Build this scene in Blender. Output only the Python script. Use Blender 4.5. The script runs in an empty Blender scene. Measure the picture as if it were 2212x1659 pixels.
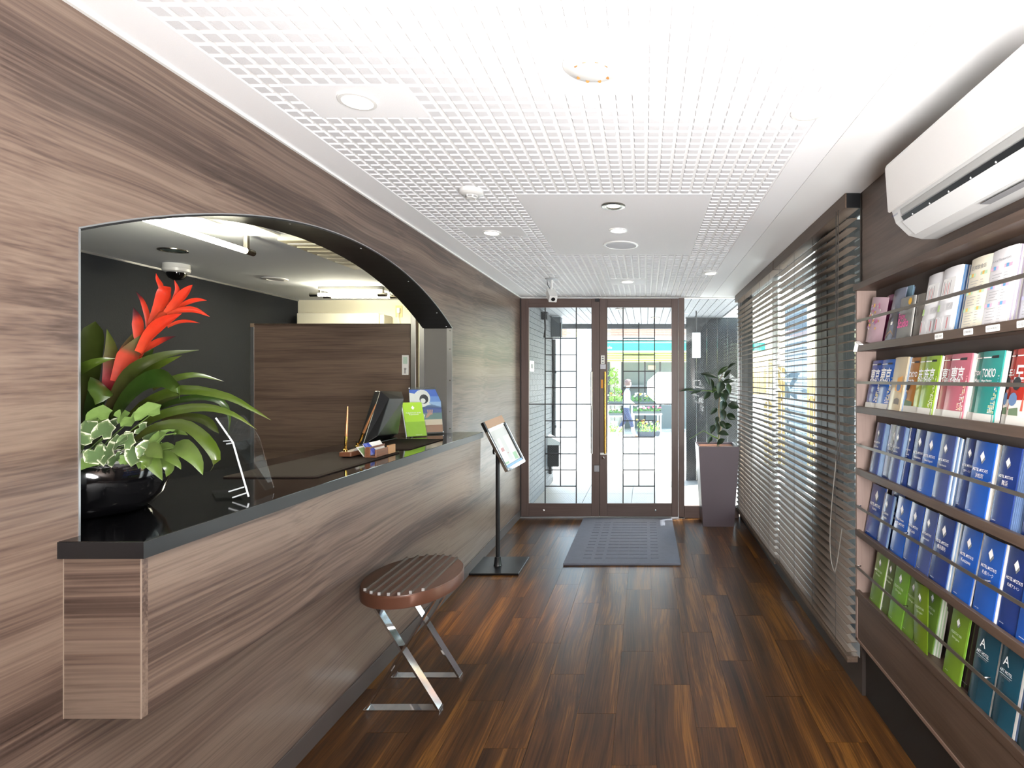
import bpy, bmesh, math, random
from mathutils import Vector, Matrix, Euler

# ---------------------------------------------------------------- camera, world, sun, exposure
scene = bpy.context.scene
COL = scene.collection
F = 1212.0                       # focal length in pixels of the 2212 x 1659 frame
VX, VY, CH = 1394.0, 820.0, 1.505  # vanishing point of the hall, camera height
cam_data = bpy.data.cameras.new('camera')
cam = bpy.data.objects.new('camera', cam_data)
COL.objects.link(cam)
cam.location = (0, 0, CH)
cam.rotation_euler = (math.pi / 2, 0, 0)
cam_data.sensor_width = 36.0
cam_data.lens = F / 2212.0 * 36.0
cam_data.shift_x = 0.5 - VX / 2212.0
cam_data.shift_y = (VY - 829.5) / 2212.0
cam_data.clip_start = 0.02
cam_data.clip_end = 300
scene.camera = cam

world = bpy.data.worlds.new('world')
scene.world = world
world.use_nodes = True
wn = world.node_tree.nodes
wl = world.node_tree.links
wn.clear()
w_out = wn.new('ShaderNodeOutputWorld')
w_bg = wn.new('ShaderNodeBackground')
w_sky = wn.new('ShaderNodeTexSky')
w_sky.sky_type = 'NISHITA'
w_sky.sun_disc = False
w_sky.sun_elevation = math.radians(55)
w_sky.sun_rotation = math.radians(40)
w_sky.air_density = 1.6
w_sky.dust_density = 3.0
w_bg.inputs['Strength'].default_value = 1.2
wl.new(w_sky.outputs[0], w_bg.inputs['Color'])
wl.new(w_bg.outputs[0], w_out.inputs['Surface'])

sun_d = bpy.data.lights.new('sun', 'SUN')
sun_d.energy = 15.0
sun_d.angle = math.radians(0.6)
sun_d.color = (1.0, 0.96, 0.9)
sun = bpy.data.objects.new('sun', sun_d)
COL.objects.link(sun)
sun.rotation_euler = Vector((-0.42, -0.22, -1.0)).to_track_quat('-Z', 'Y').to_euler()
sun.location = (6, 12, 12)

SOFTBOX_L = 50.0     # radiance of the photographer's softbox (it is mirrored in the door glass)
TUBE_L = 62.0         # office fluorescent tubes
DOWN_L = 8.0         # ceiling downlights

vs = scene.view_settings
vs.view_transform = 'Standard'
vs.look = 'None'
vs.exposure = 0.78
vs.gamma = 1.0
vs.use_curve_mapping = False

# ---------------------------------------------------------------- helpers
R = math.radians
rnd = random.Random(7)


def P(px, py, Y):
    return Vector(((px - VX) * Y / F, Y, CH - (py - VY) * Y / F))


def lin(c):
    out = []
    for v in c[:3]:
        v = v / 255.0
        out.append(v / 12.92 if v <= 0.04045 else ((v + 0.055) / 1.055) ** 2.4)
    return (out[0], out[1], out[2], 1.0)


MATS = {}


def nd(nt, kind, **kw):
    n = nt.nodes.new(kind)
    for k, v in kw.items():
        setattr(n, k, v)
    return n


def new_mat(name):
    m = bpy.data.materials.new(name)
    m.use_nodes = True
    nt = m.node_tree
    b = nt.nodes.get('Principled BSDF')
    return m, nt, b


def mat(name, col, rough=0.5, metal=0.0, spec=0.5, emit=0.0, emit_col=None, coat=0.0, coat_rough=0.1,
        var=0.0, var_scale=8.0, bump=0.0, bump_scale=60.0, sss=0.0, trans=0.0):
    if name in MATS:
        return MATS[name]
    m, nt, b = new_mat(name)
    b.inputs['Base Color'].default_value = lin(col)
    b.inputs['Roughness'].default_value = rough
    b.inputs['Metallic'].default_value = metal
    b.inputs['Specular IOR Level'].default_value = spec
    b.inputs['Coat Weight'].default_value = coat
    b.inputs['Coat Roughness'].default_value = coat_rough
    if emit:
        b.inputs['Emission Color'].default_value = lin(emit_col or col)
        b.inputs['Emission Strength'].default_value = emit
    if trans:
        b.inputs['Transmission Weight'].default_value = trans
    L = nt.links
    if var or bump:
        geo = nd(nt, 'ShaderNodeNewGeometry')
    if var:
        n = nd(nt, 'ShaderNodeTexNoise')
        n.inputs['Scale'].default_value = var_scale
        n.inputs['Detail'].default_value = 5
        L.new(geo.outputs['Position'], n.inputs['Vector'])
        mx = nd(nt, 'ShaderNodeMix', data_type='RGBA', blend_type='MULTIPLY')
        mx.inputs['Factor'].default_value = 1.0
        mx.inputs['A'].default_value = lin(col)
        mr = nd(nt, 'ShaderNodeMapRange')
        mr.inputs['To Min'].default_value = 1 - var
        mr.inputs['To Max'].default_value = 1 + var
        L.new(n.outputs['Fac'], mr.inputs['Value'])
        L.new(mr.outputs[0], mx.inputs['B'])
        L.new(mx.outputs['Result'], b.inputs['Base Color'])
    if bump:
        n2 = nd(nt, 'ShaderNodeTexNoise')
        n2.inputs['Scale'].default_value = bump_scale
        n2.inputs['Detail'].default_value = 3
        L.new(geo.outputs['Position'], n2.inputs['Vector'])
        bp = nd(nt, 'ShaderNodeBump')
        bp.inputs['Strength'].default_value = bump
        bp.inputs['Distance'].default_value = 0.01
        L.new(n2.outputs['Fac'], bp.inputs['Height'])
        L.new(bp.outputs[0], b.inputs['Normal'])
    MATS[name] = m
    return m


def wood(name, stops, axis='Y', band=5.0, along=0.35, fine=70.0, rough=0.4, spec=0.5, coat=0.0, coat_rough=0.2,
         warp=0.12, fine_amt=0.35, per_object=False, bump=0.05, contrast=1.0, gain=1.0):
    """streaky veneer; grain runs along the given world axis"""
    if name in MATS:
        return MATS[name]
    m, nt, b = new_mat(name)
    L = nt.links
    geo = nd(nt, 'ShaderNodeNewGeometry')
    src = geo.outputs['Position']
    if per_object:
        oi = nd(nt, 'ShaderNodeObjectInfo')
        ml = nd(nt, 'ShaderNodeVectorMath', operation='MULTIPLY')
        cmb = nd(nt, 'ShaderNodeCombineXYZ')
        for i in range(3):
            L.new(oi.outputs['Random'], cmb.inputs[i])
        L.new(cmb.outputs[0], ml.inputs[0])
        ml.inputs[1].default_value = (37.0, 53.0, 71.0)
        ad = nd(nt, 'ShaderNodeVectorMath', operation='ADD')
        L.new(src, ad.inputs[0])
        L.new(ml.outputs[0], ad.inputs[1])
        src = ad.outputs[0]
    # slow warp across the grain
    w = nd(nt, 'ShaderNodeTexNoise')
    w.inputs['Scale'].default_value = 0.6
    w.inputs['Detail'].default_value = 2
    L.new(src, w.inputs['Vector'])
    sub = nd(nt, 'ShaderNodeVectorMath', operation='SUBTRACT')
    L.new(w.outputs['Color'], sub.inputs[0])
    sub.inputs[1].default_value = (0.5, 0.5, 0.5)
    scl = nd(nt, 'ShaderNodeVectorMath', operation='SCALE')
    L.new(sub.outputs[0], scl.inputs[0])
    scl.inputs['Scale'].default_value = warp * 2
    add = nd(nt, 'ShaderNodeVectorMath', operation='ADD')
    L.new(src, add.inputs[0])
    L.new(scl.outputs[0], add.inputs[1])

    def sc(a, c):
        v = [c, c, c]
        v['XYZ'.index(axis)] = a
        return v
    m1 = nd(nt, 'ShaderNodeVectorMath', operation='MULTIPLY')
    L.new(add.outputs[0], m1.inputs[0])
    m1.inputs[1].default_value = sc(along, band)
    n1 = nd(nt, 'ShaderNodeTexNoise')
    n1.inputs['Scale'].default_value = 1.0
    n1.inputs['Detail'].default_value = 5
    n1.inputs['Roughness'].default_value = 0.62
    L.new(m1.outputs[0], n1.inputs['Vector'])
    m2 = nd(nt, 'ShaderNodeVectorMath', operation='MULTIPLY')
    L.new(add.outputs[0], m2.inputs[0])
    m2.inputs[1].default_value = sc(along * 5, fine)
    n2 = nd(nt, 'ShaderNodeTexNoise')
    n2.inputs['Scale'].default_value = 1.0
    n2.inputs['Detail'].default_value = 3
    L.new(m2.outputs[0], n2.inputs['Vector'])
    mix = nd(nt, 'ShaderNodeMix', data_type='FLOAT')
    mix.inputs['Factor'].default_value = fine_amt
    L.new(n1.outputs['Fac'], mix.inputs['A'])
    L.new(n2.outputs['Fac'], mix.inputs['B'])
    cr = nd(nt, 'ShaderNodeValToRGB')
    el = cr.color_ramp.elements
    while len(el) < len(stops):
        el.new(0.5)
    for e, (p, c) in zip(el, stops):
        e.position = 0.5 + (p - 0.5) * contrast
        lc = lin(c)
        e.color = (lc[0] * gain, lc[1] * gain, lc[2] * gain, 1)
    L.new(mix.outputs[0], cr.inputs['Fac'])
    L.new(cr.outputs['Color'], b.inputs['Base Color'])
    b.inputs['Roughness'].default_value = rough
    b.inputs['Specular IOR Level'].default_value = spec
    b.inputs['Coat Weight'].default_value = coat
    b.inputs['Coat Roughness'].default_value = coat_rough
    if bump:
        bp = nd(nt, 'ShaderNodeBump')
        bp.inputs['Strength'].default_value = bump
        bp.inputs['Distance'].default_value = 0.004
        L.new(n2.outputs['Fac'], bp.inputs['Height'])
        L.new(bp.outputs[0], b.inputs['Normal'])
    MATS[name] = m
    return m


def glass(name, tint=(245, 250, 250), ior=1.5, wire=0.0, haze=0.0):
    """thin pane: straight-through transparency plus a mirror layer by Fresnel, optional wire mesh in the pane"""
    if name in MATS:
        return MATS[name]
    m, nt, b = new_mat(name)
    nt.nodes.remove(b)
    L = nt.links
    out = nt.nodes.get('Material Output')
    tr = nd(nt, 'ShaderNodeBsdfTransparent')
    tr.inputs['Color'].default_value = lin(tint)
    gl = nd(nt, 'ShaderNodeBsdfGlossy')
    gl.inputs['Roughness'].default_value = 0.004
    lw = nd(nt, 'ShaderNodeLayerWeight')          # Schlick reflectance, the same from both sides
    lw.inputs['Blend'].default_value = 0.5
    p5 = nd(nt, 'ShaderNodeMath', operation='POWER')
    L.new(lw.outputs['Facing'], p5.inputs[0])
    p5.inputs[1].default_value = 5.0
    r0 = ((ior - 1) / (ior + 1)) ** 2
    fr = nd(nt, 'ShaderNodeMath', operation='MULTIPLY_ADD')
    L.new(p5.outputs[0], fr.inputs[0])
    fr.inputs[1].default_value = 1 - r0
    fr.inputs[2].default_value = r0
    mx = nd(nt, 'ShaderNodeMixShader')
    L.new(fr.outputs[0], mx.inputs[0])
    L.new(tr.outputs[0], mx.inputs[1])
    L.new(gl.outputs[0], mx.inputs[2])
    last = mx
    if haze:
        df = nd(nt, 'ShaderNodeBsdfDiffuse')
        df.inputs['Color'].default_value = (0.8, 0.85, 0.87, 1)
        m3 = nd(nt, 'ShaderNodeMixShader')
        m3.inputs[0].default_value = haze
        L.new(last.outputs[0], m3.inputs[1])
        L.new(df.outputs[0], m3.inputs[2])
        last = m3
    if wire:
        geo = nd(nt, 'ShaderNodeNewGeometry')
        sx = nd(nt, 'ShaderNodeSeparateXYZ')
        L.new(geo.outputs['Position'], sx.inputs[0])
        res = []
        for op in ('ADD', 'SUBTRACT'):
            a = nd(nt, 'ShaderNodeMath', operation=op)
            L.new(sx.outputs['X'], a.inputs[0])
            L.new(sx.outputs['Z'], a.inputs[1])
            s = nd(nt, 'ShaderNodeMath', operation='MULTIPLY')
            L.new(a.outputs[0], s.inputs[0])
            s.inputs[1].default_value = 1.0 / wire
            f = nd(nt, 'ShaderNodeMath', operation='FRACT')
            L.new(s.outputs[0], f.inputs[0])
            t = nd(nt, 'ShaderNodeMath', operation='LESS_THAN')
            L.new(f.outputs[0], t.inputs[0])
            t.inputs[1].default_value = 0.035
            res.append(t)
        mxm = nd(nt, 'ShaderNodeMath', operation='MAXIMUM')
        L.new(res[0].outputs[0], mxm.inputs[0])
        L.new(res[1].outputs[0], mxm.inputs[1])
        wb = nd(nt, 'ShaderNodeBsdfPrincipled')
        wb.inputs['Base Color'].default_value = lin((120, 124, 126))
        wb.inputs['Metallic'].default_value = 0.6
        wb.inputs['Roughness'].default_value = 0.4
        m4 = nd(nt, 'ShaderNodeMixShader')
        L.new(mxm.outputs[0], m4.inputs[0])
        L.new(last.outputs[0], m4.inputs[1])
        L.new(wb.outputs[0], m4.inputs[2])
        last = m4
    L.new(last.outputs[0], out.inputs['Surface'])
    MATS[name] = m
    return m


class MB:
    def __init__(self):
        self.v, self.f, self.mi = [], [], []

    def add(self, vs_, fs_, mi=0):
        o = len(self.v)
        self.v += [tuple(p) for p in vs_]
        self.f += [tuple(i + o for i in f) for f in fs_]
        self.mi += [mi] * len(fs_)
        return self

    def box(self, x0, x1, y0, y1, z0, z1, mi=0, M=None):
        vs_ = [Vector((x, y, z)) for z in (z0, z1) for y in (y0, y1) for x in (x0, x1)]
        if M is not None:
            vs_ = [M @ p for p in vs_]
        return self.add(vs_, [(0, 2, 3, 1), (4, 5, 7, 6), (0, 1, 5, 4), (2, 6, 7, 3), (0, 4, 6, 2), (1, 3, 7, 5)], mi)

    def poly(self, pts, mi=0):
        return self.add(pts, [tuple(range(len(pts)))], mi)

    def prism(self, pts2, axis, a0, a1, mi=0):
        """extrude a 2-D outline along an axis; pts2 are the two other coordinates in XYZ order"""
        n = len(pts2)

        def mk(p, a):
            if axis == 'X':
                return (a, p[0], p[1])
            if axis == 'Y':
                return (p[0], a, p[1])
            return (p[0], p[1], a)
        vs_ = [mk(p, a0) for p in pts2] + [mk(p, a1) for p in pts2]
        fs_ = [tuple(range(n))[::-1], tuple(range(n, 2 * n))]
        fs_ += [(i, (i + 1) % n, n + (i + 1) % n, n + i) for i in range(n)]
        return self.add(vs_, fs_, mi)

    def lathe(self, prof, c=(0, 0, 0), n=24, mi=0, sx=1.0, sy=1.0, M=None):
        vs_, fs_ = [], []
        k = len(prof)
        for i in range(n):
            a = 2 * math.pi * i / n
            for r, z in prof:
                p = Vector((c[0] + r * math.cos(a) * sx, c[1] + r * math.sin(a) * sy, c[2] + z))
                vs_.append(M @ p if M is not None else p)
        for i in range(n):
            j = (i + 1) % n
            for q in range(k - 1):
                fs_.append((i * k + q, j * k + q, j * k + q + 1, i * k + q + 1))
        return self.add(vs_, fs_, mi)

    def tube(self, pts, rad, n=8, mi=0, caps=True):
        pts = [Vector(p) for p in pts]
        rads = rad if isinstance(rad, (list, tuple)) else [rad] * len(pts)
        vs_, fs_ = [], []
        ref = None
        for i, p in enumerate(pts):
            d = (pts[min(i + 1, len(pts) - 1)] - pts[max(i - 1, 0)])
            if d.length < 1e-9:
                d = Vector((0, 0, 1))
            d.normalize()
            if ref is None:
                ref = Vector((0, 0, 1)) if abs(d.z) < 0.9 else Vector((1, 0, 0))
            s = d.cross(ref)
            if s.length < 1e-6:
                s = d.cross(Vector((0, 1, 0)))
            s.normalize()
            u = s.cross(d).normalized()
            ref = u
            for j in range(n):
                a = 2 * math.pi * j / n
                vs_.append(p + (s * math.cos(a) + u * math.sin(a)) * rads[i])
        for i in range(len(pts) - 1):
            for j in range(n):
                k = (j + 1) % n
                fs_.append((i * n + j, i * n + k, (i + 1) * n + k, (i + 1) * n + j))
        if caps:
            fs_.append(tuple(range(n))[::-1])
            fs_.append(tuple(range((len(pts) - 1) * n, len(pts) * n)))
        return self.add(vs_, fs_, mi)

    def ribbon(self, pts, widths, side, fold=0.0, mi=0, nrm=None):
        """leaf blade through pts; side = sideways direction, fold lifts the edges"""
        vs_, fs_ = [], []
        n = len(pts)
        for i, p in enumerate(pts):
            p = Vector(p)
            d = Vector(pts[min(i + 1, n - 1)]) - Vector(pts[max(i - 1, 0)])
            d.normalize()
            s = Vector(side) - d * Vector(side).dot(d)
            if s.length < 1e-6:
                s = Vector((1, 0, 0))
            s.normalize()
            u = s.cross(d).normalized()
            w = widths[i] / 2
            for t in (-1, -0.5, 0, 0.5, 1):
                vs_.append(p + s * w * t + u * fold * w * (t * t))
        for i in range(n - 1):
            for j in range(4):
                fs_.append((i * 5 + j, i * 5 + j + 1, (i + 1) * 5 + j + 1, (i + 1) * 5 + j))
        return self.add(vs_, fs_, mi)

    def mesh(self, name, mats, smooth=False, bevel=0.0, segs=2):
        me = bpy.data.meshes.new(name)
        me.from_pydata(self.v, [], self.f)
        for m in (mats if isinstance(mats, (list, tuple)) else [mats]):
            me.materials.append(m)
        for p, i in zip(me.polygons, self.mi):
            p.material_index = i
        bm = bmesh.new()
        bm.from_mesh(me)
        bmesh.ops.recalc_face_normals(bm, faces=bm.faces[:])
        if bevel:
            bmesh.ops.bevel(bm, geom=bm.edges[:], offset=bevel, segments=segs, profile=0.5, affect='EDGES', clamp_overlap=True)
        if smooth:
            for f in bm.faces:
                f.smooth = True
            for e in bm.edges:
                if len(e.link_faces) == 2 and e.calc_face_angle(0) > R(38):
                    e.smooth = False
        bm.to_mesh(me)
        bm.free()
        return me

    def build(self, name, mats, parent=None, smooth=False, bevel=0.0, segs=2, loc=None):
        return link(name, self.mesh(name, mats, smooth, bevel, segs), parent, loc)


def link(name, me, parent=None, loc=None, rot=None):
    o = bpy.data.objects.new(name, me)
    COL.objects.link(o)
    if parent:
        o.parent = parent
    if loc is not None:
        o.location = loc
    if rot is not None:
        o.rotation_euler = rot
    return o


def tag(o, label=None, cat=None, group=None, kind=None):
    if label:
        o['label'] = label
    if cat:
        o['category'] = cat
    if group:
        o['group'] = group
    if kind:
        o['kind'] = kind
    return o


def thing(name, label, cat, loc=(0, 0, 0), rot=(0, 0, 0), group=None, kind=None):
    o = bpy.data.objects.new(name, None)
    COL.objects.link(o)
    o.location = loc
    o.rotation_euler = rot
    o.empty_display_size = 0.05
    return tag(o, label, cat, group, kind)


def copy_tree(o, parent=None):
    c = o.copy()
    COL.objects.link(c)
    c.parent = parent
    for ch in list(o.children):
        copy_tree(ch, c)
    return c


def box_part(name, m, parent, x0, x1, y0, y1, z0, z1, bevel=0.0):
    return MB().box(x0, x1, y0, y1, z0, z1).build(name, m, parent, bevel=bevel)


TXT = {}


def text_data(s, m, bold=0.0, mono=False):
    key = (s, m.name, bold)
    if key in TXT:
        return TXT[key]
    c = bpy.data.curves.new('txt', 'FONT')
    c.body = s
    c.align_x = 'CENTER'
    c.align_y = 'CENTER'
    c.resolution_u = 2
    c.offset = bold
    o = bpy.data.objects.new('txt', c)
    COL.objects.link(o)
    bpy.context.view_layer.update()
    dg = bpy.context.evaluated_depsgraph_get()
    me = bpy.data.meshes.new_from_object(o.evaluated_get(dg))
    bpy.data.objects.remove(o)
    bpy.data.curves.remove(c)
    xs = [v.co.x for v in me.vertices] or [0, 1]
    cx, w = (min(xs) + max(xs)) / 2, max(max(xs) - min(xs), 1e-6)
    ys = [v.co.y for v in me.vertices] or [0, 1]
    cy, h = (min(ys) + max(ys)) / 2, max(max(ys) - min(ys), 1e-6)
    # lay out in the local XZ plane, facing -Y
    for v in me.vertices:
        v.co = Vector((v.co.x - cx, 0.0, v.co.y - cy))
    me.materials.clear()
    me.materials.append(m)
    TXT[key] = (me, w, h)
    return TXT[key]


def text(name, s, m, parent, x, y, z, width=None, height=None, bold=0.0, rot=(0, 0, 0), stretch=None):
    """flat lettering in the parent's local XZ plane, facing -Y; width or height in metres"""
    me, w, h = text_data(s, m, bold)
    k = width / w if width else height / h
    kz = k * (stretch or 1.0)
    o = link(name, me, parent, (x, y, z), rot)
    o.scale = (k, 1, kz)
    return o


# ---------------------------------------------------------------- materials
PANEL_STOPS = [(0.26, (68, 54, 47)), (0.40, (107, 87, 77)), (0.50, (141, 118, 104)), (0.61, (163, 141, 124)), (0.74, (123, 99, 87))]
M_PANEL = wood('walnut_panel_y', PANEL_STOPS, 'Y', band=6.0, along=0.18, fine=120, rough=0.36, warp=0.08, fine_amt=0.32, contrast=0.78, gain=0.60)
M_PANEL_X = wood('walnut_panel_x', PANEL_STOPS, 'X', band=6.0, along=0.18, fine=120, rough=0.36, warp=0.06, fine_amt=0.32, contrast=0.78, gain=0.60)
DARK_STOPS = [(0.30, (62, 49, 42)), (0.45, (84, 69, 60)), (0.58, (99, 83, 72)), (0.72, (78, 63, 55))]
M_PARTITION = wood('partition_walnut', DARK_STOPS, 'X', band=11, along=0.5, fine=90, rough=0.45, warp=0.03, gain=1.5, contrast=0.8)
M_SHELF = wood('shelf_walnut', [(0.30, (76, 58, 48)), (0.48, (100, 80, 67)), (0.62, (114, 93, 79)), (0.75, (90, 70, 58))], 'Y', band=14, along=0.6, fine=120, rough=0.42, warp=0.05, gain=0.6)
M_SHELF_SIDE = wood('shelf_side_light', [(0.3, (150, 126, 116)), (0.5, (172, 148, 138)), (0.7, (158, 134, 124))], 'Z', band=30, along=1.0, fine=160, rough=0.5, warp=0.02, gain=0.66)
M_RWALL = wood('walnut_right_wall', [(0.28, (84, 70, 62)), (0.45, (110, 94, 84)), (0.6, (126, 109, 98)), (0.74, (100, 84, 74))], 'Y', band=11, along=0.5, fine=110, rough=0.42, warp=0.1, gain=0.72)
M_FLOOR = wood('plank_floor', [(0.30, (42, 26, 16)), (0.43, (68, 43, 24)), (0.54, (94, 60, 30)), (0.64, (134, 90, 40)), (0.76, (74, 46, 25))],
               'Y', band=11, along=0.42, fine=140, rough=0.34, spec=0.28, warp=0.055, fine_amt=0.34, per_object=True, bump=0.06, contrast=0.85, gain=0.82)
M_GROOVE = mat('floor_joint', (96, 70, 48), 0.7)
M_CEIL = mat('ceiling_white', (228, 228, 231), 0.75, bump=0.12, bump_scale=220)
M_CEIL_SM = mat('ceiling_smooth', (249, 249, 249), 0.55)
M_CEIL_SPECK = mat('ceiling_speckled', (251, 251, 253), 0.8, bump=0.08, bump_scale=350, var=0.03, var_scale=260)
M_BLACK = mat('black_laminate', (20, 20, 21), 0.4)
M_GRANITE = mat('black_granite', (9, 9, 10), 0.07, spec=0.6, var=0.5, var_scale=400)
M_ALU = mat('aluminium', (190, 190, 192), 0.33, metal=0.9)
M_CHROME = mat('chrome', (225, 225, 225), 0.07, metal=1.0)
M_BRASS = mat('brass', (214, 170, 84), 0.2, metal=1.0)
M_GREY_PANEL = mat('grey_panel', (92, 90, 88), 0.5)
M_NAVY_WALL = mat('dark_office_wall', (28, 32, 40), 0.75, bump=0.15, bump_scale=120)
M_CREAM = mat('cream_wall', (232, 226, 204), 0.8)
M_OFF_CEIL = mat('office_ceiling', (220, 224, 230), 0.85)
M_DOOR_WOOD = wood('door_walnut', [(0.3, (80, 62, 57)), (0.5, (98, 79, 73)), (0.7, (87, 69, 63))], 'Z', band=26, along=0.6, fine=150, rough=0.42, warp=0.03)
M_DOOR_RAIL = wood('door_walnut_rail', [(0.3, (80, 62, 57)), (0.5, (98, 79, 73)), (0.7, (87, 69, 63))], 'X', band=26, along=0.6, fine=150, rough=0.42, warp=0.03)
M_IRON = mat('dark_iron', (58, 58, 60), 0.5, metal=0.5)
M_GLASS_WIRE = glass('wired_glass', wire=0.026, haze=0.014)
M_GLASS = glass('window_glass', tint=(238, 244, 244))
M_ACRYLIC = glass('clear_acrylic', tint=(248, 250, 250), ior=1.49, haze=0.0)
M_ACRYLIC_EDGE = mat('acrylic_edge', (225, 230, 236), 0.15, spec=0.8)
M_SLAT = wood('slat_walnut', [(0.3, (78, 63, 53)), (0.5, (98, 82, 70)), (0.7, (86, 70, 59))], 'Y', band=40, along=0.8, fine=160, rough=0.55, spec=0.3, warp=0.02, bump=0.0)
M_CORD = mat('dark_cord', (48, 42, 38), 0.7)
M_CORD_GREY = mat('grey_cord', (120, 114, 108), 0.7)
M_WHITE = mat('white_plastic', (236, 236, 234), 0.3, spec=0.5)
M_WHITE_MATT = mat('white_matt', (238, 238, 236), 0.6)
M_PAPER = mat('paper_white', (238, 236, 230), 0.6)
M_DARK = mat('dark_plastic', (24, 25, 28), 0.35)
M_BLACK_METAL = mat('black_powder_metal', (16, 16, 18), 0.3, spec=0.6)
M_LAMP = mat('downlight_glow', (255, 250, 240), 0.5, emit=DOWN_L, emit_col=(255, 246, 228))
M_TUBE = mat('fluorescent_glow', (255, 250, 225), 0.5, emit=TUBE_L, emit_col=(255, 249, 222))
M_TXT_W = mat('print_white', (240, 240, 240), 0.55)
M_TXT_K = mat('print_black', (40, 40, 42), 0.6)
M_TXT_G = mat('print_grey', (130, 130, 132), 0.6)

# ================================================================ room shell
XL, XR, YD, ZC = -1.364, 1.033, 6.12, 2.40
YB = -2.6                 # wall behind the photographer
XW, OZ, OY = -3.82, 2.38, 6.17   # office far wall, office ceiling, office end wall

# ---- floor: one slab with single planks laid on it
floor = MB().box(XL - 0.2, XR + 0.3, YB, YD + 0.04, -0.06, -0.004).build('floor', M_GROOVE)
tag(floor, 'dark brown wood plank floor of the reception hall', 'floor', kind='structure')
PW, PL = 0.176, 0.915
plank_me = {}


def plank_mesh(w, l):
    key = (round(w, 4), round(l, 3))
    if key not in plank_me:
        plank_me[key] = MB().box(-w / 2 + 0.0006, w / 2 - 0.0006, 0.0006, l - 0.0006, -0.004, 0.0).mesh('plank', M_FLOOR)
    return plank_me[key]


col = 0
x = XL
while x < XR + 0.2:
    w = min(PW, XR + 0.25 - x)
    y = 0.9 - ((col * 0.37) % 1.0) * PL
    while y < YD + 0.02:
        l = min(PL, YD + 0.03 - y)
        if l > 0.02:
            link('plank', plank_mesh(w, l), floor, (x + w / 2, y, 0))
        y += PL
    # rows behind the camera
    link('plank', plank_mesh(w, 0.9 - ((col * 0.37) % 1.0) * PL - YB), floor, (x + w / 2, YB, 0))
    x += PW
    col += 1

# ---- left wall with the arched service hatch
AY0, AY1, AZS, AZT = 1.35, 3.964, 1.868, 2.156
AR = ((AY1 - AY0) ** 2 / 4 + (AZT - AZS) ** 2) / (2 * (AZT - AZS))
AYC, AZC = (AY0 + AY1) / 2, AZT - AR


def arch_z(y):
    return AZC + math.sqrt(max(AR * AR - (y - AYC) ** 2, 0))


SILL = 1.088
WT = 0.2
wl_mb = MB()
wl_mb.box(XL - WT, XL, YB, AY0, 0, ZC)
wl_mb.box(XL - WT, XL, AY1, YD + 0.05, 0, ZC)
wl_mb.box(XL - WT, XL, AY0, AY1, 0, SILL)
N_A = 40
for i in range(N_A):
    ya, yb = AY0 + (AY1 - AY0) * i / N_A, AY0 + (AY1 - AY0) * (i + 1) / N_A
    wl_mb.prism([(ya, arch_z(ya)), (yb, arch_z(yb)), (yb, ZC), (ya, ZC)], 'X', XL - WT, XL)
bm_ = wl_mb
wall_left = bm_.build('wall_left', M_PANEL)
tag(wall_left, 'long walnut-veneer wall with the arched reception opening', 'wall', kind='structure')
# black lining of the arch
sm = MB()
for i in range(N_A):
    ya, yb = AY0 + (AY1 - AY0) * i / N_A, AY0 + (AY1 - AY0) * (i + 1) / N_A
    za, zb = arch_z(ya), arch_z(yb)
    sm.prism([(ya, za - 0.006), (yb, zb - 0.006), (yb, zb - 0.0005), (ya, za - 0.0005)], 'X', XL - WT - 0.005, XL + 0.001)
sm.build('arch_lining', M_BLACK, wall_left)
for yy in (2.2, 2.75, 3.3, 3.75, 3.93):
    MB().lathe([(0, 0), (0.004, 0), (0.004, -0.002), (0, -0.002)], (XL - 0.03, yy, arch_z(yy) - 0.006), 8).build('screw_head', M_ALU, wall_left)
# thin metal edge of the arch and of the left jamb
em = MB()
for i in range(N_A):
    ya, yb = AY0 + (AY1 - AY0) * i / N_A, AY0 + (AY1 - AY0) * (i + 1) / N_A
    za, zb = arch_z(ya), arch_z(yb)
    em.prism([(ya, za), (yb, zb), (yb, zb + 0.004), (ya, za + 0.004)], 'X', XL, XL + 0.0015)
em.build('arch_edge', M_ALU, wall_left)
MB().box(XL - WT, XL + 0.0015, AY0 - 0.0005, AY0 + 0.004, SILL, AZS).build('jamb_edge', M_ALU, wall_left)
# grey right jamb with its two aluminium angles
jm = MB().box(XL - WT - 0.004, XL - 0.002, AY1 - 0.006, AY1 - 0.0005, SILL + 0.04, AZS + 0.004).build('jamb_panel', M_GREY_PANEL, wall_left)
box_part('corner_angle', M_ALU, wall_left, XL - 0.036, XL + 0.002, AY1 - 0.010, AY1 - 0.006, SILL + 0.04, AZS + 0.002)
box_part('corner_angle', M_ALU, wall_left, XL - WT - 0.028, XL - WT + 0.006, AY1 - 0.012, AY1 - 0.006, SILL + 0.04, AZS + 0.03)
for zz in (1.16, 1.28, 1.5, 1.72, 1.85):
    MB().lathe([(0, -0.002), (0.004, -0.002), (0.004, 0), (0, 0)], n=8, M=Matrix.Translation((XL - 0.012, AY1 - 0.010, zz)) @ Matrix.Rotation(R(-90), 4, 'X')).build('screw_head', M_CHROME, wall_left)

bb = MB().box(XL, XL + 0.008, YB, YD - 0.03, 0.0005, 0.088).build('baseboard_left', mat('baseboard_vinyl', (82, 73, 69), 0.5), bevel=0.002)
tag(bb, 'dark vinyl skirting strip along the walnut wall under the counter', 'baseboard', kind='structure')

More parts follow.
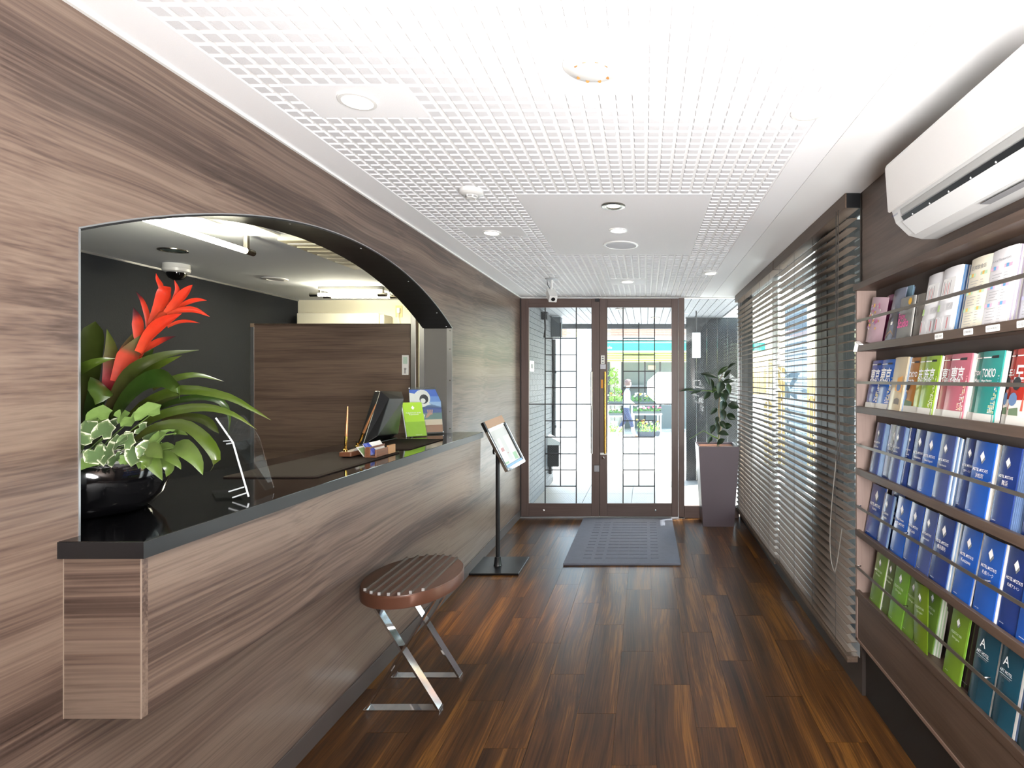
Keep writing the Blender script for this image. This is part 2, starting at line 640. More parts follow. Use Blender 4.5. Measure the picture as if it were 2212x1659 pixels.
# ---- ceiling: recessed field, border panels, raised square tiles
ceil_ = MB().box(XL - WT, XR + 0.3, YB, YD + 0.05, ZC + 0.006, ZC + 0.06).build('ceiling', M_CEIL_SM)
tag(ceil_, 'white reception ceiling with a moulded grid of small raised squares', 'ceiling', kind='structure')
CX0, CX1, CP = -1.208, 0.600, 0.0527
CY0, CY1 = 0.60, 6.08
patches = [(-0.31, 0.006, 1.44, 1.757), (-1.103, -0.734, 1.70, 1.911), (-0.629, 0.302, 2.725, 4.0), (-1.103, -0.734, 3.27, 3.50),
           (-0.313, -0.0, 4.95, 5.27), (0.478, 0.602, 1.76, 1.98), (0.478, 0.602, 4.60, 4.82)]
# panels are snapped to the grid
snap = []
for (a, b_, c, d) in patches:
    i0, i1 = round((a - CX0) / CP), round((b_ - CX0) / CP)
    j0, j1 = round((c - CY0) / CP), round((d - CY0) / CP)
    snap.append((i0, i1, j0, j1))
    MB().box(CX0 + i0 * CP, CX0 + i1 * CP, CY0 + j0 * CP, CY0 + j1 * CP, ZC, ZC + 0.006).build('ceiling_panel', M_CEIL_SPECK, ceil_)
MB().box(XL, CX0, YB, YD + 0.03, ZC, ZC + 0.006).build('border_panel', M_CEIL_SPECK, ceil_)
NI, NJ = round((CX1 - CX0) / CP), round((CY1 - CY0) / CP)
MB().box(CX0 + NI * CP + 0.004, 0.720, YB, YD + 0.03, ZC, ZC + 0.006).build('border_panel', M_CEIL_SPECK, ceil_)
MB().box(0.722, XR + 0.12, YB, YD + 0.03, ZC - 0.0005, ZC + 0.006).build('border_panel', M_CEIL_SM, ceil_)
MB().box(CX0, CX0 + NI * CP + 0.004, YB, CY0, ZC, ZC + 0.006).build('border_panel', M_CEIL_SPECK, ceil_)
MB().box(XL, XL + 0.012, YB, YD - 0.03, ZC - 0.008, ZC).build('cornice_strip', M_WHITE_MATT, ceil_)


def tile_geo(mb, cx, cy):
    a, b_ = 0.0205, 0.0178
    z0, z1 = ZC + 0.006, ZC
    vs_ = [(cx - a, cy - a, z0), (cx + a, cy - a, z0), (cx + a, cy + a, z0), (cx - a, cy + a, z0),
           (cx - b_, cy - b_, z1), (cx + b_, cy - b_, z1), (cx + b_, cy + b_, z1), (cx - b_, cy + b_, z1)]
    mb.add(vs_, [(0, 1, 5, 4), (1, 2, 6, 5), (2, 3, 7, 6), (3, 0, 4, 7), (4, 5, 6, 7)])


tmb = MB()
tile_geo(tmb, 0, 0)
tile_me = tmb.mesh('ceiling_tile', M_CEIL)
cells = []
for i in range(NI):
    for j in range(NJ):
        if any(a <= i < b_ and c <= j < d for (a, b_, c, d) in snap):
            continue
        cx, cy = CX0 + (i + 0.5) * CP, CY0 + (j + 0.5) * CP
        px, py = VX + F * cx / cy, VY - F * (ZC - CH) / cy
        vis = 0 <= px <= 2212 and py >= 0
        cells.append((0 if vis else 1, cy, cx))
cells.sort()
rest = MB()
for k, (hid, cy, cx) in enumerate(cells):
    if k < 300:
        link('ceiling_tile', tile_me, ceil_, (cx, cy, 0))
    else:
        tile_geo(rest, cx, cy)
ro = rest.build('ceiling_tiles', M_CEIL, ceil_)
ro['kind'] = 'stuff'

# ---- right wall: walnut, rack recess, then the window run
RY = 2.68           # where the rack ends and the blinds begin
RZ0, RZ1 = 0.27, 1.95   # recess for the rack
rm = MB()
rm.box(XR, XR + 0.16, YB, RY, RZ1, ZC)
rm.box(XR + 0.10, XR + 0.16, YB, RY, 0, RZ1)
rm.box(XR, XR + 0.10, YB, 0.86, 0, RZ1)
wall_right = rm.build('wall_right', M_RWALL)
tag(wall_right, 'walnut wall behind the brochure rack and air conditioner', 'wall', kind='structure')
wr2 = MB().box(XR, XR + 0.10, 2.672, 2.70, 0, ZC).box(1.033, 1.13, 2.70, 6.12, 0, 0.165).build('wall_right_sill', mat('dark_sill', (60, 52, 48), 0.5))
tag(wr2, 'low dark sill below the blinds and the end of the walnut wall', 'wall', kind='structure')

wb = MB().box(XL - WT, XR + 0.2, YB - 0.1, YB, 0, ZC).build('wall_back', M_PANEL_X)
tag(wb, 'walnut wall behind the viewpoint closing the hall', 'wall', kind='structure')

# ---- office behind the hatch
o1 = MB().box(XW - 0.1, XW, YB, OY, 0, OZ).build('wall_office_far', M_NAVY_WALL)
tag(o1, 'charcoal blue office wall seen behind the red flower', 'wall', kind='structure')
MB().box(XW, XW + 0.012, YB, OY, OZ - 0.014, OZ).build('cornice_strip', M_ALU, o1)
o2 = MB().box(XW, XL - WT, OY, OY + 0.1, 0, OZ).build('wall_office_end', M_CREAM)
tag(o2, 'cream office end wall above the walnut partition', 'wall', kind='structure')
o3 = MB().box(XW - 0.1, XL - WT, YB - 0.1, YB, 0, OZ).build('wall_office_near', M_CREAM)
tag(o3, 'cream office wall out of view to the left', 'wall', kind='structure')
o4 = MB().box(XW - 0.1, XL - WT, YB, OY + 0.1, OZ, OZ + 0.05).build('ceiling_office', M_OFF_CEIL)
tag(o4, 'pale grey office ceiling behind the arch', 'ceiling', kind='structure')
o5 = MB().box(XW - 0.1, XL - WT, YB, OY + 0.1, -0.06, 0.0).build('floor_office', mat('office_carpet', (90, 86, 84), 0.95))
tag(o5, 'grey office floor hidden behind the counter', 'floor', kind='structure')

# ---- entrance wall: doors, post, side glass
YW = YD
head = MB().box(XL, XR + 0.12, YW - 0.02, YW + 0.05, 2.392, ZC).build('trim_1', M_WHITE_MATT)
tag(head, 'white trim strip between the ceiling and the entrance doors', 'trim', kind='structure')
fr = MB().box(XL, XL + 0.012, YW - 0.02, YW + 0.05, 0, 2.392).build('trim_2', mat('door_jamb_dark', (52, 44, 42), 0.5))
tag(fr, 'dark jamb strip between the walnut wall and the left door', 'trim', kind='structure')
post = MB().box(0.362, 0.424, YW - 0.03, YW + 0.05, 0, 2.392).build('trim_3', M_DOOR_WOOD, bevel=0.003)
tag(post, 'brown post between the right entrance door and the side glass', 'trim', kind='structure')
thr = MB().box(XL, 0.424, YW - 0.03, YW + 0.06, 0.0005, 0.012).build('trim_4', M_ALU)
tag(thr, 'metal threshold below the entrance doors', 'trim', kind='structure')


def zdoor(py):
    return CH - (py - VY) * YW / F


def xdoor(px):
    return (px - VX) * YW / F


H_BARS = [731, 766.5, 802, 837.5, 873, 909, 944, 980, 1015, 1050]


def make_door(name, label, x0, x1, gx0, gx1, bars_x, handle_x, handle_mat, handed):
    d = thing(name, label, 'door', ((x0 + x1) / 2, YW, 0), kind='structure')
    ox = (x0 + x1) / 2
    z0, z1, g0, g1 = 0.016, 2.386, zdoor(1087), zdoor(664)
    t0, t1 = -0.022, 0.022
    box_part('stile', M_DOOR_WOOD, d, x0 - ox, gx0 - ox, t0, t1, z0, z1, 0.003)
    box_part('stile', M_DOOR_WOOD, d, gx1 - ox, x1 - ox, t0, t1, z0, z1, 0.003)
    box_part('rail', M_DOOR_RAIL, d, gx0 - ox, gx1 - ox, t0, t1, g1, z1, 0.003)
    box_part('rail', M_DOOR_RAIL, d, gx0 - ox, gx1 - ox, t0, t1, z0, g0, 0.003)
    box_part('glazing_bead', M_DOOR_RAIL, d, gx0 - ox, gx1 - ox, t0 - 0.006, t0 + 0.006, g1 - 0.004, g1 + 0.010, 0.001)
    box_part('glazing_bead', M_DOOR_RAIL, d, gx0 - ox, gx1 - ox, t0 - 0.006, t0 + 0.006, g0 - 0.010, g0 + 0.004, 0.001)
    MB().box(gx0 - ox, gx1 - ox, 0.004, 0.0045, g0, g1).build('glass_pane', M_GLASS_WIRE, d)
    b = 0.0055
    xa, xm, xb = [xdoor(p) - ox for p in bars_x]
    for xx, za, zb in ((xa, g0, g1), (xb, g0, g1), (xm, zdoor(1050), zdoor(697))):
        box_part('lattice_bar', M_IRON, d, xx - b, xx + b, -0.012, 0.0, za, zb)
    for py in H_BARS:
        full = py == 873
        zz = zdoor(py)
        box_part('lattice_bar', M_IRON, d, (gx0 - ox) if full else xa, (gx1 - ox) if full else xb, -0.0118, -0.0004, zz - b, zz + b)
    hx = handle_x - ox
    h = MB().tube([(hx, -0.075, zdoor(978)), (hx, -0.075, zdoor(803))], 0.011, 12).build('handle', handle_mat, d, smooth=True)
    for py in (960, 821):
        MB().tube([(hx, -0.022, zdoor(py)), (hx, -0.075, zdoor(py))], 0.007, 8).build('bracket', handle_mat, h)
    MB().lathe([(0, 0), (0.010, 0), (0.010, 0.006), (0, 0.008)], n=12, M=Matrix.Translation(((x0 + x1) / 2 - ox + handed * 0.18, -0.022, 0.085)) @ Matrix.Rotation(R(90), 4, 'X')).build('door_stud', M_CHROME, d)
    return d


door_l = make_door('door_1', 'left brown entrance door, wired glass with iron lattice and a chrome bar', -1.350, -0.4985, xdoor(1143), xdoor(1278), (1178, 1211, 1245), xdoor(1279.5) + 0.0, M_CHROME, -1)
door_r = make_door('door_2', 'right brown entrance door with brass bar, lattice and softbox reflection', -0.496, 0.358, xdoor(1312), xdoor(1450.6), (1346, 1380, 1414), xdoor(1308), M_BRASS, 1)
oxr = (-0.496 + 0.358) / 2
st = box_part('paper_label', M_PAPER, door_r, xdoor(1298.5) - oxr, xdoor(1306.5) - oxr, -0.0235, -0.0225, zdoor(786), zdoor(768))
for q, zz in enumerate((772, 777, 783)):
    box_part('label_mark', M_TXT_G, st, xdoor(1300.5) - oxr, xdoor(1304.5) - oxr, -0.0242, -0.0236, zdoor(zz + 1.2), zdoor(zz - 1.2))
box_part('latch_plate', mat('steel_grey', (150, 150, 154), 0.4, metal=0.8), door_r, xdoor(1297) - oxr, xdoor(1309) - oxr, -0.034, -0.0225, zdoor(797.5), zdoor(787), 0.002)
og = box_part('orange_sticker', mat('orange_sticker', (222, 150, 44), 0.5), door_r, xdoor(1298.5) - oxr, xdoor(1303) - oxr, -0.0235, -0.0225, zdoor(838.5), zdoor(820))
box_part('paper_label', M_PAPER, door_r, xdoor(1297) - oxr, xdoor(1311) - oxr, -0.0235, -0.0225, zdoor(982), zdoor(977.5))
MB().lathe([(0, 0), (0.016, 0), (0.016, 0.012), (0.010, 0.022), (0, 0.022)], n=16, M=Matrix.Translation((xdoor(1303.5) - oxr, -0.022, zdoor(988))) @ Matrix.Rotation(R(90), 4, 'X')).build('lock_cylinder', M_CHROME, door_r, smooth=True)
oxl = (-1.350 - 0.4985) / 2
box_part('bolt_case', mat('steel_grey', (150, 150, 154), 0.4, metal=0.8), door_l, xdoor(1284) - oxl, -0.4995 - oxl, -0.045, -0.0225, zdoor(1018), zdoor(1004), 0.003)
box_part('astragal', mat('door_jamb_dark', (52, 44, 42), 0.5), door_l, -0.512 - oxl, -0.4855 - oxl, 0.0222, 0.030, 0.016, 2.386)
cl = box_part('door_closer_stop', M_DARK, door_l, -0.545 - oxl, -0.4995 - oxl, -0.04, -0.023, 2.352, 2.384, 0.002)

# side glass right of the doors
sg = thing('window_1', 'fixed wired side pane between the doors and the blinds, tall plant before it', 'window', (0.72, YW, 0), kind='structure')
box_part('bottom_rail', M_DOOR_RAIL, sg, 0.426 - 0.72, 1.02 - 0.72, -0.02, 0.03, 0.0, 0.13, 0.002)
MB().box(0.426 - 0.72, 1.03 - 0.72, 0.004, 0.0045, 0.13, 2.392).build('glass_pane', M_GLASS_WIRE, sg)
box_part('edge_frame', M_ALU, sg, 1.012 - 0.72, 1.032 - 0.72, -0.01, 0.03, 0.13, 2.392)
swb = MB().box(XR - 0.0, XR + 0.12, 6.02, YW + 0.05, 0, ZC).build('trim_5', mat('window_frame_dark', (70, 68, 68), 0.45, metal=0.4))
tag(swb, 'dark corner mullion where the side glass meets the window', 'trim', kind='structure')

# window run behind the blinds
M_WFRAME = mat('window_frame_dark2', (28, 28, 30), 0.4)
wn_ = thing('window_2', 'long street window behind the two wooden blinds', 'window', (1.10, 4.3, 0), kind='structure')
MB().box(0.0, 0.0005, 3.52 - 4.3, 6.02 - 4.3, 0.10, ZC - 0.02).build('glass_pane', M_GLASS, wn_)
MB().box(0.0, 0.0005, 2.70 - 4.3, 3.03 - 4.3, 0.10, ZC - 0.02).build('glass_pane', M_GLASS, wn_)
box_part('frame_bar', M_WFRAME, wn_, -0.02, 0.03, 2.70 - 4.3, 6.02 - 4.3, ZC - 0.03, ZC, 0)
box_part('frame_bar', M_ALU, wn_, -0.03, 0.0, 3.50 - 4.3, 3.535 - 4.3, 0.10, ZC - 0.03, 0)
box_part('frame_bar', M_ALU, wn_, -0.02, 0.02, 4.74 - 4.3, 4.775 - 4.3, 0.10, ZC - 0.03, 0)
pc = box_part('column_cover', M_WFRAME, wn_, -0.03, 0.12, 3.03 - 4.3, 3.50 - 4.3, 0.10, ZC - 0.03, 0)
for yy in (3.13, 3.30):
    box_part('cover_seam', M_DARK, pc, -0.034, -0.030, yy - 4.3, yy + 0.012 - 4.3, 0.10, ZC - 0.03)

# ---- softbox of the photographer (seen mirrored in the door)
sb = thing('studio_softbox', 'white octagonal softbox mirrored in the right entrance door', 'softbox', (0.447, -0.35, 0))
TILT = Matrix.Translation((0, 0, 1.318)) @ Matrix.Rotation(R(46), 4, 'X') @ Matrix.Translation((0, 0, -1.318))
oct_ = [(0.40 / math.cos(R(22.5)) * math.cos(R(22.5 + 45 * k)), 1.318 + 0.52 / math.cos(R(22.5)) * math.sin(R(22.5 + 45 * k))) for k in range(8)]
MB().poly([TILT @ Vector((p[0], 0.0, p[1])) for p in oct_]).build('diffuser', mat('softbox_glow', (255, 255, 255), 0.5, emit=SOFTBOX_L, emit_col=(253, 251, 249)), sb)
shm = MB()
ns = len(oct_)
back = [(0.07 * math.cos(R(22.5 + 45 * k)), 1.318 + 0.07 * math.sin(R(22.5 + 45 * k))) for k in range(8)]
vsh = [(p[0] * 1.01, -0.004, 1.318 + (p[1] - 1.318) * 1.01) for p in oct_] + [(p[0], -0.36, p[1]) for p in back]
vsh = [TILT @ Vector(p) for p in vsh]
shm.add(vsh, [(i, (i + 1) % 8, 8 + (i + 1) % 8, 8 + i) for i in range(8)] + [tuple(range(8, 16))])
shm.build('shell', M_DARK, sb)
MB().tube([TILT @ Vector((0, -0.36, 1.318)), TILT @ Vector((0, -0.56, 1.318))], 0.06, 16).build('flash_head', M_DARK, sb, smooth=True)
MB().tube([(0, -0.46, 0.35), (0, -0.46, 1.20)], 0.014, 10).build('stand_pole', M_BLACK_METAL, sb, smooth=True)
for k in range(3):
    a = R(90 + 120 * k)
    MB().tube([(0, -0.46, 0.45), (0.42 * math.cos(a), -0.46 + 0.42 * math.sin(a), 0.012)], 0.011, 8).build('leg', M_BLACK_METAL, sb)

# ================================================================ wooden blinds
SLW, SLP = 0.050, 0.0452


def make_blind(label, y0, y1, zb, tilt, cords, ladder_n):
    L_ = y1 - y0
    b = thing('venetian_blind', label, 'blind', (0.992, y0, zb), group='wooden blinds along the street window')
    ztop = 2.398 - zb
    box_part('headrail', M_SLAT, b, -0.036, 0.034, 0.0, L_, ztop - 0.072, ztop, 0.002)
    box_part('headrail_cap', M_DARK, b, -0.030, 0.036, -0.004, -0.0005, ztop - 0.072, ztop - 0.002, 0.001)
    me = MB()
    # gently crowned slat
    prof = [(-SLW / 2, -0.0018), (0, 0.0012), (SLW / 2, -0.0018), (SLW / 2, -0.0042), (0, -0.0014), (-SLW / 2, -0.0042)]
    me.prism(prof, 'Y', 0.006, L_ - 0.006)
    slat_me = me.mesh('slat', M_SLAT)
    n = int((ztop - 0.072 - 0.05) / SLP)
    for i in range(n):
        link('slat', slat_me, b, (0, 0, 0.05 + i * SLP), (0, R(tilt), 0))
    box_part('bottom_rail', M_SLAT, b, -0.026, 0.026, 0.0, L_, 0.0, 0.024, 0.003)
    box_part('bottom_rail_lip', M_SLAT, b, -0.030, 0.030, 0.0, L_, 0.026, 0.030, 0.0)
    for k in range(ladder_n):
        yy = 0.16 + (L_ - 0.32) * k / (ladder_n - 1)
        lm = MB()
        for s in (-1, 1):
            lm.tube([(s * 0.0275, yy, 0.02), (s * 0.0275, yy, ztop - 0.07)], 0.0009, 4)
        lm.build('ladder_cord', M_CORD, b)
    if cords:
        MB().tube([(-0.044, 0.10, ztop - 0.06), (-0.046, 0.095, 1.2), (-0.044, 0.085, 0.95)], 0.0022, 6).build('pull_cord', M_CORD, b)
        MB().tube([(-0.044, 0.07, ztop - 0.06), (-0.047, 0.075, 1.5), (-0.046, 0.04, 0.95)], 0.0022, 6).build('pull_cord', M_CORD, b)
        pts = []
        for t in range(15):
            u = t / 14
            pts.append((-0.046 - 0.01 * math.sin(u * math.pi), 0.10 + 0.10 * math.sin(u * math.pi) - 0.085 * u, 0.95 - 0.55 * math.sin(u * math.pi * 0.62) + (0.2 * max(0, u - 0.8) / 0.2)))
        MB().tube(pts, 0.0022, 6).build('pull_cord', M_CORD_GREY, b)
    return b


blind_near = make_blind('brown slatted blind beside the brochure rack, pull cords at its end', 2.685, 4.19, 0.150, -4, True, 4)
blind_far = make_blind('brown slatted blind next to the tall plant at the entrance', 4.21, 5.99, 0.120, -4, False, 5)

# ================================================================ brochure rack set into the right wall
RF, RBK = 1.000, 1.092
RY0 = 0.88
rack = thing('brochure_rack', 'walnut wall rack with five brochure shelves below the air conditioner', 'rack', (RF, RY, 0.27))


def rbox(name, m, x0, x1, y0, y1, z0, z1, bevel=0.0):
    return box_part(name, m, rack, x0 - RF, x1 - RF, y0 - RY, y1 - RY, z0 - 0.27, z1 - 0.27, bevel)


SH = [1.668, 1.380, 1.088, 0.798, 0.513]     # shelf lip tops
rbox('side_panel', M_SHELF_SIDE, RF, RBK, RY - 0.028, RY - 0.010, 0.27, 1.925, 0.001)
rbox('side_panel', M_SHELF_SIDE, RF, RBK, RY0, RY0 + 0.018, 0.27, 1.925, 0.001)
rbox('back_panel', mat('rack_back_dark', (70, 60, 56), 0.6), RBK, RBK + 0.012, RY0, RY - 0.010, 0.27, 1.95)
rbox('top_board', M_SHELF, RF - 0.012, RBK, RY0, RY - 0.008, 1.925, 1.953, 0.0015)
for z in SH:
    bd = rbox('shelf', M_SHELF, RF, RBK, RY0 + 0.018, RY - 0.028, z - 0.031, z - 0.014, 0.0)
    box_part('lip', M_SHELF, bd, -0.002, 0.014, RY0 - RY, -0.010, z - 0.301, z - 0.27, 0.0015)
    rod = MB().box(-0.006, -0.002, RY0 - RY + 0.02, -0.02, z + 0.105 - 0.27, z + 0.117 - 0.27).build('retaining_bar', mat('bar_metal', (120, 112, 104), 0.35, metal=0.7), rack)
    for yy in (-0.026, -0.50, -1.02):
        MB().tube([(-0.004, yy, z + 0.111 - 0.27), (0.02, yy, z + 0.111 - 0.27)], 0.004, 8).build('bar_clip', M_CHROME, rod)
rbox('apron_panel', M_SHELF, RF + 0.004, RF + 0.022, RY0, RY - 0.010, 0.285, 0.482, 0.0)
rbox('apron_edge', mat('apron_edge', (120, 98, 86), 0.5), RF, RF + 0.022, RY0, RY - 0.010, 0.272, 0.285, 0.0)
kick = MB().box(1.05, 1.09, YB, RY, 0.0005, 0.262).build('baseboard_right', mat('toe_kick_dark', (30, 26, 25), 0.6))
tag(kick, 'black recessed toe kick under the brochure rack', 'baseboard', kind='structure')

# ================================================================ air conditioner
ac = thing('air_conditioner', 'white wall-mounted air conditioner above the brochure rack', 'air conditioner', (XR, 1.98, 2.0))
AL = 0.80
prof_body = [(-0.002, 0.0), (-0.002, 0.27), (-0.155, 0.27), (-0.165, 0.26), (-0.165, 0.10), (-0.150, 0.055), (-0.105, 0.012), (-0.060, 0.0)]
MB().prism(prof_body, 'Y', -AL, 0.0).build('body', mat('ac_white', (196, 196, 195), 0.3), ac, bevel=0.003)
prof_front = [(-0.158, 0.268), (-0.181, 0.262), (-0.186, 0.25), (-0.176, 0.096), (-0.168, 0.094), (-0.166, 0.10)]
MB().prism(prof_front, 'Y', -AL - 0.002, 0.004).build('front_panel', mat('ac_gloss_white', (200, 198, 195), 0.10, spec=0.6), ac, bevel=0.0015)
# outlet: dark slot and flap
prof_slot = [(-0.1545, 0.066), (-0.140, 0.050), (-0.138, 0.052), (-0.1525, 0.068)]
MB().prism([(-0.157, 0.063), (-0.147, 0.0465), (-0.120, 0.05), (-0.13, 0.066)], 'Y', -AL + 0.03, -0.06).build('outlet_slot', M_DARK, ac)
for k in range(6):
    yy = -0.13 - k * 0.11
    MB().box(-0.152, -0.135, yy, yy + 0.004, 0.05, 0.063).build('louvre', M_WHITE, ac)
MB().prism([(-0.1505, 0.0475), (-0.147, 0.046), (-0.100, 0.006), (-0.104, 0.0045)], 'Y', -AL + 0.02, -0.05).build('flap', mat('ac_flap_white', (204, 204, 203), 0.2), ac)
MB().prism([(-0.1585, 0.068), (-0.1515, 0.0665), (-0.157, 0.084), (-0.162, 0.086)], 'Y', -AL + 0.02, -0.065).build('trim_strip', mat('ac_trim_grey', (150, 150, 148), 0.3), ac)
nl = MB().box(-0.09, -0.062, -0.62, -0.40, -0.0012, -0.0002).build('warning_label', M_TXT_G, ac)
lo = text('brand_lettering', 'Panasonic', mat('print_blue', (30, 50, 110), 0.5), ac, -0.1655, -0.030, 0.078, width=0.045, rot=(0, 0, R(-90)))
lo.rotation_euler = Euler((R(12), 0, R(-90)))

# ================================================================ reception counter
cb = thing('reception_counter', 'walnut counter box projecting from the wall under the black worktop', 'counter', (XL, 1.315, 0.71))
cx1 = -1.1816
y1c = 4.02
box_part('front_panel', M_PANEL, cb, cx1 - 0.018 - XL, cx1 - XL, 0.018, y1c - 1.315, 0, SILL - 0.71, 0.0)
box_part('end_panel', M_PANEL_X, cb, 0.0, cx1 - XL, 0.0, 0.018, 0, SILL - 0.71, 0.0)
box_part('end_panel', M_PANEL_X, cb, 0.0, cx1 - 0.018 - XL, y1c - 1.315 - 0.018, y1c - 1.315, 0, SILL - 0.71, 0.0)
box_part('bottom_panel', M_PANEL, cb, 0.0, cx1 - 0.018 - XL, 0.018, y1c - 1.315 - 0.018, 0, 0.016, 0.0)
M_EDGE = mat('pale_edge_band', (150, 132, 118), 0.5)
box_part('edge_band', M_EDGE, cb, cx1 - 0.0015 - XL, cx1 + 0.0012 - XL, -0.0012, 0.001, 0, SILL - 0.71)
box_part('edge_band', M_EDGE, cb, 0.0, 0.0016, -0.0012, 0.001, 0, SILL - 0.71)

CT = 1.129
wt = MB()
xf, xb = -1.165, -1.78
wt.prism([(XL, 1.3026), (xf, 1.3026), (xf, 4.035), (XL, 4.035), (XL, AY1 - 0.012), (xb, AY1 - 0.012), (xb, AY0 + 0.006), (XL, AY0 + 0.006)], 'Z', SILL + 0.0005, CT)
worktop = thing('worktop', 'polished black granite worktop running through the arched opening', 'worktop', (0, 0, 0))
wt.build('slab', M_GRANITE, worktop, bevel=0.0015)
M_GEDGE = mat('granite_edge', (24, 24, 26), 0.3)
box_part('edge_face', M_GEDGE, worktop, XL, xf + 0.0016, 1.3010, 1.3024, SILL + 0.001, CT - 0.0012)
box_part('edge_face', M_GEDGE, worktop, xf + 0.0002, xf + 0.0016, 1.3024, 4.035, SILL + 0.001, CT - 0.0012)

# ================================================================ oval stool
stool = thing('oval_stool', 'oval wooden stool with seven metal ribs and crossed chrome legs by the counter', 'stool', (-1.10, 2.675, 0))
SA, SB = 0.215, 0.285
M_SEAT = wood('seat_walnut', [(0.3, (74, 44, 30)), (0.5, (98, 62, 44)), (0.7, (84, 52, 36))], 'Y', band=20, along=0.9, fine=130, rough=0.32, warp=0.03, coat=0.2)
MB().lathe([(0, 0.522), (0.985, 0.522), (1.0, 0.527), (1.0, 0.574), (0.99, 0.580), (0, 0.580)], n=64, sx=SA, sy=SB).build('seat', M_SEAT, stool, smooth=True)
MB().lathe([(1.0, 0.524), (1.012, 0.526), (1.012, 0.573), (1.0, 0.577)], n=64, sx=SA, sy=SB).build('seat_rim', mat('rim_bronze', (104, 68, 52), 0.34, metal=0.3), stool, smooth=True)
for k in range(7):
    xx = (k - 3) * 0.0424
    hy = SB * math.sqrt(1 - (xx / SA) ** 2) * 0.965
    s = box_part('rib', mat('rib_grey_brown', (106, 94, 84), 0.38, metal=0.5), stool, xx - 0.005, xx + 0.005, -hy + 0.004, hy, 0.580, 0.591, 0.001)
    box_part('end_cap', mat('cap_white_metal', (215, 215, 214), 0.3, metal=0.4), s, xx - 0.0055, xx + 0.0055, -hy, -hy + 0.0038, 0.5802, 0.592)
for yc in (-0.112, 0.168):
    fw = 0.024
    fr_ = box_part('foot_bar', M_CHROME, stool, -0.178, 0.168, yc - fw, yc + fw, 0.0005, 0.010, 0.001)
    box_part('top_bar', M_CHROME, stool, -0.16, 0.16, yc - fw, yc + fw, 0.510, 0.5215, 0.001)
    for s in (1, -1):
        a, b_ = Vector((s * 0.164, 0, 0.010)), Vector((-s * 0.150, 0, 0.512))
        d = (b_ - a).normalized()
        nn = Vector((d.z, 0, -d.x)) * 0.0045
        off = 0.0 if s == 1 else 0.0
        pts = [a - nn, a + nn, b_ + nn, b_ - nn]
        MB().prism([(p.x - 0.004, p.z) for p in pts], 'Y', yc - fw + (0.0 if s == 1 else 0.0005), yc + fw - (0.0 if s == 1 else 0.0005)).build('leg', M_CHROME, stool)

# ================================================================ sign stand
ss = thing('sign_stand', 'black pole stand holding a tilted framed map beside the counter end', 'sign stand', (-1.168, 4.515, 0))
box_part('base_plate', M_BLACK_METAL, ss, -0.192, 0.194, -0.205, 0.205, 0.0005, 0.016, 0.003)
MB().lathe([(0, 0.016), (0.034, 0.016), (0.030, 0.03), (0.026, 0.07), (0.024, 0.085), (0.0, 0.085)], (-0.016, -0.01, 0), 24).build('socket', M_BLACK_METAL, ss, smooth=True)
MB().tube([(-0.016, -0.01, 0.08), (-0.016, -0.01, 0.905)], 0.0175, 20).build('pole', M_BLACK_METAL, ss, smooth=True)
o_ = Vector((-1.168, 4.515, 0))
TL, TR, BL, BR = P(1045.4, 910.8, 4.36), P(1086.4, 898, 4.62), P(1090.5, 1023, 4.30), P(1126.4, 998, 4.56)
cen = (TL + TR + BL + BR) / 4 - o_
ux = ((TR - TL) + (BR - BL)).normalized()
uz = ((TL - BL) + (TR - BR))
uz = (uz - ux * uz.dot(ux)).normalized()
uy = uz.cross(ux)            # away from the viewer
wd, hg = ((TR - TL).length + (BR - BL).length) / 2, ((TL - BL).length + (TR - BR).length) / 2
MF = Matrix(((ux.x, uy.x, uz.x, cen.x), (ux.y, uy.y, uz.y, cen.y), (ux.z, uy.z, uz.z, cen.z), (0, 0, 0, 1)))
hw, hh = wd / 2, hg / 2


def sbox(name, m, x0, x1, y0, y1, z0, z1, par=None):
    return MB().box(x0, x1, y0, y1, z0, z1, M=MF).build(name, m, par or ss)


sbox('frame_back', M_BLACK_METAL, -hw, hw, 0.004, 0.014, -hh, hh)
sheet = sbox('map_sheet', M_PAPER, -hw + 0.018, hw - 0.018, 0.0, 0.0038, -hh + 0.02, hh - 0.02)
sbox('frame_side', M_BLACK_METAL, -hw, -hw + 0.018, -0.012, 0.0038, -hh, hh)
sbox('frame_side', M_BLACK_METAL, hw - 0.018, hw, -0.012, 0.0038, -hh, hh - 0.07)
sbox('frame_edge', M_CHROME, -hw - 0.004, -hw - 0.0005, -0.014, 0.012, -hh, hh - 0.08)
sbox('frame_edge', M_CHROME, hw + 0.0005, hw + 0.004, -0.014, 0.012, -hh, hh - 0.06)
sbox('header_bar', mat('tan_wood_header', (186, 150, 124), 0.5), -hw + 0.018, hw, -0.013, 0.0038, hh - 0.062, hh)
sbox('header_line', M_WHITE, -hw + 0.018, hw - 0.018, -0.008, -0.001, hh - 0.072, hh - 0.063)
sbox('footer_bar', mat('pale_blue_strip', (140, 176, 212), 0.4), -hw + 0.018, hw - 0.018, -0.010, 0.0038, -hh + 0.022, -hh + 0.042)
sbox('footer_edge', M_CHROME, -hw + 0.018, hw - 0.004, -0.016, 0.0038, -hh - 0.004, -hh + 0.0215)
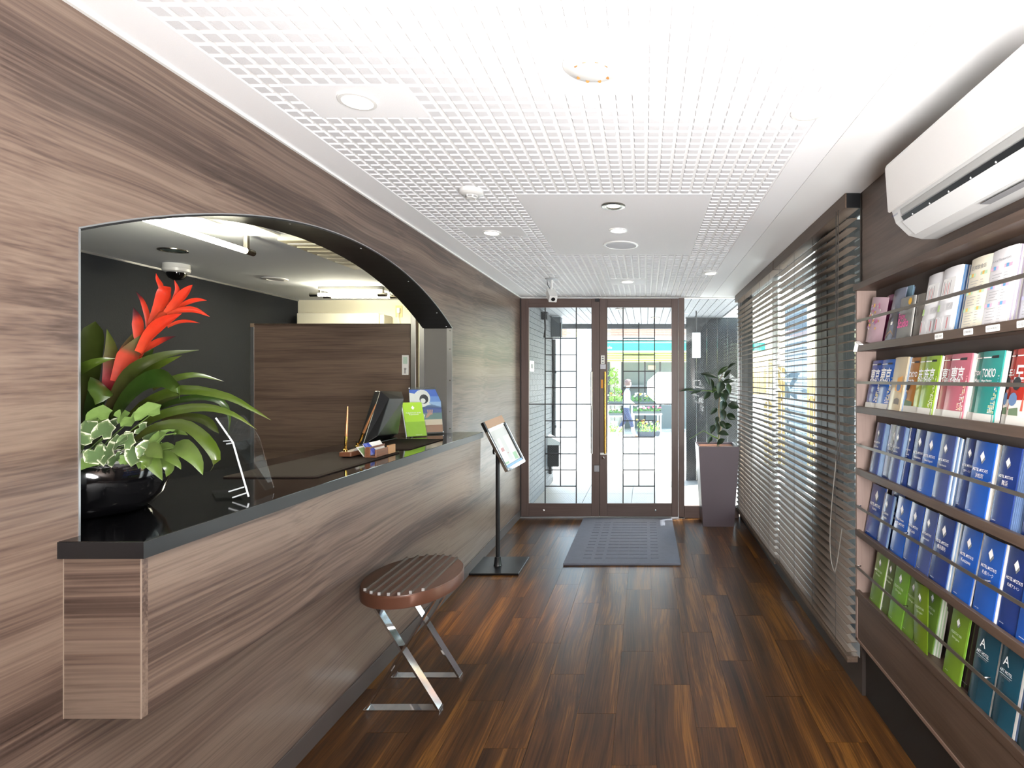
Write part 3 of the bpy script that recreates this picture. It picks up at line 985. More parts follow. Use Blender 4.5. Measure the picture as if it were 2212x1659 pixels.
# printed map
M_MAPG, M_MAPR, M_MAPN = mat('map_grey', (218, 216, 214), 0.6), mat('map_red', (206, 160, 160), 0.6), mat('map_green', (170, 200, 170), 0.6)
mp = MB()
for (x0, x1, z0, z1, k) in ((-0.11, 0.11, 0.05, 0.12, 0), (-0.10, -0.06, -0.02, 0.10, 0), (-0.02, 0.03, -0.15, 0.05, 0), (0.05, 0.10, -0.16, -0.10, 2), (-0.10, -0.05, -0.16, -0.145, 2), (-0.07, -0.03, -0.06, -0.03, 1), (-0.01, 0.005, -0.09, -0.08, 1)):
    mp.box(x0, x1, -0.0006, -0.0002, z0, z1, k, M=MF)
mp.build('map_print', [M_MAPG, M_MAPR, M_MAPN], sheet)
MB().box(-0.02, 0.02, 0.014, 0.05, -0.03, 0.03, M=MF).build('clamp', M_BLACK_METAL, ss)
kp = MF @ Vector((0, 0.045, 0))
MB().tube([(-0.016, -0.01, 0.90), kp], 0.014, 10).build('swivel_arm', M_BLACK_METAL, ss, smooth=True)
MB().lathe([(0, 0), (0.026, 0.002), (0.026, 0.018), (0, 0.020)], n=12, M=Matrix.Translation((-0.034, -0.01, 0.93)) @ Matrix.Rotation(R(-90), 4, 'Y')).build('knob', M_BLACK_METAL, ss, smooth=True)

# ================================================================ entrance mat
M_MATC = mat('grey_carpet', (118, 119, 130), 0.95, bump=0.6, bump_scale=500, var=0.10, var_scale=20)
dm = thing('door_mat', 'grey carpet door mat with a pattern of recessed bars before the doors', 'mat', (-0.19, 4.54, 0))
# carpet field with recessed rectangular cuts: pile blocks on a thin backing
MB().box(-0.47, 0.47, 0, 1.50, 0.0005, 0.006).build('backing', mat('carpet_groove', (78, 79, 88), 0.95), dm)
cols_, rows_ = 7, 13
rx0, rx1, ry0, ry1 = -0.33, 0.33, 0.13, 1.39
pw_, ph_ = (rx1 - rx0) / cols_, (ry1 - ry0) / rows_
pile = MB()
zt = 0.017
pile.box(-0.476, rx0, 0, 1.5, 0.006, zt)
pile.box(rx1, 0.476, 0, 1.5, 0.006, zt)
pile.box(rx0, rx1, 0, ry0, 0.006, zt)
pile.box(rx0, rx1, ry1, 1.5, 0.006, zt)
g = 0.016
for c in range(cols_):
    xa = rx0 + c * pw_
    mid = c in (2, 3, 4)
    cut_w = 0.066
    # lane between columns
    pile.box(xa + cut_w if not mid else xa + pw_ - 0.004, xa + pw_, ry0, ry1, 0.006, zt)
    for r_ in range(rows_):
        ya = ry0 + r_ * ph_
        inner = mid and 2 <= r_ < rows_ - 2
        w_ = pw_ - 0.004 if mid else cut_w
        # bar of pile, then a dark cut
        pile.box(xa, xa + w_, ya + g, ya + ph_, 0.006, zt)
pile.build('pile', M_MATC, dm)

# ================================================================ ceiling fixtures
M_TRIM = mat('lamp_trim_white', (238, 238, 236), 0.35)
M_NICKEL = mat('nickel_trim', (150, 146, 138), 0.25, metal=1.0)


def downlight(x, y, r, label, z=ZC, trim=None, lamp=None, group='round ceiling downlights'):
    t = thing('downlight', label, 'light', (x, y, z), group=group)
    MB().lathe([(r * 0.78, -0.001), (r, -0.001), (r * 0.99, -0.006), (r * 0.80, -0.007), (r * 0.78, -0.004)], n=32).build('trim_ring', trim or M_TRIM, t, smooth=True)
    MB().lathe([(0, -0.0035), (r * 0.78, -0.0025), (r * 0.78, -0.0015), (0, -0.0015)], n=24).build('lamp_glass', lamp or M_LAMP, t)
    return t


downlight(-0.923, 1.799, 0.058, 'white recessed downlight nearest the walnut wall, above the arch')
dl = downlight(-0.934, 3.41, 0.056, 'white recessed downlight between the smoke detector and the walnut wall')
spd = bpy.data.lights.new('halogen_spot', 'SPOT')
spd.energy = 120
spd.color = (1.0, 0.72, 0.42)
spd.spot_size = R(34)
spd.spot_blend = 0.9
spd.shadow_soft_size = 0.04
spo = bpy.data.objects.new('halogen_spot', spd)
COL.objects.link(spo)
spo.parent = dl
spo.location = (0, 0, -0.02)
spo.rotation_euler = (R(6), 0, 0)
downlight(-0.163, 3.358, 0.055, 'white downlight between the steel spotlight and the ceiling speaker')
downlight(-0.165, 5.117, 0.060, 'white downlight just inside the entrance doors')
downlight(0.545, 1.87, 0.060, 'white downlight on the ceiling edge near the air conditioner')
downlight(0.548, 4.716, 0.058, 'white downlight on the ceiling edge above the far blind')

t = thing('spotlight', 'brushed steel recessed spotlight in the plain ceiling panel', 'light', (-0.164, 2.885, ZC))
MB().lathe([(0.034, -0.002), (0.062, -0.001), (0.062, -0.006), (0.05, -0.010), (0.036, -0.006)], n=32).build('trim_ring', M_NICKEL, t, smooth=True)
MB().lathe([(0.0, -0.0045), (0.034, -0.003), (0.034, -0.002), (0, -0.002)], n=24).build('lamp_glass', M_LAMP, t)

t = thing('ceiling_speaker', 'round white flush speaker in the plain ceiling panel', 'speaker', (-0.163, 3.727, ZC))
MB().lathe([(0.100, -0.001), (0.116, -0.001), (0.115, -0.006), (0.102, -0.008), (0.100, -0.005)], n=40).build('rim', M_TRIM, t, smooth=True)
MB().lathe([(0, -0.006), (0.100, -0.005), (0.100, -0.002), (0, -0.002)], n=40).build('grille', mat('speaker_grille', (222, 224, 230), 0.7, bump=0.4, bump_scale=900), t)

t = thing('ceiling_dome_lamp', 'shallow white dome lamp with a ring of small holes nearest the viewer', 'light', (-0.152, 1.60, ZC))
MB().lathe([(0.082, -0.0005), (0.083, -0.004), (0.066, -0.010), (0.040, -0.022), (0.0, -0.026)], n=40).build('dome', mat('dome_white', (242, 241, 238), 0.4), t, smooth=True)
M_HOLE = mat('amber_hole', (186, 130, 70), 0.6)
for a in (215, 250, 290, 325, 35, 70, 110, 145):
    aa = R(a)
    MB().lathe([(0, -0.0005), (0.0055, -0.0005), (0.0055, 0.0005), (0, 0.0005)], n=12, M=Matrix.Translation((0.051 * math.cos(aa), 0.051 * math.sin(aa), -0.0185)) @ Matrix.Rotation(R(24), 4, Vector((-math.sin(aa), math.cos(aa), 0)))).build('vent_hole', M_HOLE, t)

t = thing('smoke_detector', 'round white smoke detector on the gridded ceiling', 'smoke detector', (-0.82, 2.645, ZC))
MB().lathe([(0, -0.0005), (0.056, -0.0005), (0.056, -0.018), (0.046, -0.026), (0.030, -0.028), (0, -0.028)], n=32).build('housing', M_WHITE, t, smooth=True)
MB().lathe([(0, -0.040), (0.022, -0.042), (0.027, -0.038), (0.029, -0.028), (0, -0.028)], n=6).build('sensor_cap', M_WHITE, t)
for k in range(6):
    a = R(60 * k + 30)
    MB().box(-0.010, 0.010, -0.001, 0.001, -0.004, 0.004, M=Matrix.Translation((0.0245 * math.cos(a), 0.0245 * math.sin(a), -0.034)) @ Matrix.Rotation(a + math.pi / 2, 4, 'Z')).build('slot', mat('slot_grey', (150, 150, 150), 0.5), t)

t = thing('security_camera', 'small white box camera hanging from the ceiling before the left door', 'camera', (-0.829, 4.976, ZC))
MB().lathe([(0, -0.0005), (0.060, -0.0005), (0.056, -0.008), (0, -0.010)], n=28).build('mount_plate', mat('mount_grey', (176, 178, 182), 0.45), t, smooth=True)
MB().tube([(0, 0, -0.008), (0, 0, -0.075), (-0.006, -0.008, -0.095)], 0.010, 12).build('bracket', M_WHITE, t, smooth=True)
Mc = Matrix.Translation((-0.002, -0.01, -0.145)) @ Matrix.Rotation(R(24), 4, 'Z') @ Matrix.Rotation(R(38), 4, 'X')
MB().box(-0.036, 0.036, -0.075, 0.060, -0.032, 0.032, M=Mc).build('housing', M_WHITE, t, bevel=0.004)
MB().lathe([(0, 0), (0.018, 0), (0.018, 0.004), (0, 0.004)], n=16, M=Mc @ Matrix.Translation((0, -0.075, 0)) @ Matrix.Rotation(R(90), 4, 'X')).build('lens', M_DARK, t)
MB().tube([(-0.045, 0.01, -0.008), (-0.040, 0.01, -0.05), (-0.018, 0.008, -0.09), (-0.012, 0.004, -0.115)], 0.003, 6).build('cable', M_DARK, t)

# ================================================================ office beyond the arch
t = thing('office_partition', 'walnut office partition with aluminium end post behind the counter', 'partition', (-2.55, 4.6, 0))
PX0, PX1 = -3.222, -1.92
PZ = 1.962
box_part('panel', M_PARTITION, t, PX0 + 0.03 + 2.55, PX1 + 2.55, -0.02, 0.02, 0.0005, PZ - 0.006)
box_part('end_post', M_ALU, t, PX0 + 2.55, PX0 + 0.03 + 2.55, -0.024, 0.024, 0.0005, PZ - 0.006, 0.002)
box_part('post_cap', mat('cap_tan', (150, 128, 108), 0.5), t, PX0 - 0.001 + 2.55, PX0 + 0.031 + 2.55, -0.025, 0.025, PZ - 0.03, PZ + 0.002, 0.002)
box_part('top_rail', M_SHELF, t, PX0 + 0.031 + 2.55, PX1 + 2.55, -0.024, 0.024, PZ - 0.012, PZ)
t = MB().box(-1.912, -1.870, 4.57, 4.63, 0.0005, OZ - 0.0005).build('trim_6', M_ALU, bevel=0.002)
tag(t, 'tall bright aluminium post at the right end of the office partition', 'post', kind='structure')
t = thing('key_switch', 'small white switch plate with a key at the right end of the partition', 'switch', (-1.955, 4.58, 0))
kz0, kz1 = CH - (810 - VY) * 4.57 / F, CH - (767 - VY) * 4.57 / F
box_part('plate', M_WHITE, t, -0.028, 0.026, -0.010, -0.0005, kz0, kz1, 0.002)
box_part('green_label', mat('pale_green_label', (190, 214, 200), 0.5), t, -0.018, 0.016, -0.0112, -0.0102, (kz0 + kz1) / 2 + 0.01, kz1 - 0.015)
MB().lathe([(0, 0), (0.009, 0), (0.009, 0.006), (0, 0.006)], n=12, M=Matrix.Translation((0, -0.010, kz0 + 0.05)) @ Matrix.Rotation(R(90), 4, 'X')).build('key_barrel', M_ALU, t)
box_part('key', mat('steel_grey', (150, 150, 154), 0.4, metal=0.8), t, -0.004, 0.004, -0.018, -0.0165, kz0 + 0.012, kz0 + 0.05)

# fluorescent battens
t = thing('fluorescent_batten', 'long fluorescent tube on a white base running along the office ceiling', 'light', (-2.39, 2.75, OZ))
box_part('base_plate', mat('batten_white', (240, 238, 226), 0.4), t, -0.02, 0.20, -0.62, 0.62, -0.012, -0.0005, 0.003)
box_part('access_slot', M_DARK, t, 0.03, 0.10, 0.10, 0.36, -0.0135, -0.0122)
MB().tube([(0, -0.60, -0.105), (0, 0.60, -0.105)], 0.016, 16).build('tube', M_TUBE, t, smooth=True)
for s in (-1, 1):
    MB().tube([(0, s * 0.60, -0.105), (0, s * 0.67, -0.105)], 0.019, 14).build('end_holder', M_NICKEL, t, smooth=True)
    MB().box(-0.012, 0.012, s * 0.612 - 0.010, s * 0.612 + 0.010, -0.09, -0.012).build('bracket', M_NICKEL, t)
t = thing('fluorescent_batten', 'twin fluorescent lamp across the office ceiling before the cream wall', 'light', (-2.77, 5.35, OZ))
box_part('base_plate', mat('batten_white', (240, 238, 226), 0.4), t, -0.30, 0.30, -0.09, 0.09, -0.03, -0.0005, 0.003)
for yy in (-0.06, 0.06):
    MB().tube([(-0.28 + yy * 0.5, yy, -0.075), (0.28 + yy * 0.5, yy, -0.075)], 0.016, 14).build('tube', M_TUBE, t, smooth=True)
    for s in (-1, 1):
        MB().tube([(s * 0.28 + yy * 0.5, yy, -0.075), (s * 0.36 + yy * 0.5, yy, -0.075)], 0.019, 12).build('end_holder', M_NICKEL, t, smooth=True)
        MB().box(s * 0.30 - 0.008, s * 0.30 + 0.008, yy - 0.006, yy + 0.006, -0.060, -0.0005).build('bracket', M_NICKEL, t)

t = thing('dome_camera', 'white dome security camera with black bubble above the red flower', 'camera', (-3.56, 4.26, OZ))
MB().lathe([(0, -0.0005), (0.085, -0.0005), (0.085, -0.03), (0.088, -0.035), (0.085, -0.055), (0.070, -0.065), (0, -0.065)], n=32).build('housing', M_WHITE, t, smooth=True)
MB().lathe([(0.062, -0.065), (0.060, -0.085), (0.048, -0.105), (0.025, -0.118), (0, -0.122)], n=28).build('bubble', mat('black_bubble', (8, 8, 9), 0.05, spec=0.8), t, smooth=True)
t = downlight(-3.19, 3.79, 0.085, 'steel rimmed office downlight left of the fluorescent tube', OZ, M_NICKEL, mat('dim_glass', (120, 140, 135), 0.1), group='office ceiling rounds')
t = thing('ceiling_vent', 'round white office ceiling vent above the partition', 'vent', (-3.21, 4.865, OZ))
MB().lathe([(0.06, -0.001), (0.10, -0.0005), (0.098, -0.008), (0.066, -0.012), (0.06, -0.006)], n=32).build('rim', M_WHITE, t, smooth=True)
MB().lathe([(0, -0.008), (0.06, -0.005), (0.06, -0.002), (0, -0.002)], n=28).build('disc', mat('vent_grey', (170, 172, 176), 0.6), t)
t = thing('ceiling_cassette', 'beige flush air vent panel on the office ceiling behind the black arch', 'vent', (-2.02, 3.86, OZ))
box_part('panel', mat('cassette_beige', (196, 188, 164), 0.5), t, -0.22, 0.22, -0.45, 0.45, -0.03, -0.0005, 0.006)
box_part('grille_frame', mat('cassette_cream', (226, 220, 200), 0.5), t, -0.20, 0.20, -0.38, -0.34, -0.036, -0.031)
for k in range(6):
    box_part('louvre', mat('cassette_beige', (196, 188, 164), 0.5), t, -0.19, 0.19, -0.30 + k * 0.11, -0.235 + k * 0.11, -0.038, -0.031)
t = thing('office_air_conditioner', 'white wall unit showing above the office partition', 'air conditioner', (-3.20, OY - 0.0, 1.93))
box_part('body', mat('unit_cream', (228, 224, 208), 0.4), t, -0.50, 0.37, -0.22, -0.0005, 0.0, 0.285, 0.012)
box_part('end_cap', mat('unit_cream2', (206, 202, 188), 0.4), t, 0.371, 0.42, -0.20, -0.0005, 0.0, 0.27, 0.01)
t = thing('wall_outlet', 'cream wall outlet with a plug and cable above the partition', 'outlet', (-2.70, OY, 0))
box_part('plate', mat('outlet_yellow', (222, 206, 150), 0.5), t, -0.045, 0.03, -0.008, -0.0005, 2.19, 2.32, 0.002)
box_part('plug', M_WHITE, t, -0.02, 0.012, -0.035, -0.0085, 2.235, 2.29, 0.004)
MB().tube([(-0.004, -0.03, 2.235), (-0.004, -0.035, 2.18), (0.01, -0.02, 2.10), (0.012, -0.02, 1.9)], 0.005, 6).build('cable', M_WHITE, t)

# ================================================================ things on the worktop
def C(px, py):
    """point of the worktop under a pixel of the photograph"""
    Y = F * (CH - CT) / (py - VY)
    return Vector(((px - VX) * Y / F, Y, CT))


# leather pads
M_PAD = mat('brown_leather', (44, 35, 31), 0.75, spec=0.08)


def rounded(x0, x1, y0, y1, r, n=5):
    out = []
    for cx, cy, a0 in ((x1 - r, y1 - r, 0), (x0 + r, y1 - r, 90), (x0 + r, y0 + r, 180), (x1 - r, y0 + r, 270)):
        for k in range(n + 1):
            a = R(a0 + 90 * k / n)
            out.append((cx + r * math.cos(a), cy + r * math.sin(a)))
    return out


def pad(label, x0, x1, y0, y1):
    t = thing('desk_pad', label, 'desk pad', ((x0 + x1) / 2, (y0 + y1) / 2, CT), group='leather pads on the worktop')
    hx, hy = (x1 - x0) / 2, (y1 - y0) / 2
    MB().prism(rounded(-hx, hx, -hy, hy, 0.02), 'Z', 0.0005, 0.005).build('leather', M_PAD, t, bevel=0.001)
    MB().prism(rounded(-hx + 0.012, hx - 0.012, -hy + 0.012, hy - 0.012, 0.014), 'Z', 0.0052, 0.006).build('inlay', M_PAD, t)


pad('large brown leather desk pad under the pen stand', -1.62, -1.255, 2.14, 2.88)
pad('smaller brown leather desk pad before the green leaflet holder', -1.60, -1.262, 3.0, 3.52)

# pen stand: wooden block with two brass holders and two pens
M_PENWOOD = wood('pen_stand_wood', [(0.3, (78, 48, 34)), (0.5, (112, 72, 50)), (0.7, (92, 58, 40))], 'Y', band=40, along=2, fine=200, rough=0.3, warp=0.02)
M_PENGOLD = mat('pen_copper', (196, 140, 96), 0.28, metal=0.8)
c0 = C(745, 992)
t = thing('pen_stand', 'wooden pen stand with two copper-coloured pens on the large pad', 'pen stand', (c0.x, c0.y, CT + 0.006))
box_part('block', M_PENWOOD, t, -0.03, 0.03, 0.0, 0.21, 0.004, 0.028, 0.006)
for yy in (0.03, 0.18):
    box_part('foot', M_DARK, t, -0.02, 0.02, yy - 0.008, yy + 0.008, 0.0005, 0.004)
Yp = c0.y + 0.03
a0 = P(746, 978, Yp) - Vector(t.location)
a1 = P(751, 878, Yp) - Vector(t.location)
b0 = P(772, 965, c0.y + 0.17) - Vector(t.location)
b1 = P(812, 873, c0.y + 0.17) - Vector(t.location)
for s, e in ((a0, a1), (b0, b1)):
    s.z = 0.030
    d = (e - s)
    hold = MB().lathe([(0, -0.002), (0.010, -0.002), (0.010, 0.006), (0.006, 0.010), (0.007, 0.022), (0, 0.022)], (s.x, s.y, s.z), 16).build('brass_socket', M_BRASS, t, smooth=True)
    MB().tube([s + d * 0.07, s + d * 0.10, s + d * 0.16, s + d * 0.33], [0.003, 0.0055, 0.0062, 0.0062], 12).build('pen_cap', M_BRASS, t, smooth=True)
    MB().tube([s + d * 0.33, s + d * 0.36, s + d * 0.58, s + d * 0.60, s + d * 0.9, s + d], [0.0062, 0.0066, 0.0062, 0.0058, 0.0042, 0.0025], 12).build('pen', M_PENGOLD, t, smooth=True)

# tent card and business-card holder
tc = C(790, 990)
t = thing('tent_card', 'green and white folded card leaning behind the wooden card box', 'card', (tc.x, tc.y, CT + 0.001))
MG = mat('card_green', (140, 172, 112), 0.5)
up = P(775, 963, tc.y) - Vector(t.location)
far = P(842, 947, tc.y + 0.20) - Vector(t.location)
q0, q1, q2, q3 = Vector((-0.005, 0, 0.001)), Vector((-0.045, 0.0, 0.052)), Vector((-0.045, 0.21, 0.052)), Vector((-0.005, 0.21, 0.001))
nrm = (q1 - q0).cross(q3 - q0).normalized() * 0.0012
MB().add([q0, q1, q2, q3, q0 + nrm, q1 + nrm, q2 + nrm, q3 + nrm], [(0, 1, 2, 3), (7, 6, 5, 4), (0, 4, 5, 1), (1, 5, 6, 2), (2, 6, 7, 3), (3, 7, 4, 0)]).build('front_leaf', M_PAPER, t)
e0, e1 = q0.lerp(q1, 0.12), q0.lerp(q1, 0.86)
f0, f1 = q3.lerp(q2, 0.12), q3.lerp(q2, 0.86)
sgn = nrm.normalized() * (0.0018 if nrm.x > 0 else -0.0006)
ee = [p.lerp(qq, k) + sgn for p, qq, k in ((e0, f0, 0.04), (e1, f1, 0.04), (e1, f1, 0.42), (e0, f0, 0.42))]
MB().poly(ee).build('green_print', MG, t)
MB().add([q1, q2, Vector((-0.085, 0.21, 0.001)), Vector((-0.085, 0, 0.001)), q1 + Vector((0, 0, -0.002)), q2 + Vector((0, 0, -0.002)), Vector((-0.083, 0.21, 0.001)), Vector((-0.083, 0, 0.001))], [(0, 1, 2, 3), (7, 6, 5, 4)]).build('back_leaf', M_PAPER, t)

ch_ = C(803, 991)
t = thing('card_box', 'wooden business card box with a blue and white card on the worktop edge', 'card holder', (ch_.x, ch_.y, CT))
M_CB = wood('card_box_wood', [(0.3, (92, 58, 42)), (0.5, (128, 84, 60)), (0.7, (104, 68, 48))], 'Y', band=40, along=2, fine=200, rough=0.35, warp=0.02)
M_CBL = mat('card_box_light', (176, 132, 90), 0.4)
box_part('floor_board', M_CB, t, -0.03, 0.022, 0.0, 0.20, 0.004, 0.012, 0.002)
box_part('front_lip', M_CB, t, 0.014, 0.022, 0.0, 0.125, 0.012, 0.042, 0.002)
box_part('front_block', M_CBL, t, 0.012, 0.024, 0.127, 0.20, 0.004, 0.048, 0.001)
box_part('end_wall', M_CB, t, -0.03, -0.008, 0.0, 0.006, 0.012, 0.055, 0.001)
box_part('back_wall', M_CB, t, -0.034, -0.030, 0.0, 0.20, 0.004, 0.05, 0.001)
for yy in (0.015, 0.185):
    box_part('foot', M_DARK, t, -0.02, 0.015, yy - 0.006, yy + 0.006, 0.0005, 0.004)
Mk = Matrix.Translation((-0.012, 0.012, 0.014)) @ Matrix.Rotation(R(-34), 4, 'Y')
for k, (m_, y0_, y1_) in enumerate(((M_PAPER, 0.0, 0.175),)):
    MB().box(-0.0012, 0.0, y0_, y1_, 0.0, 0.066, M=Mk).build('card', m_, t)
M_BLUECARD = mat('card_blue', (44, 66, 170), 0.45)
MB().box(0.0004, 0.0012, 0.0, 0.055, 0.0, 0.066, M=Mk).build('blue_card', M_BLUECARD, t)
MB().poly([Mk @ Vector(p) for p in ((0.0015, 0.055, 0.0), (0.0015, 0.085, 0.0), (0.0015, 0.055, 0.06))]).build('blue_corner', M_BLUECARD, t)
st_ = MB()
for k in range(3):
    st_.box(0.0014, 0.0018, 0.010 + k * 0.008, 0.012 + k * 0.008, 0.0, 0.066, M=Mk)
st_.build('card_stripes', mat('stripe_pale', (170, 180, 230), 0.5), t)

# terminal monitor seen from behind
mb0 = C(842, 962)
t = thing('monitor', 'black desktop monitor seen from behind on the worktop', 'monitor', (-1.62, 3.42, CT))
A_ = [P(785, 962, 3.12), P(822, 845, 3.30), P(868, 846, 3.62), P(850, 952, 3.62)]
A_ = [p - Vector(t.location) for p in A_]
bk = Vector((-0.05, -0.05, 0.0))
front = [p + Vector((-0.05, 0.03, 0.0)) for p in A_]
inn = [A_[0].lerp(A_[2], 0.16) + Vector((0.055, -0.03, 0)), A_[1].lerp(A_[3], 0.14) + Vector((0.055, -0.03, 0)), A_[2].lerp(A_[0], 0.14) + Vector((0.055, -0.03, 0)), A_[3].lerp(A_[1], 0.16) + Vector((0.055, -0.03, 0))]
for p in A_ + front + inn:
    p.z = max(p.z, 0.013)
M_MON = mat('monitor_black', (14, 15, 17), 0.3)
MB().add(A_ + front, [(0, 1, 2, 3), (4, 7, 6, 5), (0, 4, 5, 1), (1, 5, 6, 2), (2, 6, 7, 3), (3, 7, 4, 0)]).build('bezel', M_MON, t, bevel=0.006)
MB().add(A_ + inn, [(4, 5, 6, 7), (0, 1, 5, 4), (1, 2, 6, 5), (2, 3, 7, 6), (3, 0, 4, 7)]).build('rear_shell', M_MON, t, bevel=0.004)
scr = [f.lerp((front[0] + front[2]) / 2, 0.07) + Vector((-0.0015, 0.001, 0)) for f in front]
MB().poly(scr).build('screen', mat('screen_dark', (10, 12, 16), 0.1), t)
box_part('foot', M_MON, t, -0.09, 0.06, -0.11, 0.11, 0.0005, 0.012, 0.004)
pb = P(848, 935, 3.5) - Vector(t.location)
MB().box(pb.x - 0.010, pb.x + 0.014, pb.y - 0.02, pb.y + 0.02, 0.06, 0.095).build('blue_connector', mat('connector_blue', (30, 90, 200), 0.4), t, bevel=0.003)
MB().tube([(pb.x, pb.y, 0.06), (pb.x - 0.01, pb.y + 0.03, 0.02), (pb.x - 0.06, pb.y + 0.06, 0.005)], 0.005, 8).build('cable', M_DARK, t)


def panel_frame(name, label, cat, bl, br, tl, group=None):
    """thing whose local X runs along the bottom edge, local Z up the sheet, facing local -Y"""
    ux_ = (br - bl).normalized()
    uz_ = (tl - bl)
    uz_ = (uz_ - ux_ * uz_.dot(ux_)).normalized()
    uy_ = uz_.cross(ux_)
    o = thing(name, label, cat, bl, group=group)
    o.rotation_euler = Matrix(((ux_.x, uy_.x, uz_.x), (ux_.y, uy_.y, uz_.y), (ux_.z, uy_.z, uz_.z))).to_euler()
    return o, (br - bl).length, (tl - bl).length


def diamond(parent, x, z, s, y, name='logo', m=None, dark=True):
    """tilted white diamond with a grey shadow side"""
    me = MB()
    me.add([(x - s * 0.5, y, z), (x, y, z - s * 0.72), (x + s * 0.5, y, z), (x, y, z + s * 0.72)], [(0, 1, 2, 3)], 0)
    if dark:
        yb = y + 0.0002
        me.add([(x, yb, z - s * 0.72), (x + s * 0.5, yb, z), (x + s * 0.66, yb, z - s * 0.32), (x + s * 0.1, yb, z - s * 1.02)], [(0, 1, 2, 3)], 1)
        me.add([(x - s * 0.5, yb, z), (x, yb, z - s * 0.72), (x + s * 0.1, yb, z - s * 1.02), (x - s * 0.4, yb, z - s * 0.3)], [(0, 1, 2, 3)], 2)
    return me.build(name, [m or M_TXT_W, mat('logo_grey', (120, 122, 124), 0.6), mat('logo_dark', (40, 42, 48), 0.6)], parent)


# green leaflet in an acrylic holder
gb, gr, gt = C(878, 946), C(905, 943), None
bl = Vector((gb.x, 3.62, CT + 0.004))
br = Vector((gb.x + 0.105, 3.70, CT + 0.004))
tl = P(854.5, 871, 3.70)
t, w_, h_ = panel_frame('leaflet_holder', 'acrylic holder with a lime green leaflet beside the poster stand', 'leaflet holder', bl, br, tl)
M_LIME = mat('leaflet_lime', (164, 206, 62), 0.45)
lf = MB().box(0.004, w_ - 0.004, 0.0, 0.002, 0.004, h_).build('leaflet', M_LIME, t)
MB().box(0, w_, 0.004, 0.006, 0, h_ * 0.95).build('back_plate', M_ACRYLIC, t)
MB().box(0, w_, -0.006, -0.004, 0, h_ * 0.42).build('front_pocket', M_ACRYLIC, t)
box_part('edge', M_ACRYLIC_EDGE, t, -0.003, 0.0, -0.006, 0.008, 0, h_ * 0.96)
IM = (Matrix.Translation(t.location) @ t.rotation_euler.to_matrix().to_4x4()).inverted()
aw_ = Vector((-(br - bl).normalized().y, (br - bl).normalized().x, 0)) * 0.085
top_ = bl + (tl - bl) * 0.5
MB().add([IM @ p for p in (bl + aw_ * 0.3 + Vector((0, 0, -0.003)), br + aw_ * 0.3 + Vector((0, 0, -0.003)), br + aw_ * 1.6 + Vector((0, 0, -0.003)), bl + aw_ * 1.6 + Vector((0, 0, -0.003)), top_ + aw_ * 0.1, top_ + (br - bl) + aw_ * 0.1)], [(0, 1, 2, 3), (4, 5, 2, 3)]).build('rear_leg', M_ACRYLIC, t)
diamond(lf, w_ * 0.5, h_ * 0.84, 0.022, -0.0006, dark=False)
text('title', 'FLEXSTAY INN', M_TXT_W, lf, w_ * 0.5, -0.0006, h_ * 0.69, width=w_ * 0.72)
text('subtitle', 'Kiyosumi', M_TXT_W, lf, w_ * 0.5, -0.0006, h_ * 0.64, width=w_ * 0.45)
text('small_print', 'mystays.com', M_TXT_W, lf, w_ * 0.6, -0.0006, h_ * 0.05, width=w_ * 0.3)

# poster in an acrylic stand
bl, br, tl = Vector((-1.585, 3.79, CT + 0.005)), Vector((-1.405, 3.915, CT + 0.005)), P(876, 837, 3.85)
t, w_, h_ = panel_frame('poster_stand', 'acrylic stand with a blue sky and mountain poster at the counter end', 'poster stand', bl, br, tl)
ps = MB().box(0.006, w_ - 0.006, 0.0, 0.001, 0.008, h_ * 0.95).build('poster', mat('poster_white', (226, 224, 226), 0.5), t)
M_SKY1, M_SKY2, M_SKY3 = mat('print_sky1', (70, 110, 205), 0.5), mat('print_sky2', (110, 150, 220), 0.5), mat('print_sky3', (160, 190, 228), 0.5)
x0_, x1_ = 0.006, w_ - 0.006
pr = MB()
y_ = -0.0005
for k, (za, zb) in enumerate(((0.80, 0.95), (0.68, 0.80), (0.55, 0.68))):
    pr.add([(x0_, y_, h_ * za), (x1_, y_, h_ * za), (x1_, y_, h_ * zb), (x0_, y_, h_ * zb)], [(0, 1, 2, 3)], k)
pr.add([(x0_ + 0.05, y_, h_ * 0.30), (x1_, y_, h_ * 0.30), (x1_, y_, h_ * 0.44), (x0_ + 0.05, y_, h_ * 0.44)], [(0, 1, 2, 3)], 4)    # town, greenish
pr.add([(x0_ + 0.05, y_, h_ * 0.44), (x1_, y_, h_ * 0.44), (x1_, y_, h_ * 0.56), (w_ * 0.60, y_, h_ * 0.655), (x0_ + 0.05, y_, h_ * 0.52)], [(0, 1, 2, 3, 4)], 3)  # mountain
pr.add([(w_ * 0.53, y_ - 0.0002, h_ * 0.61), (w_ * 0.66, y_ - 0.0002, h_ * 0.625), (w_ * 0.60, y_ - 0.0002, h_ * 0.655)], [(0, 1, 2)], 5)
pr.add([(x0_, y_, h_ * 0.18), (x1_, y_, h_ * 0.18), (x1_, y_, h_ * 0.30), (x0_, y_, h_ * 0.30)], [(0, 1, 2, 3)], 6)
pr.add([(x0_, y_, 0.008), (x1_, y_, 0.008), (x1_, y_, h_ * 0.18), (x0_, y_, h_ * 0.18)], [(0, 1, 2, 3)], 7)
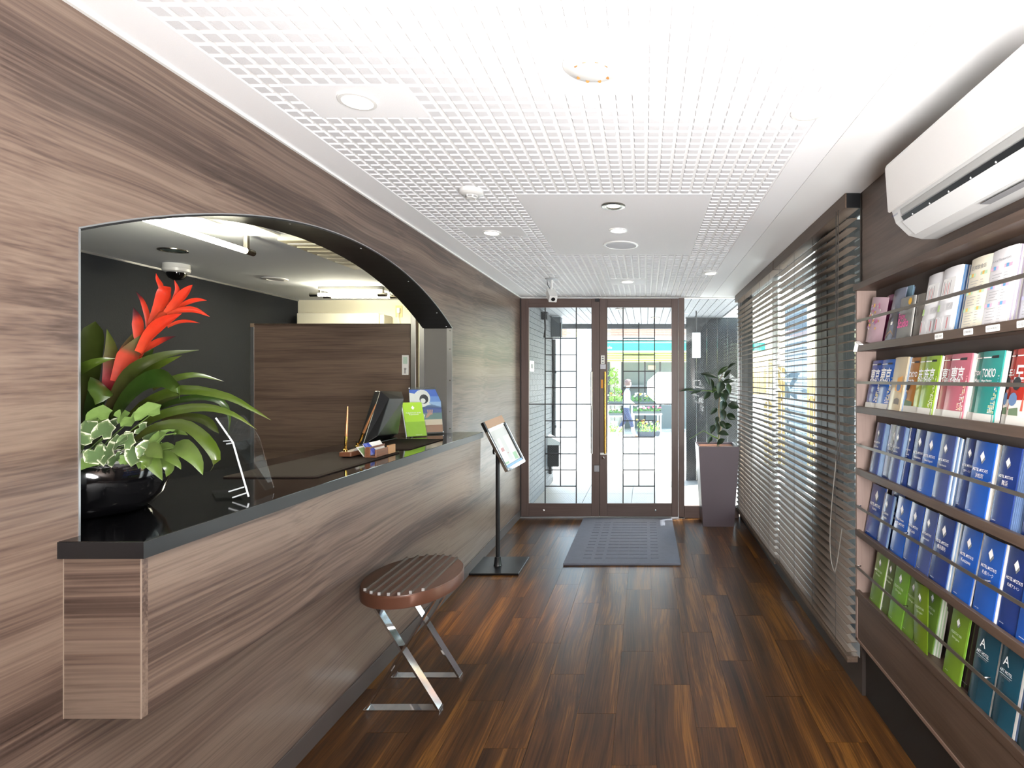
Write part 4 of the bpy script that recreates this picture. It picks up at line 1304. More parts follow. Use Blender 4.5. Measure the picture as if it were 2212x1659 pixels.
# white-suited figure: body, sleeve, helmet, visor, hand
pr.add([(x0_, y_ - 0.0002, h_ * 0.30), (w_ * 0.42, y_ - 0.0002, h_ * 0.30), (w_ * 0.46, y_ - 0.0002, h_ * 0.40), (w_ * 0.34, y_ - 0.0002, h_ * 0.46), (w_ * 0.36, y_ - 0.0002, h_ * 0.62), (w_ * 0.20, y_ - 0.0002, h_ * 0.86), (x0_, y_ - 0.0002, h_ * 0.88)], [(0, 1, 2, 3, 4, 5, 6)], 5)
hcx, hcz = w_ * 0.40, h_ * 0.76
pr.add([(hcx + 0.055 * math.cos(R(a)), y_ - 0.0004, hcz + 0.062 * math.sin(R(a))) for a in range(0, 360, 24)], [tuple(range(15))], 5)
pr.add([(hcx + 0.012 + 0.030 * math.cos(R(a)), y_ - 0.0006, hcz - 0.006 + 0.034 * math.sin(R(a))) for a in range(0, 360, 30)], [tuple(range(12))], 8)
pr.add([(hcx + 0.005 + 0.018 * math.cos(R(a)), y_ - 0.0008, hcz - 0.018 + 0.018 * math.sin(R(a))) for a in range(0, 360, 45)], [tuple(range(8))], 5)
for k in range(4):
    fx = w_ * (0.55 + 0.035 * k)
    pr.add([(fx, y_ - 0.0006, h_ * 0.40), (fx + 0.006, y_ - 0.0006, h_ * 0.40), (fx + 0.004 + 0.003 * (k - 1), y_ - 0.0006, h_ * 0.51), (fx - 0.002 + 0.003 * (k - 1), y_ - 0.0006, h_ * 0.51)], [(0, 1, 2, 3)], 9)
pr.add([(w_ * 0.46, y_ - 0.0005, h_ * 0.335), (w_ * 0.53, y_ - 0.0005, h_ * 0.34), (w_ * 0.69, y_ - 0.0005, h_ * 0.44), (w_ * 0.53, y_ - 0.0005, h_ * 0.43)], [(0, 1, 2, 3)], 9)
pr.build('poster_print', [M_SKY1, M_SKY2, M_SKY3, mat('print_mountain', (70, 90, 150), 0.5), mat('print_town', (104, 132, 128), 0.5), M_PAPER, mat('print_cream', (216, 196, 172), 0.5), mat('print_tan', (160, 116, 86), 0.5), mat('print_visor', (58, 62, 66), 0.4), mat('print_skin', (196, 150, 130), 0.5)], ps)
MB().box(0, w_, -0.006, -0.0045, 0, h_).build('front_sheet', M_ACRYLIC, t)
MB().box(0, w_, 0.0045, 0.006, 0, h_).build('back_sheet', M_ACRYLIC, t)
IM = (Matrix.Translation(t.location) @ t.rotation_euler.to_matrix().to_4x4()).inverted()
aw_ = Vector((-(br - bl).normalized().y, (br - bl).normalized().x, 0)) * 0.03
dn = Vector((0, 0, -0.0035))
MB().add([IM @ p for p in (bl + dn, br + dn, br + dn + aw_, bl + dn + aw_, bl + dn * 0.3, br + dn * 0.3, br + dn * 0.3 + aw_, bl + dn * 0.3 + aw_)], [(0, 1, 2, 3), (4, 5, 6, 7), (0, 1, 5, 4), (1, 2, 6, 5), (2, 3, 7, 6), (3, 0, 4, 7)]).build('base', M_ACRYLIC, t)
for (xx, zz) in ((0.006, h_ - 0.008), (w_ - 0.008, h_ - 0.008), (0.008, 0.006), (w_ - 0.006, 0.006)):
    MB().lathe([(0, 0), (0.004, 0), (0.004, 0.002), (0, 0.003)], n=10, M=Matrix.Translation((xx, -0.006, zz)) @ Matrix.Rotation(R(90), 4, 'X')).build('stud', M_ACRYLIC_EDGE, t)

# clear acrylic easel, edge on
eb = C(535, 1080)
t = thing('acrylic_easel', 'empty clear acrylic easel standing alone on the worktop near the plant', 'display stand', (eb.x, eb.y, CT))
Ye = eb.y


def E_(px, py, dy=0.0):
    p = P(px, py, Ye + dy) - Vector(t.location)
    p.z = max(p.z, 0.0015)
    return p


def acrylic_strip(pts, depth, name='back_plate'):
    mb_ = MB()
    n_ = len(pts)
    off = Vector((-0.02, depth, 0))
    vs_ = [Vector(p) for p in pts] + [Vector(p) + off for p in pts]
    mb_.add(vs_, [(i, i + 1, n_ + i + 1, n_ + i) for i in range(n_ - 1)])
    return mb_.build(name, M_ACRYLIC, t)


edge = [E_(537, 1073), E_(503, 956), E_(497, 947), E_(466, 903)]
acrylic_strip(edge, 0.15)
MB().tube(edge, 0.0032, 4).build('edge', M_ACRYLIC_EDGE, t)
MB().tube([p + Vector((-0.02, 0.15, 0)) for p in edge], 0.0015, 4).build('edge', M_ACRYLIC, t)
for (a, b_) in (((527, 1052), (494, 1062)), ((535, 1064), (502, 1075))):
    MB().tube([E_(*a), E_(*b_)], 0.0022, 4).build('lip_edge', M_ACRYLIC_EDGE, t)
MB().tube([E_(497, 952), E_(482, 953)], 0.0016, 4).build('lip_edge', M_ACRYLIC_EDGE, t)
MB().tube([E_(503, 957), E_(489, 959)], 0.0020, 4).build('lip_edge', M_ACRYLIC_EDGE, t)
fpts = [E_(457, 1048, 0.12), E_(513, 1040, 0.14), E_(524, 1056, 0.02), E_(466, 1061, 0.0)]
for p in fpts:
    p.z = 0.004
MB().poly(fpts).poly([p + Vector((0, 0, 0.003)) for p in fpts]).build('base_plate', M_ACRYLIC, t)

# ================================================================ bromeliad in a black bowl
pot_c = Vector((-1.585, 1.60, CT))
t = thing('bromeliad_arrangement', 'red bromeliad with ivy in a glossy black bowl on the worktop', 'plant', pot_c)
M_POT = mat('black_glaze', (9, 9, 11), 0.08, spec=0.7, coat=0.5)
MB().lathe([(0, 0.001), (0.122, 0.001), (0.134, 0.006), (0.164, 0.045), (0.181, 0.095), (0.185, 0.140), (0.180, 0.148), (0.172, 0.146), (0.168, 0.11), (0.14, 0.05), (0, 0.03)], n=48).build('bowl', M_POT, t, smooth=True)
MB().lathe([(0.0, 0.130), (0.105, 0.130), (0.11, 0.165), (0.116, 0.168), (0.118, 0.160), (0.112, 0.11), (0, 0.1)], (-0.02, -0.03, 0.0), 32).build('inner_pot', M_WHITE, t, smooth=True)
MB().lathe([(0, 0.134), (0.1, 0.133), (0.1, 0.12), (0, 0.12)], (-0.02, -0.03, 0), 24).build('soil', mat('soil', (60, 44, 32), 0.95, bump=0.8, bump_scale=120), t)


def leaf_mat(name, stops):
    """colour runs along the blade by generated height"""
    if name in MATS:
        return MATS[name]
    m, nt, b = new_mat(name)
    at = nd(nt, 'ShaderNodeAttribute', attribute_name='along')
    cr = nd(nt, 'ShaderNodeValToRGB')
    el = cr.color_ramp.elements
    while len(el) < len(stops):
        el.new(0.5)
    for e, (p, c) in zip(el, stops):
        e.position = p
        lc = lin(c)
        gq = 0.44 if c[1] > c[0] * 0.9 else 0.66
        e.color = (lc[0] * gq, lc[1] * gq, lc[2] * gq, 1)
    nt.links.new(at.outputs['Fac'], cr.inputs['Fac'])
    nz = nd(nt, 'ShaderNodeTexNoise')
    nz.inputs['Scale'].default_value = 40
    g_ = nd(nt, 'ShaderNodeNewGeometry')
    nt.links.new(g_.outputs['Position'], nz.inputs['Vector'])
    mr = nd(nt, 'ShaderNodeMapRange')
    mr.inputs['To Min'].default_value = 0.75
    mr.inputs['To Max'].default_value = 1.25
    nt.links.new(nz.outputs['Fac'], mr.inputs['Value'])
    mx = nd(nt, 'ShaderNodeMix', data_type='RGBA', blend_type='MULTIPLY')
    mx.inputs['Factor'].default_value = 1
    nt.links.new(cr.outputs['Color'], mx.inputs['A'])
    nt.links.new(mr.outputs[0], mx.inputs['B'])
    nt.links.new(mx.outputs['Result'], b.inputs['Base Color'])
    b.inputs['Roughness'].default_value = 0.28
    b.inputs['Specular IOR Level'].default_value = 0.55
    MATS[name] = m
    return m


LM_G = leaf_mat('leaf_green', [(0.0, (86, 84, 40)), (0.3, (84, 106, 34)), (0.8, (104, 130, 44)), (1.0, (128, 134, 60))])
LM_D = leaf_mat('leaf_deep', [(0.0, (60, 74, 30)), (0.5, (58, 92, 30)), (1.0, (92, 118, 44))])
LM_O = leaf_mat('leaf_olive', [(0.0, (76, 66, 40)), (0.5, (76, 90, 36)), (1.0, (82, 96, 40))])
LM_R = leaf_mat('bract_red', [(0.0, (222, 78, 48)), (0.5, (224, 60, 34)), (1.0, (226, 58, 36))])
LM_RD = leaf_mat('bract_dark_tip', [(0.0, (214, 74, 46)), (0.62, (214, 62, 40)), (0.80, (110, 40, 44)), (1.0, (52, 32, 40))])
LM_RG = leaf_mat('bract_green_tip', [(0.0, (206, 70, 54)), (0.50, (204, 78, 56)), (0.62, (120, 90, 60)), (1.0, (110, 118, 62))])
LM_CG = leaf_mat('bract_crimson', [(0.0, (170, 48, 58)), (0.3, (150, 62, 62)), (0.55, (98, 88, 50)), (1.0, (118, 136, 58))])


def spline(pts, n):
    """Catmull-Rom through the points"""
    pts = [Vector(p) for p in pts]
    ext = [pts[0] * 2 - pts[1]] + pts + [pts[-1] * 2 - pts[-2]]
    out = []
    segs = len(pts) - 1
    for i in range(n):
        u = i / (n - 1) * segs
        k = min(int(u), segs - 1)
        f = u - k
        p0, p1, p2, p3 = ext[k], ext[k + 1], ext[k + 2], ext[k + 3]
        out.append(0.5 * ((2 * p1) + (p2 - p0) * f + (2 * p0 - 5 * p1 + 4 * p2 - p3) * f * f + (3 * p1 - p0 - 3 * p2 + p3) * f ** 3))
    return out


def along_attr(me, n):
    a = me.attributes.new('along', 'FLOAT', 'POINT')
    k = len(me.vertices)
    for i in range(k):
        a.data[i].value = (i // 5) / (n - 1)


def blade(name, pix, w_px, m, base=0.7, tipn=1.6, side=None, fold=0.25, n=14, root=None, belly=0.35):
    """leaf through (px, py, depth) points; w_px = widest width in pixels"""
    pts = [P(*p) - pot_c for p in pix]
    sp = spline(pts, n)
    Ym = pix[len(pix) // 2][2]
    w = w_px * Ym / F
    ws = []
    for i in range(n):
        u = i / (n - 1)
        k = base + (1 - base) * min(u / belly, 1) if u < belly else max(1 - ((u - belly) / (1 - belly)) ** tipn, 0.02)
        ws.append(w * k)
    if side is None:
        # sideways: perpendicular to the blade, mostly in the picture-facing plane, tipped in depth
        d = (sp[-1] - sp[0]).normalized()
        side = d.cross(Vector((0.25, -1, 0.15)))
    o = MB()
    o.ribbon(sp, ws, side, fold)
    me = o.mesh(name, m, smooth=True)
    along_attr(me, n)
    return link(name, me, t)


G = 'leaf'
yb = 1.62
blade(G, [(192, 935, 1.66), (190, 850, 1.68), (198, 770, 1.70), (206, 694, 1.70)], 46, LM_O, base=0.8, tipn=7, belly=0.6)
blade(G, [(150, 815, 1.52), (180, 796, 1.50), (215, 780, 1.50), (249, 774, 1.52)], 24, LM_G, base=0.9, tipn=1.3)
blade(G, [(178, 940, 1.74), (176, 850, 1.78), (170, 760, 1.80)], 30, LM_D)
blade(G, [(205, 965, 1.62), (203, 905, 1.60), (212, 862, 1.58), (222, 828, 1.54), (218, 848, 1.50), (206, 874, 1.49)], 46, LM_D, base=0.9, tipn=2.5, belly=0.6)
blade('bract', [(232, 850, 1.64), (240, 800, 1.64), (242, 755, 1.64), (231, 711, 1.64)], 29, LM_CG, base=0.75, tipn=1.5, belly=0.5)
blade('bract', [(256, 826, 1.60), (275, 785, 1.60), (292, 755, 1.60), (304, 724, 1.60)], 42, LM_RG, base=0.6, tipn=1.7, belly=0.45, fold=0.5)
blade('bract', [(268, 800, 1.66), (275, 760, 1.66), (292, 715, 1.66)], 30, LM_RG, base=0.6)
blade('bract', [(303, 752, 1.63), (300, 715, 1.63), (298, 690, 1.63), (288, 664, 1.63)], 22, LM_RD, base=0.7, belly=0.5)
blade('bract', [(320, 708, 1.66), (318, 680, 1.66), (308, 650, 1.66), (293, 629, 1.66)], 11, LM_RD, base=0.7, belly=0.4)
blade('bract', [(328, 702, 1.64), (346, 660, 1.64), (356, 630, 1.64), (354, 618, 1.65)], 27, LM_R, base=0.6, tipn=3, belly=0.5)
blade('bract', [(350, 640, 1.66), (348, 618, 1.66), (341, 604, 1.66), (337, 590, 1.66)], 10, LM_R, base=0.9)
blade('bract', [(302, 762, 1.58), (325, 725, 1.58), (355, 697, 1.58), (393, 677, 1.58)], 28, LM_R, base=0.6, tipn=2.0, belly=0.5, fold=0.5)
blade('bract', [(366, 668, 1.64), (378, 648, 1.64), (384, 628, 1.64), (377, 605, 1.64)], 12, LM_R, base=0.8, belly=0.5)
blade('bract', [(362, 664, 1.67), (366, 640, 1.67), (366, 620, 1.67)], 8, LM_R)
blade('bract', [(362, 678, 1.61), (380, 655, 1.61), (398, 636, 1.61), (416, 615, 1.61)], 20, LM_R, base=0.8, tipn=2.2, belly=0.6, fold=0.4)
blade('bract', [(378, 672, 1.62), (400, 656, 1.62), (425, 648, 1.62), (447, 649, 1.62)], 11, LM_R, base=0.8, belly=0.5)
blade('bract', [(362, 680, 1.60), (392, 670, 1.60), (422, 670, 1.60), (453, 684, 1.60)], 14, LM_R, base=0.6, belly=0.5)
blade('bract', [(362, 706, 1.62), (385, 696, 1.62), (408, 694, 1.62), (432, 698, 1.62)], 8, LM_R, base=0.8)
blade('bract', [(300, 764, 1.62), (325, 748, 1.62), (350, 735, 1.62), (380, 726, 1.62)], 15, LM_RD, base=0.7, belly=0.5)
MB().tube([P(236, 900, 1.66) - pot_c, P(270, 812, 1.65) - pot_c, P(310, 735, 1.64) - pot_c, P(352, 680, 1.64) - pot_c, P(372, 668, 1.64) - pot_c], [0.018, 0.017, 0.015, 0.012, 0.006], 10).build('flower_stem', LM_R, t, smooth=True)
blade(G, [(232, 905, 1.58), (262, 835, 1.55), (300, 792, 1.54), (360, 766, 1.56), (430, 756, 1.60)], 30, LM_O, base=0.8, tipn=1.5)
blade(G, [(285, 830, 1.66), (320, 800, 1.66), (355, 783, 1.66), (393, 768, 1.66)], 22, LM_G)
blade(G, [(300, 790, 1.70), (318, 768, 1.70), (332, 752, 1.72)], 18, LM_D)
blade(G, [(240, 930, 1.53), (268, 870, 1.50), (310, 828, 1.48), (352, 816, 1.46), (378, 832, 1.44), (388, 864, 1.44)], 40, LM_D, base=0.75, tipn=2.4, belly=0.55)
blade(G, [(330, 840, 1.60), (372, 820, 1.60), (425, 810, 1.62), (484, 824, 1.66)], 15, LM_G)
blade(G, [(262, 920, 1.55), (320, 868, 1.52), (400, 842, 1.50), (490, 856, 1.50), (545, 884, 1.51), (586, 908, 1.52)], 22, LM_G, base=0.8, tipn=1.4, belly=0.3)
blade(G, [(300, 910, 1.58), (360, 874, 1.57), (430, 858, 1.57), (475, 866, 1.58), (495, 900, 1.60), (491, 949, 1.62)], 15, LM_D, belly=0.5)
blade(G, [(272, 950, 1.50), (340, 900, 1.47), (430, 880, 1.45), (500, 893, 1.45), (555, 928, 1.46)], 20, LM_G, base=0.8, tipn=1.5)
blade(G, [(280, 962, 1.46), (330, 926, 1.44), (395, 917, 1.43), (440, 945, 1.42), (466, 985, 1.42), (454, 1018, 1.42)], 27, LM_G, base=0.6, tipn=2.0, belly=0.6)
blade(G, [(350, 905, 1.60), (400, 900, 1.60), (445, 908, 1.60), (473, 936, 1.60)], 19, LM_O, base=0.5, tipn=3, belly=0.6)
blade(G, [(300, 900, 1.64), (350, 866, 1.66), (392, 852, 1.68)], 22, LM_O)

# variegated ivy and hanging green leaves
M_VAR, nt_v, b_v = new_mat('ivy_variegated')
at = nd(nt_v, 'ShaderNodeAttribute', attribute_name='along')
nz = nd(nt_v, 'ShaderNodeTexNoise')
nz.inputs['Scale'].default_value = 60
ge = nd(nt_v, 'ShaderNodeNewGeometry')
nt_v.links.new(ge.outputs['Position'], nz.inputs['Vector'])
ma = nd(nt_v, 'ShaderNodeMath', operation='MULTIPLY_ADD')
nt_v.links.new(nz.outputs['Fac'], ma.inputs[0])
ma.inputs[1].default_value = 0.7
nt_v.links.new(at.outputs['Fac'], ma.inputs[2])
cr = nd(nt_v, 'ShaderNodeValToRGB')
el = cr.color_ramp.elements
el.new(0.5)
for e, (p, c) in zip(el, ((0.80, (92, 116, 74)), (0.98, (132, 150, 104)), (1.10 - 0.1, (222, 226, 200)))):
    e.position = p
    e.color = lin(c)
nt_v.links.new(ma.outputs[0], cr.inputs['Fac'])
nt_v.links.new(cr.outputs['Color'], b_v.inputs['Base Color'])
b_v.inputs['Roughness'].default_value = 0.45
M_IVYG = mat('ivy_green', (110, 138, 72), 0.4, var=0.2, var_scale=50)
IVY_OUT = [(0, -0.02), (0.26, -0.24), (0.54, -0.16), (0.56, 0.12), (0.60, 0.36), (0.36, 0.54), (0.0, 0.80), (-0.36, 0.54), (-0.60, 0.36), (-0.56, 0.12), (-0.54, -0.16), (-0.26, -0.24)]


def ivy(px, py, Y, size_px, ang, m, tilt):
    s = size_px * Y / F
    c = P(px, py, Y) - pot_c
    Mx = Matrix.Translation(c) @ Matrix.Rotation(R(tilt[1]), 4, 'Z') @ Matrix.Rotation(R(tilt[0]), 4, 'X') @ Matrix.Rotation(R(ang), 4, 'Y')
    n_ = len(IVY_OUT)
    cen_ = Vector((0, 0.0, 0.2 * s))
    ring = [Vector((p[0] * s, -0.10 * s * (1 if k % 2 else 0.3), p[1] * s)) for k, p in enumerate(IVY_OUT)]
    half = [cen_.lerp(r_, 0.55) + Vector((0, 0.03 * s, 0)) for r_ in ring]
    vs_ = [Mx @ v for v in [cen_] + half + ring]
    fs_ = [(0, 1 + k, 1 + (k + 1) % n_) for k in range(n_)] + [(1 + k, 1 + n_ + k, 1 + n_ + (k + 1) % n_, 1 + (k + 1) % n_) for k in range(n_)]
    me = MB().add(vs_, fs_).mesh('ivy_leaf', m, smooth=True)
    a = me.attributes.new('along', 'FLOAT', 'POINT')
    for i in range(len(me.vertices)):
        a.data[i].value = 0.0 if i == 0 else (0.28 if i <= n_ else 0.72)
    o = link('ivy_leaf', me, t)
    rootp = Vector((c.x * 0.35 - 0.01, c.y * 0.4 - 0.03, 0.14))
    MB().tube([Mx @ Vector((0, 0.004, 0)), (Mx @ Vector((0, 0, 0))).lerp(rootp, 0.5) + Vector((0, 0, 0.006)), rootp], 0.0012, 5).build('ivy_stem', M_IVYG, o)


for (px, py, Y, sz, ang, g_) in ((212, 902, 1.45, 40, 0, 0), (222, 940, 1.43, 46, 10, 1), (243, 925, 1.48, 34, -40, 1), (262, 945, 1.43, 44, 160, 1), (232, 966, 1.41, 52, 175, 1), (172, 958, 1.42, 38, -10, 1),
                             (180, 990, 1.42, 40, 120, 0), (296, 972, 1.42, 46, 200, 1), (283, 902, 1.47, 36, 150, 0), (320, 897, 1.46, 44, -30, 0), (256, 902, 1.5, 30, 60, 0), (302, 925, 1.46, 26, 100, 1),
                             (332, 938, 1.47, 36, -60, 1), (346, 955, 1.44, 40, -90, 0), (312, 990, 1.42, 30, 190, 0), (365, 930, 1.48, 24, -20, 0), (275, 985, 1.44, 30, 140, 0), (200, 925, 1.46, 34, 60, 0), (250, 985, 1.42, 34, 170, 1), (205, 975, 1.41, 40, 150, 1), (325, 965, 1.42, 40, 200, 1), (270, 960, 1.42, 36, 20, 1), (190, 935, 1.44, 40, 30, 1)):
    ivy(px, py, Y, sz, ang + rnd.uniform(-12, 12), M_VAR if g_ else M_IVYG, (rnd.uniform(-38, -5), rnd.uniform(-25, 25)))
LM_P = leaf_mat('pothos_green', [(0.0, (112, 140, 66)), (0.5, (118, 148, 68)), (1.0, (126, 156, 70))])
for pix, w_ in (([(376, 966, 1.40), (400, 968, 1.38), (425, 992, 1.37), (438, 1026, 1.37)], 38),
                ([(334, 988, 1.40), (362, 984, 1.38), (382, 998, 1.37), (391, 1014, 1.37)], 22),
                ([(330, 975, 1.44), (360, 968, 1.42), (384, 985, 1.41), (376, 1006, 1.40)], 26),
                ([(315, 980, 1.40), (326, 990, 1.38), (338, 1010, 1.38), (351, 1038, 1.38)], 34),
                ([(345, 990, 1.42), (362, 1000, 1.41), (366, 1014, 1.41), (359, 1030, 1.41)], 24),
                ([(376, 936, 1.46), (388, 932, 1.45), (406, 940, 1.45)], 15),
                ([(310, 985, 1.38), (318, 996, 1.37), (306, 1014, 1.37)], 24),
                ([(318, 968, 1.38), (340, 975, 1.37), (352, 990, 1.36)], 34)):
    blade('trailing_leaf', pix, w_, LM_P, base=0.55, tipn=1.9, belly=0.3, fold=0.3, n=10)
for (a, b_) in (((334, 980), (378, 967)), ((330, 960), (380, 936)), ((300, 1005), (318, 986)), ((270, 1004), (330, 985))):
    MB().tube([P(a[0], a[1], 1.43) - pot_c, P((a[0] + b_[0]) / 2, min(a[1], b_[1]) + 4, 1.42) - pot_c, P(b_[0], b_[1], 1.41) - pot_c], 0.0016, 5).build('trailing_stem', M_IVYG, t)

# ================================================================ rubber plant in the tall planter
pl = thing('planter', 'tall tapered bronze-brown planter in the corner by the entrance', 'planter', (0.748, 5.895, 0))
M_PLANTER = mat('planter_bronze', (92, 80, 86), 0.36, metal=0.25, bump=0.08, bump_scale=700)
ta, ba, ph2 = 0.207, 0.158, 0.825
vs_ = []
for (h_, z_) in ((ba, 0.0005), (ta, ph2), (ta - 0.016, ph2), (ta - 0.03, ph2 - 0.05)):
    vs_ += [(-h_, -h_, z_), (h_, -h_, z_), (h_, h_, z_), (-h_, h_, z_)]
fs_ = [(3, 2, 1, 0)]
for r_ in range(3):
    for k in range(4):
        fs_.append((r_ * 4 + k, r_ * 4 + (k + 1) % 4, (r_ + 1) * 4 + (k + 1) % 4, (r_ + 1) * 4 + k))
MB().add(vs_, fs_).build('shell', M_PLANTER, pl)
box_part('mulch', mat('mulch', (112, 66, 40), 0.95, bump=1.0, bump_scale=90, var=0.4, var_scale=60), pl, -ta + 0.03, ta - 0.03, -ta + 0.03, ta - 0.03, ph2 - 0.06, ph2 - 0.02)
pt = thing('rubber_plant', 'young rubber plant with dark oval leaves growing from the tall planter', 'plant', (0.748, 5.895, ph2 - 0.02))
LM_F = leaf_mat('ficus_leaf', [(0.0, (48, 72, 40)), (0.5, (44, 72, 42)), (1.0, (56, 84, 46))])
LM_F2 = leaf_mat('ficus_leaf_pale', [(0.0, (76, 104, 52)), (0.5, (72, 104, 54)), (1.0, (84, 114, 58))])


def Q(zx, zy, dy=0.0):
    return P(1470 + zx * 0.3074, 640 + zy * 0.3074, 5.86 + dy) - Vector(pt.location)


trunk = [Q(262, 1040), Q(268, 990), Q(285, 920), Q(272, 860), Q(268, 800), Q(275, 720), Q(268, 660), Q(272, 590), Q(300, 545)]
trunk[0].z = -0.02
MB().tube(trunk, [0.012, 0.011, 0.010, 0.009, 0.009, 0.008, 0.007, 0.006, 0.003], 8).build('stem', mat('pale_bark', (150, 136, 116), 0.8), pt, smooth=True)
MB().tube([Q(262, 1000), Q(215, 975), Q(160, 945), Q(60, 1005)], [0.008, 0.006, 0.004, 0.002], 6).build('twig', M_IVYG, pt)
MB().tube([Q(262, 680), Q(200, 665), Q(120, 665), Q(60, 660)], 0.004, 6).build('twig', M_IVYG, pt)
FIC = [(205, 560, 125, -14, 34), (185, 590, 80, 118, 34), (220, 615, 74, 100, 30), (300, 522, 92, 38, 32), (360, 488, 64, 32, 22), (330, 545, 74, 48, 26), (45, 660, 100, 190, 20),
       (110, 675, 82, 196, 26), (188, 700, 68, 228, 38), (280, 640, 92, 250, 62), (335, 600, 82, 4, 30), (340, 650, 78, 280, 36), (262, 700, 62, 240, 56), (305, 712, 64, 285, 54),
       (300, 770, 84, 260, 54), (372, 775, 78, -12, 62), (235, 810, 64, 222, 36), (302, 832, 74, 278, 42), (356, 850, 68, -24, 50), (258, 872, 54, 262, 30), (226, 935, 64, 248, 42),
       (260, 930, 84, 270, 34), (330, 915, 62, 12, 46), (298, 905, 60, -50, 40), (302, 970, 72, -8, 46), (205, 1010, 54, 240, 36), (285, 1022, 62, 36, 36), (240, 655, 60, 235, 34), (318, 680, 50, -40, 34)]
for k, (cx_, cy_, ln, an, wd_) in enumerate(FIC):
    a = R(an)
    dx, dz = math.cos(a) * ln / 2, -math.sin(a) * ln / 2
    dy = rnd.uniform(-0.10, 0.06)
    p0, p2 = Q(cx_ - dx, cy_ - dz, dy), Q(cx_ + dx, cy_ + dz, dy - 0.03)
    pm = Q(cx_, cy_, dy - 0.02) + Vector((0, 0, 0.008))
    n = 9
    sp = spline([p0, pm, p2], n)
    w_ = wd_ * 0.3074 * 5.86 / F
    ws = [w_ * (0.10 + 0.90 * math.sin(math.pi * min(max((i / (n - 1)) ** 0.9, 0.03), 0.985))) for i in range(n)]
    d = (p2 - p0).normalized()
    o = MB().ribbon(sp, ws, d.cross(Vector((rnd.uniform(-0.4, 0.4), -1, rnd.uniform(-0.1, 0.7)))), 0.35)
    me = o.mesh('leaf', LM_F2 if k in (11, 3) else LM_F, smooth=True)
    along_attr(me, n)
    lo_ = link('leaf', me, pt)
    near = min(trunk[1:], key=lambda q: (q - p0).length)
    if (near - p0).length < 0.2:
        MB().tube([p0, near], 0.0022, 5).build('petiole', M_IVYG, lo_)

# ================================================================ brochures in the rack
B1, B2, B3, B4 = (24, 88, 184), (26, 54, 128), (68, 84, 140), (34, 72, 158)  # one printed blue; darker and mauve-grey tones imitate the softbox reflecting on covers


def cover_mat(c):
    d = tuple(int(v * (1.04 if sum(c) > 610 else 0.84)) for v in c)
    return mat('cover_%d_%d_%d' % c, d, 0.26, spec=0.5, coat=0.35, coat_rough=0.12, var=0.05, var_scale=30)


M_PAGEBLUE = mat('page_pale_blue', (150, 176, 206), 0.5)
M_PAGEGREEN = mat('page_pale_green', (188, 212, 178), 0.5)
M_TEAL_IN = mat('page_blue_grey', (96, 120, 160), 0.5)


def brochure(shelf, xa, xb, colour, label, group, kind='booklet', slot=0, h=0.238, lean=10, yaw=0, roll=0, t=0.004, fan=0.0, fan_mat=None, dz=0.0, name='brochure', cat='brochure', bulge=0.004):
    zb = SH[shelf] - 0.0112 + dz
    X = 1.0185 + slot * 0.013
    ya, yb = F * (X + 0.01) / (xa - VX), F * (X + 0.01) / (xb - VX)
    w = ya - yb
    o = thing(name, label, cat, (X, (ya + yb) / 2, zb), (R(-lean), R(roll), R(-90 + yaw)), group)
    # slightly bowed sheet, front at local -Y
    n = 6
    mb_ = MB()
    prof = []
    for i in range(n + 1):
        u = -1 + 2 * i / n
        prof.append((u * w / 2, -bulge * (1 - u * u)))
    prof += [(p[0], p[1] + t) for p in reversed(prof)]
    mb_.prism(prof, 'Z', 0.0, h)
    cov = mb_.build('cover', colour if not isinstance(colour, tuple) else cover_mat(colour), o, smooth=True)
    if fan:
        nf = max(1, int(fan / 0.004))
        for k in range(nf):
            x0 = w / 2 - 0.012
            x1 = w / 2 + fan * (k + 1) / nf
            q = 0.0008
            MB().add([(x0, t + 0.001 + k * 0.0018, 0.0), (x1, t + 0.001 + k * 0.0026, 0.0), (x1, t + 0.001 + k * 0.0026, h - 0.001 * k), (x0, t + 0.001 + k * 0.0018, h - 0.001 * k),
                      (x0, t + 0.001 + q + k * 0.0018, 0.0), (x1, t + 0.001 + q + k * 0.0026, 0.0), (x1, t + 0.001 + q + k * 0.0026, h - 0.001 * k), (x0, t + 0.001 + q + k * 0.0018, h - 0.001 * k)],
                     [(0, 1, 2, 3), (7, 6, 5, 4), (0, 4, 5, 1), (1, 5, 6, 2), (2, 6, 7, 3), (3, 7, 4, 0)]).build('page', (fan_mat[k % len(fan_mat)] if isinstance(fan_mat, (list, tuple)) else fan_mat) or M_PAPER, o)
    return o, cov, w, h, bulge


def front_y(bulge, x, w):
    u = x / (w / 2)
    return -bulge * (1 - u * u)


def hotel(shelf, xa, xb, colour, sub, label, lines=None, small=True, **kw):
    o, cov, w, h, bg = brochure(shelf, xa, xb, colour, label, kw.pop('group', 'blue hotel brochures in the rack'), **kw)
    y = -bg - 0.0006
    diamond(cov, 0.0, h * 0.805, w * 0.235, y)
    lw = w * 0.74
    for k, s in enumerate(lines or ['HOTEL MYSTAYS', sub]):
        main = s.isupper() and len(s) > 6
        text('title' if main else 'subtitle', s, M_TXT_W, cov, 0.0, y, h * (0.625 - 0.075 * k), width=lw if main else min(lw * 0.72, 0.0135 * max(len(s), 2) * (1.0 if ord(s[0]) > 255 else 0.52)), stretch=1.35 if main else 1.2, bold=0.012 if main else 0.0)
    if small:
        text('small_print', 'www.mystays.com', M_TXT_W, cov, -w * 0.18, y + 0.001, h * 0.075, width=w * 0.34)
    return o


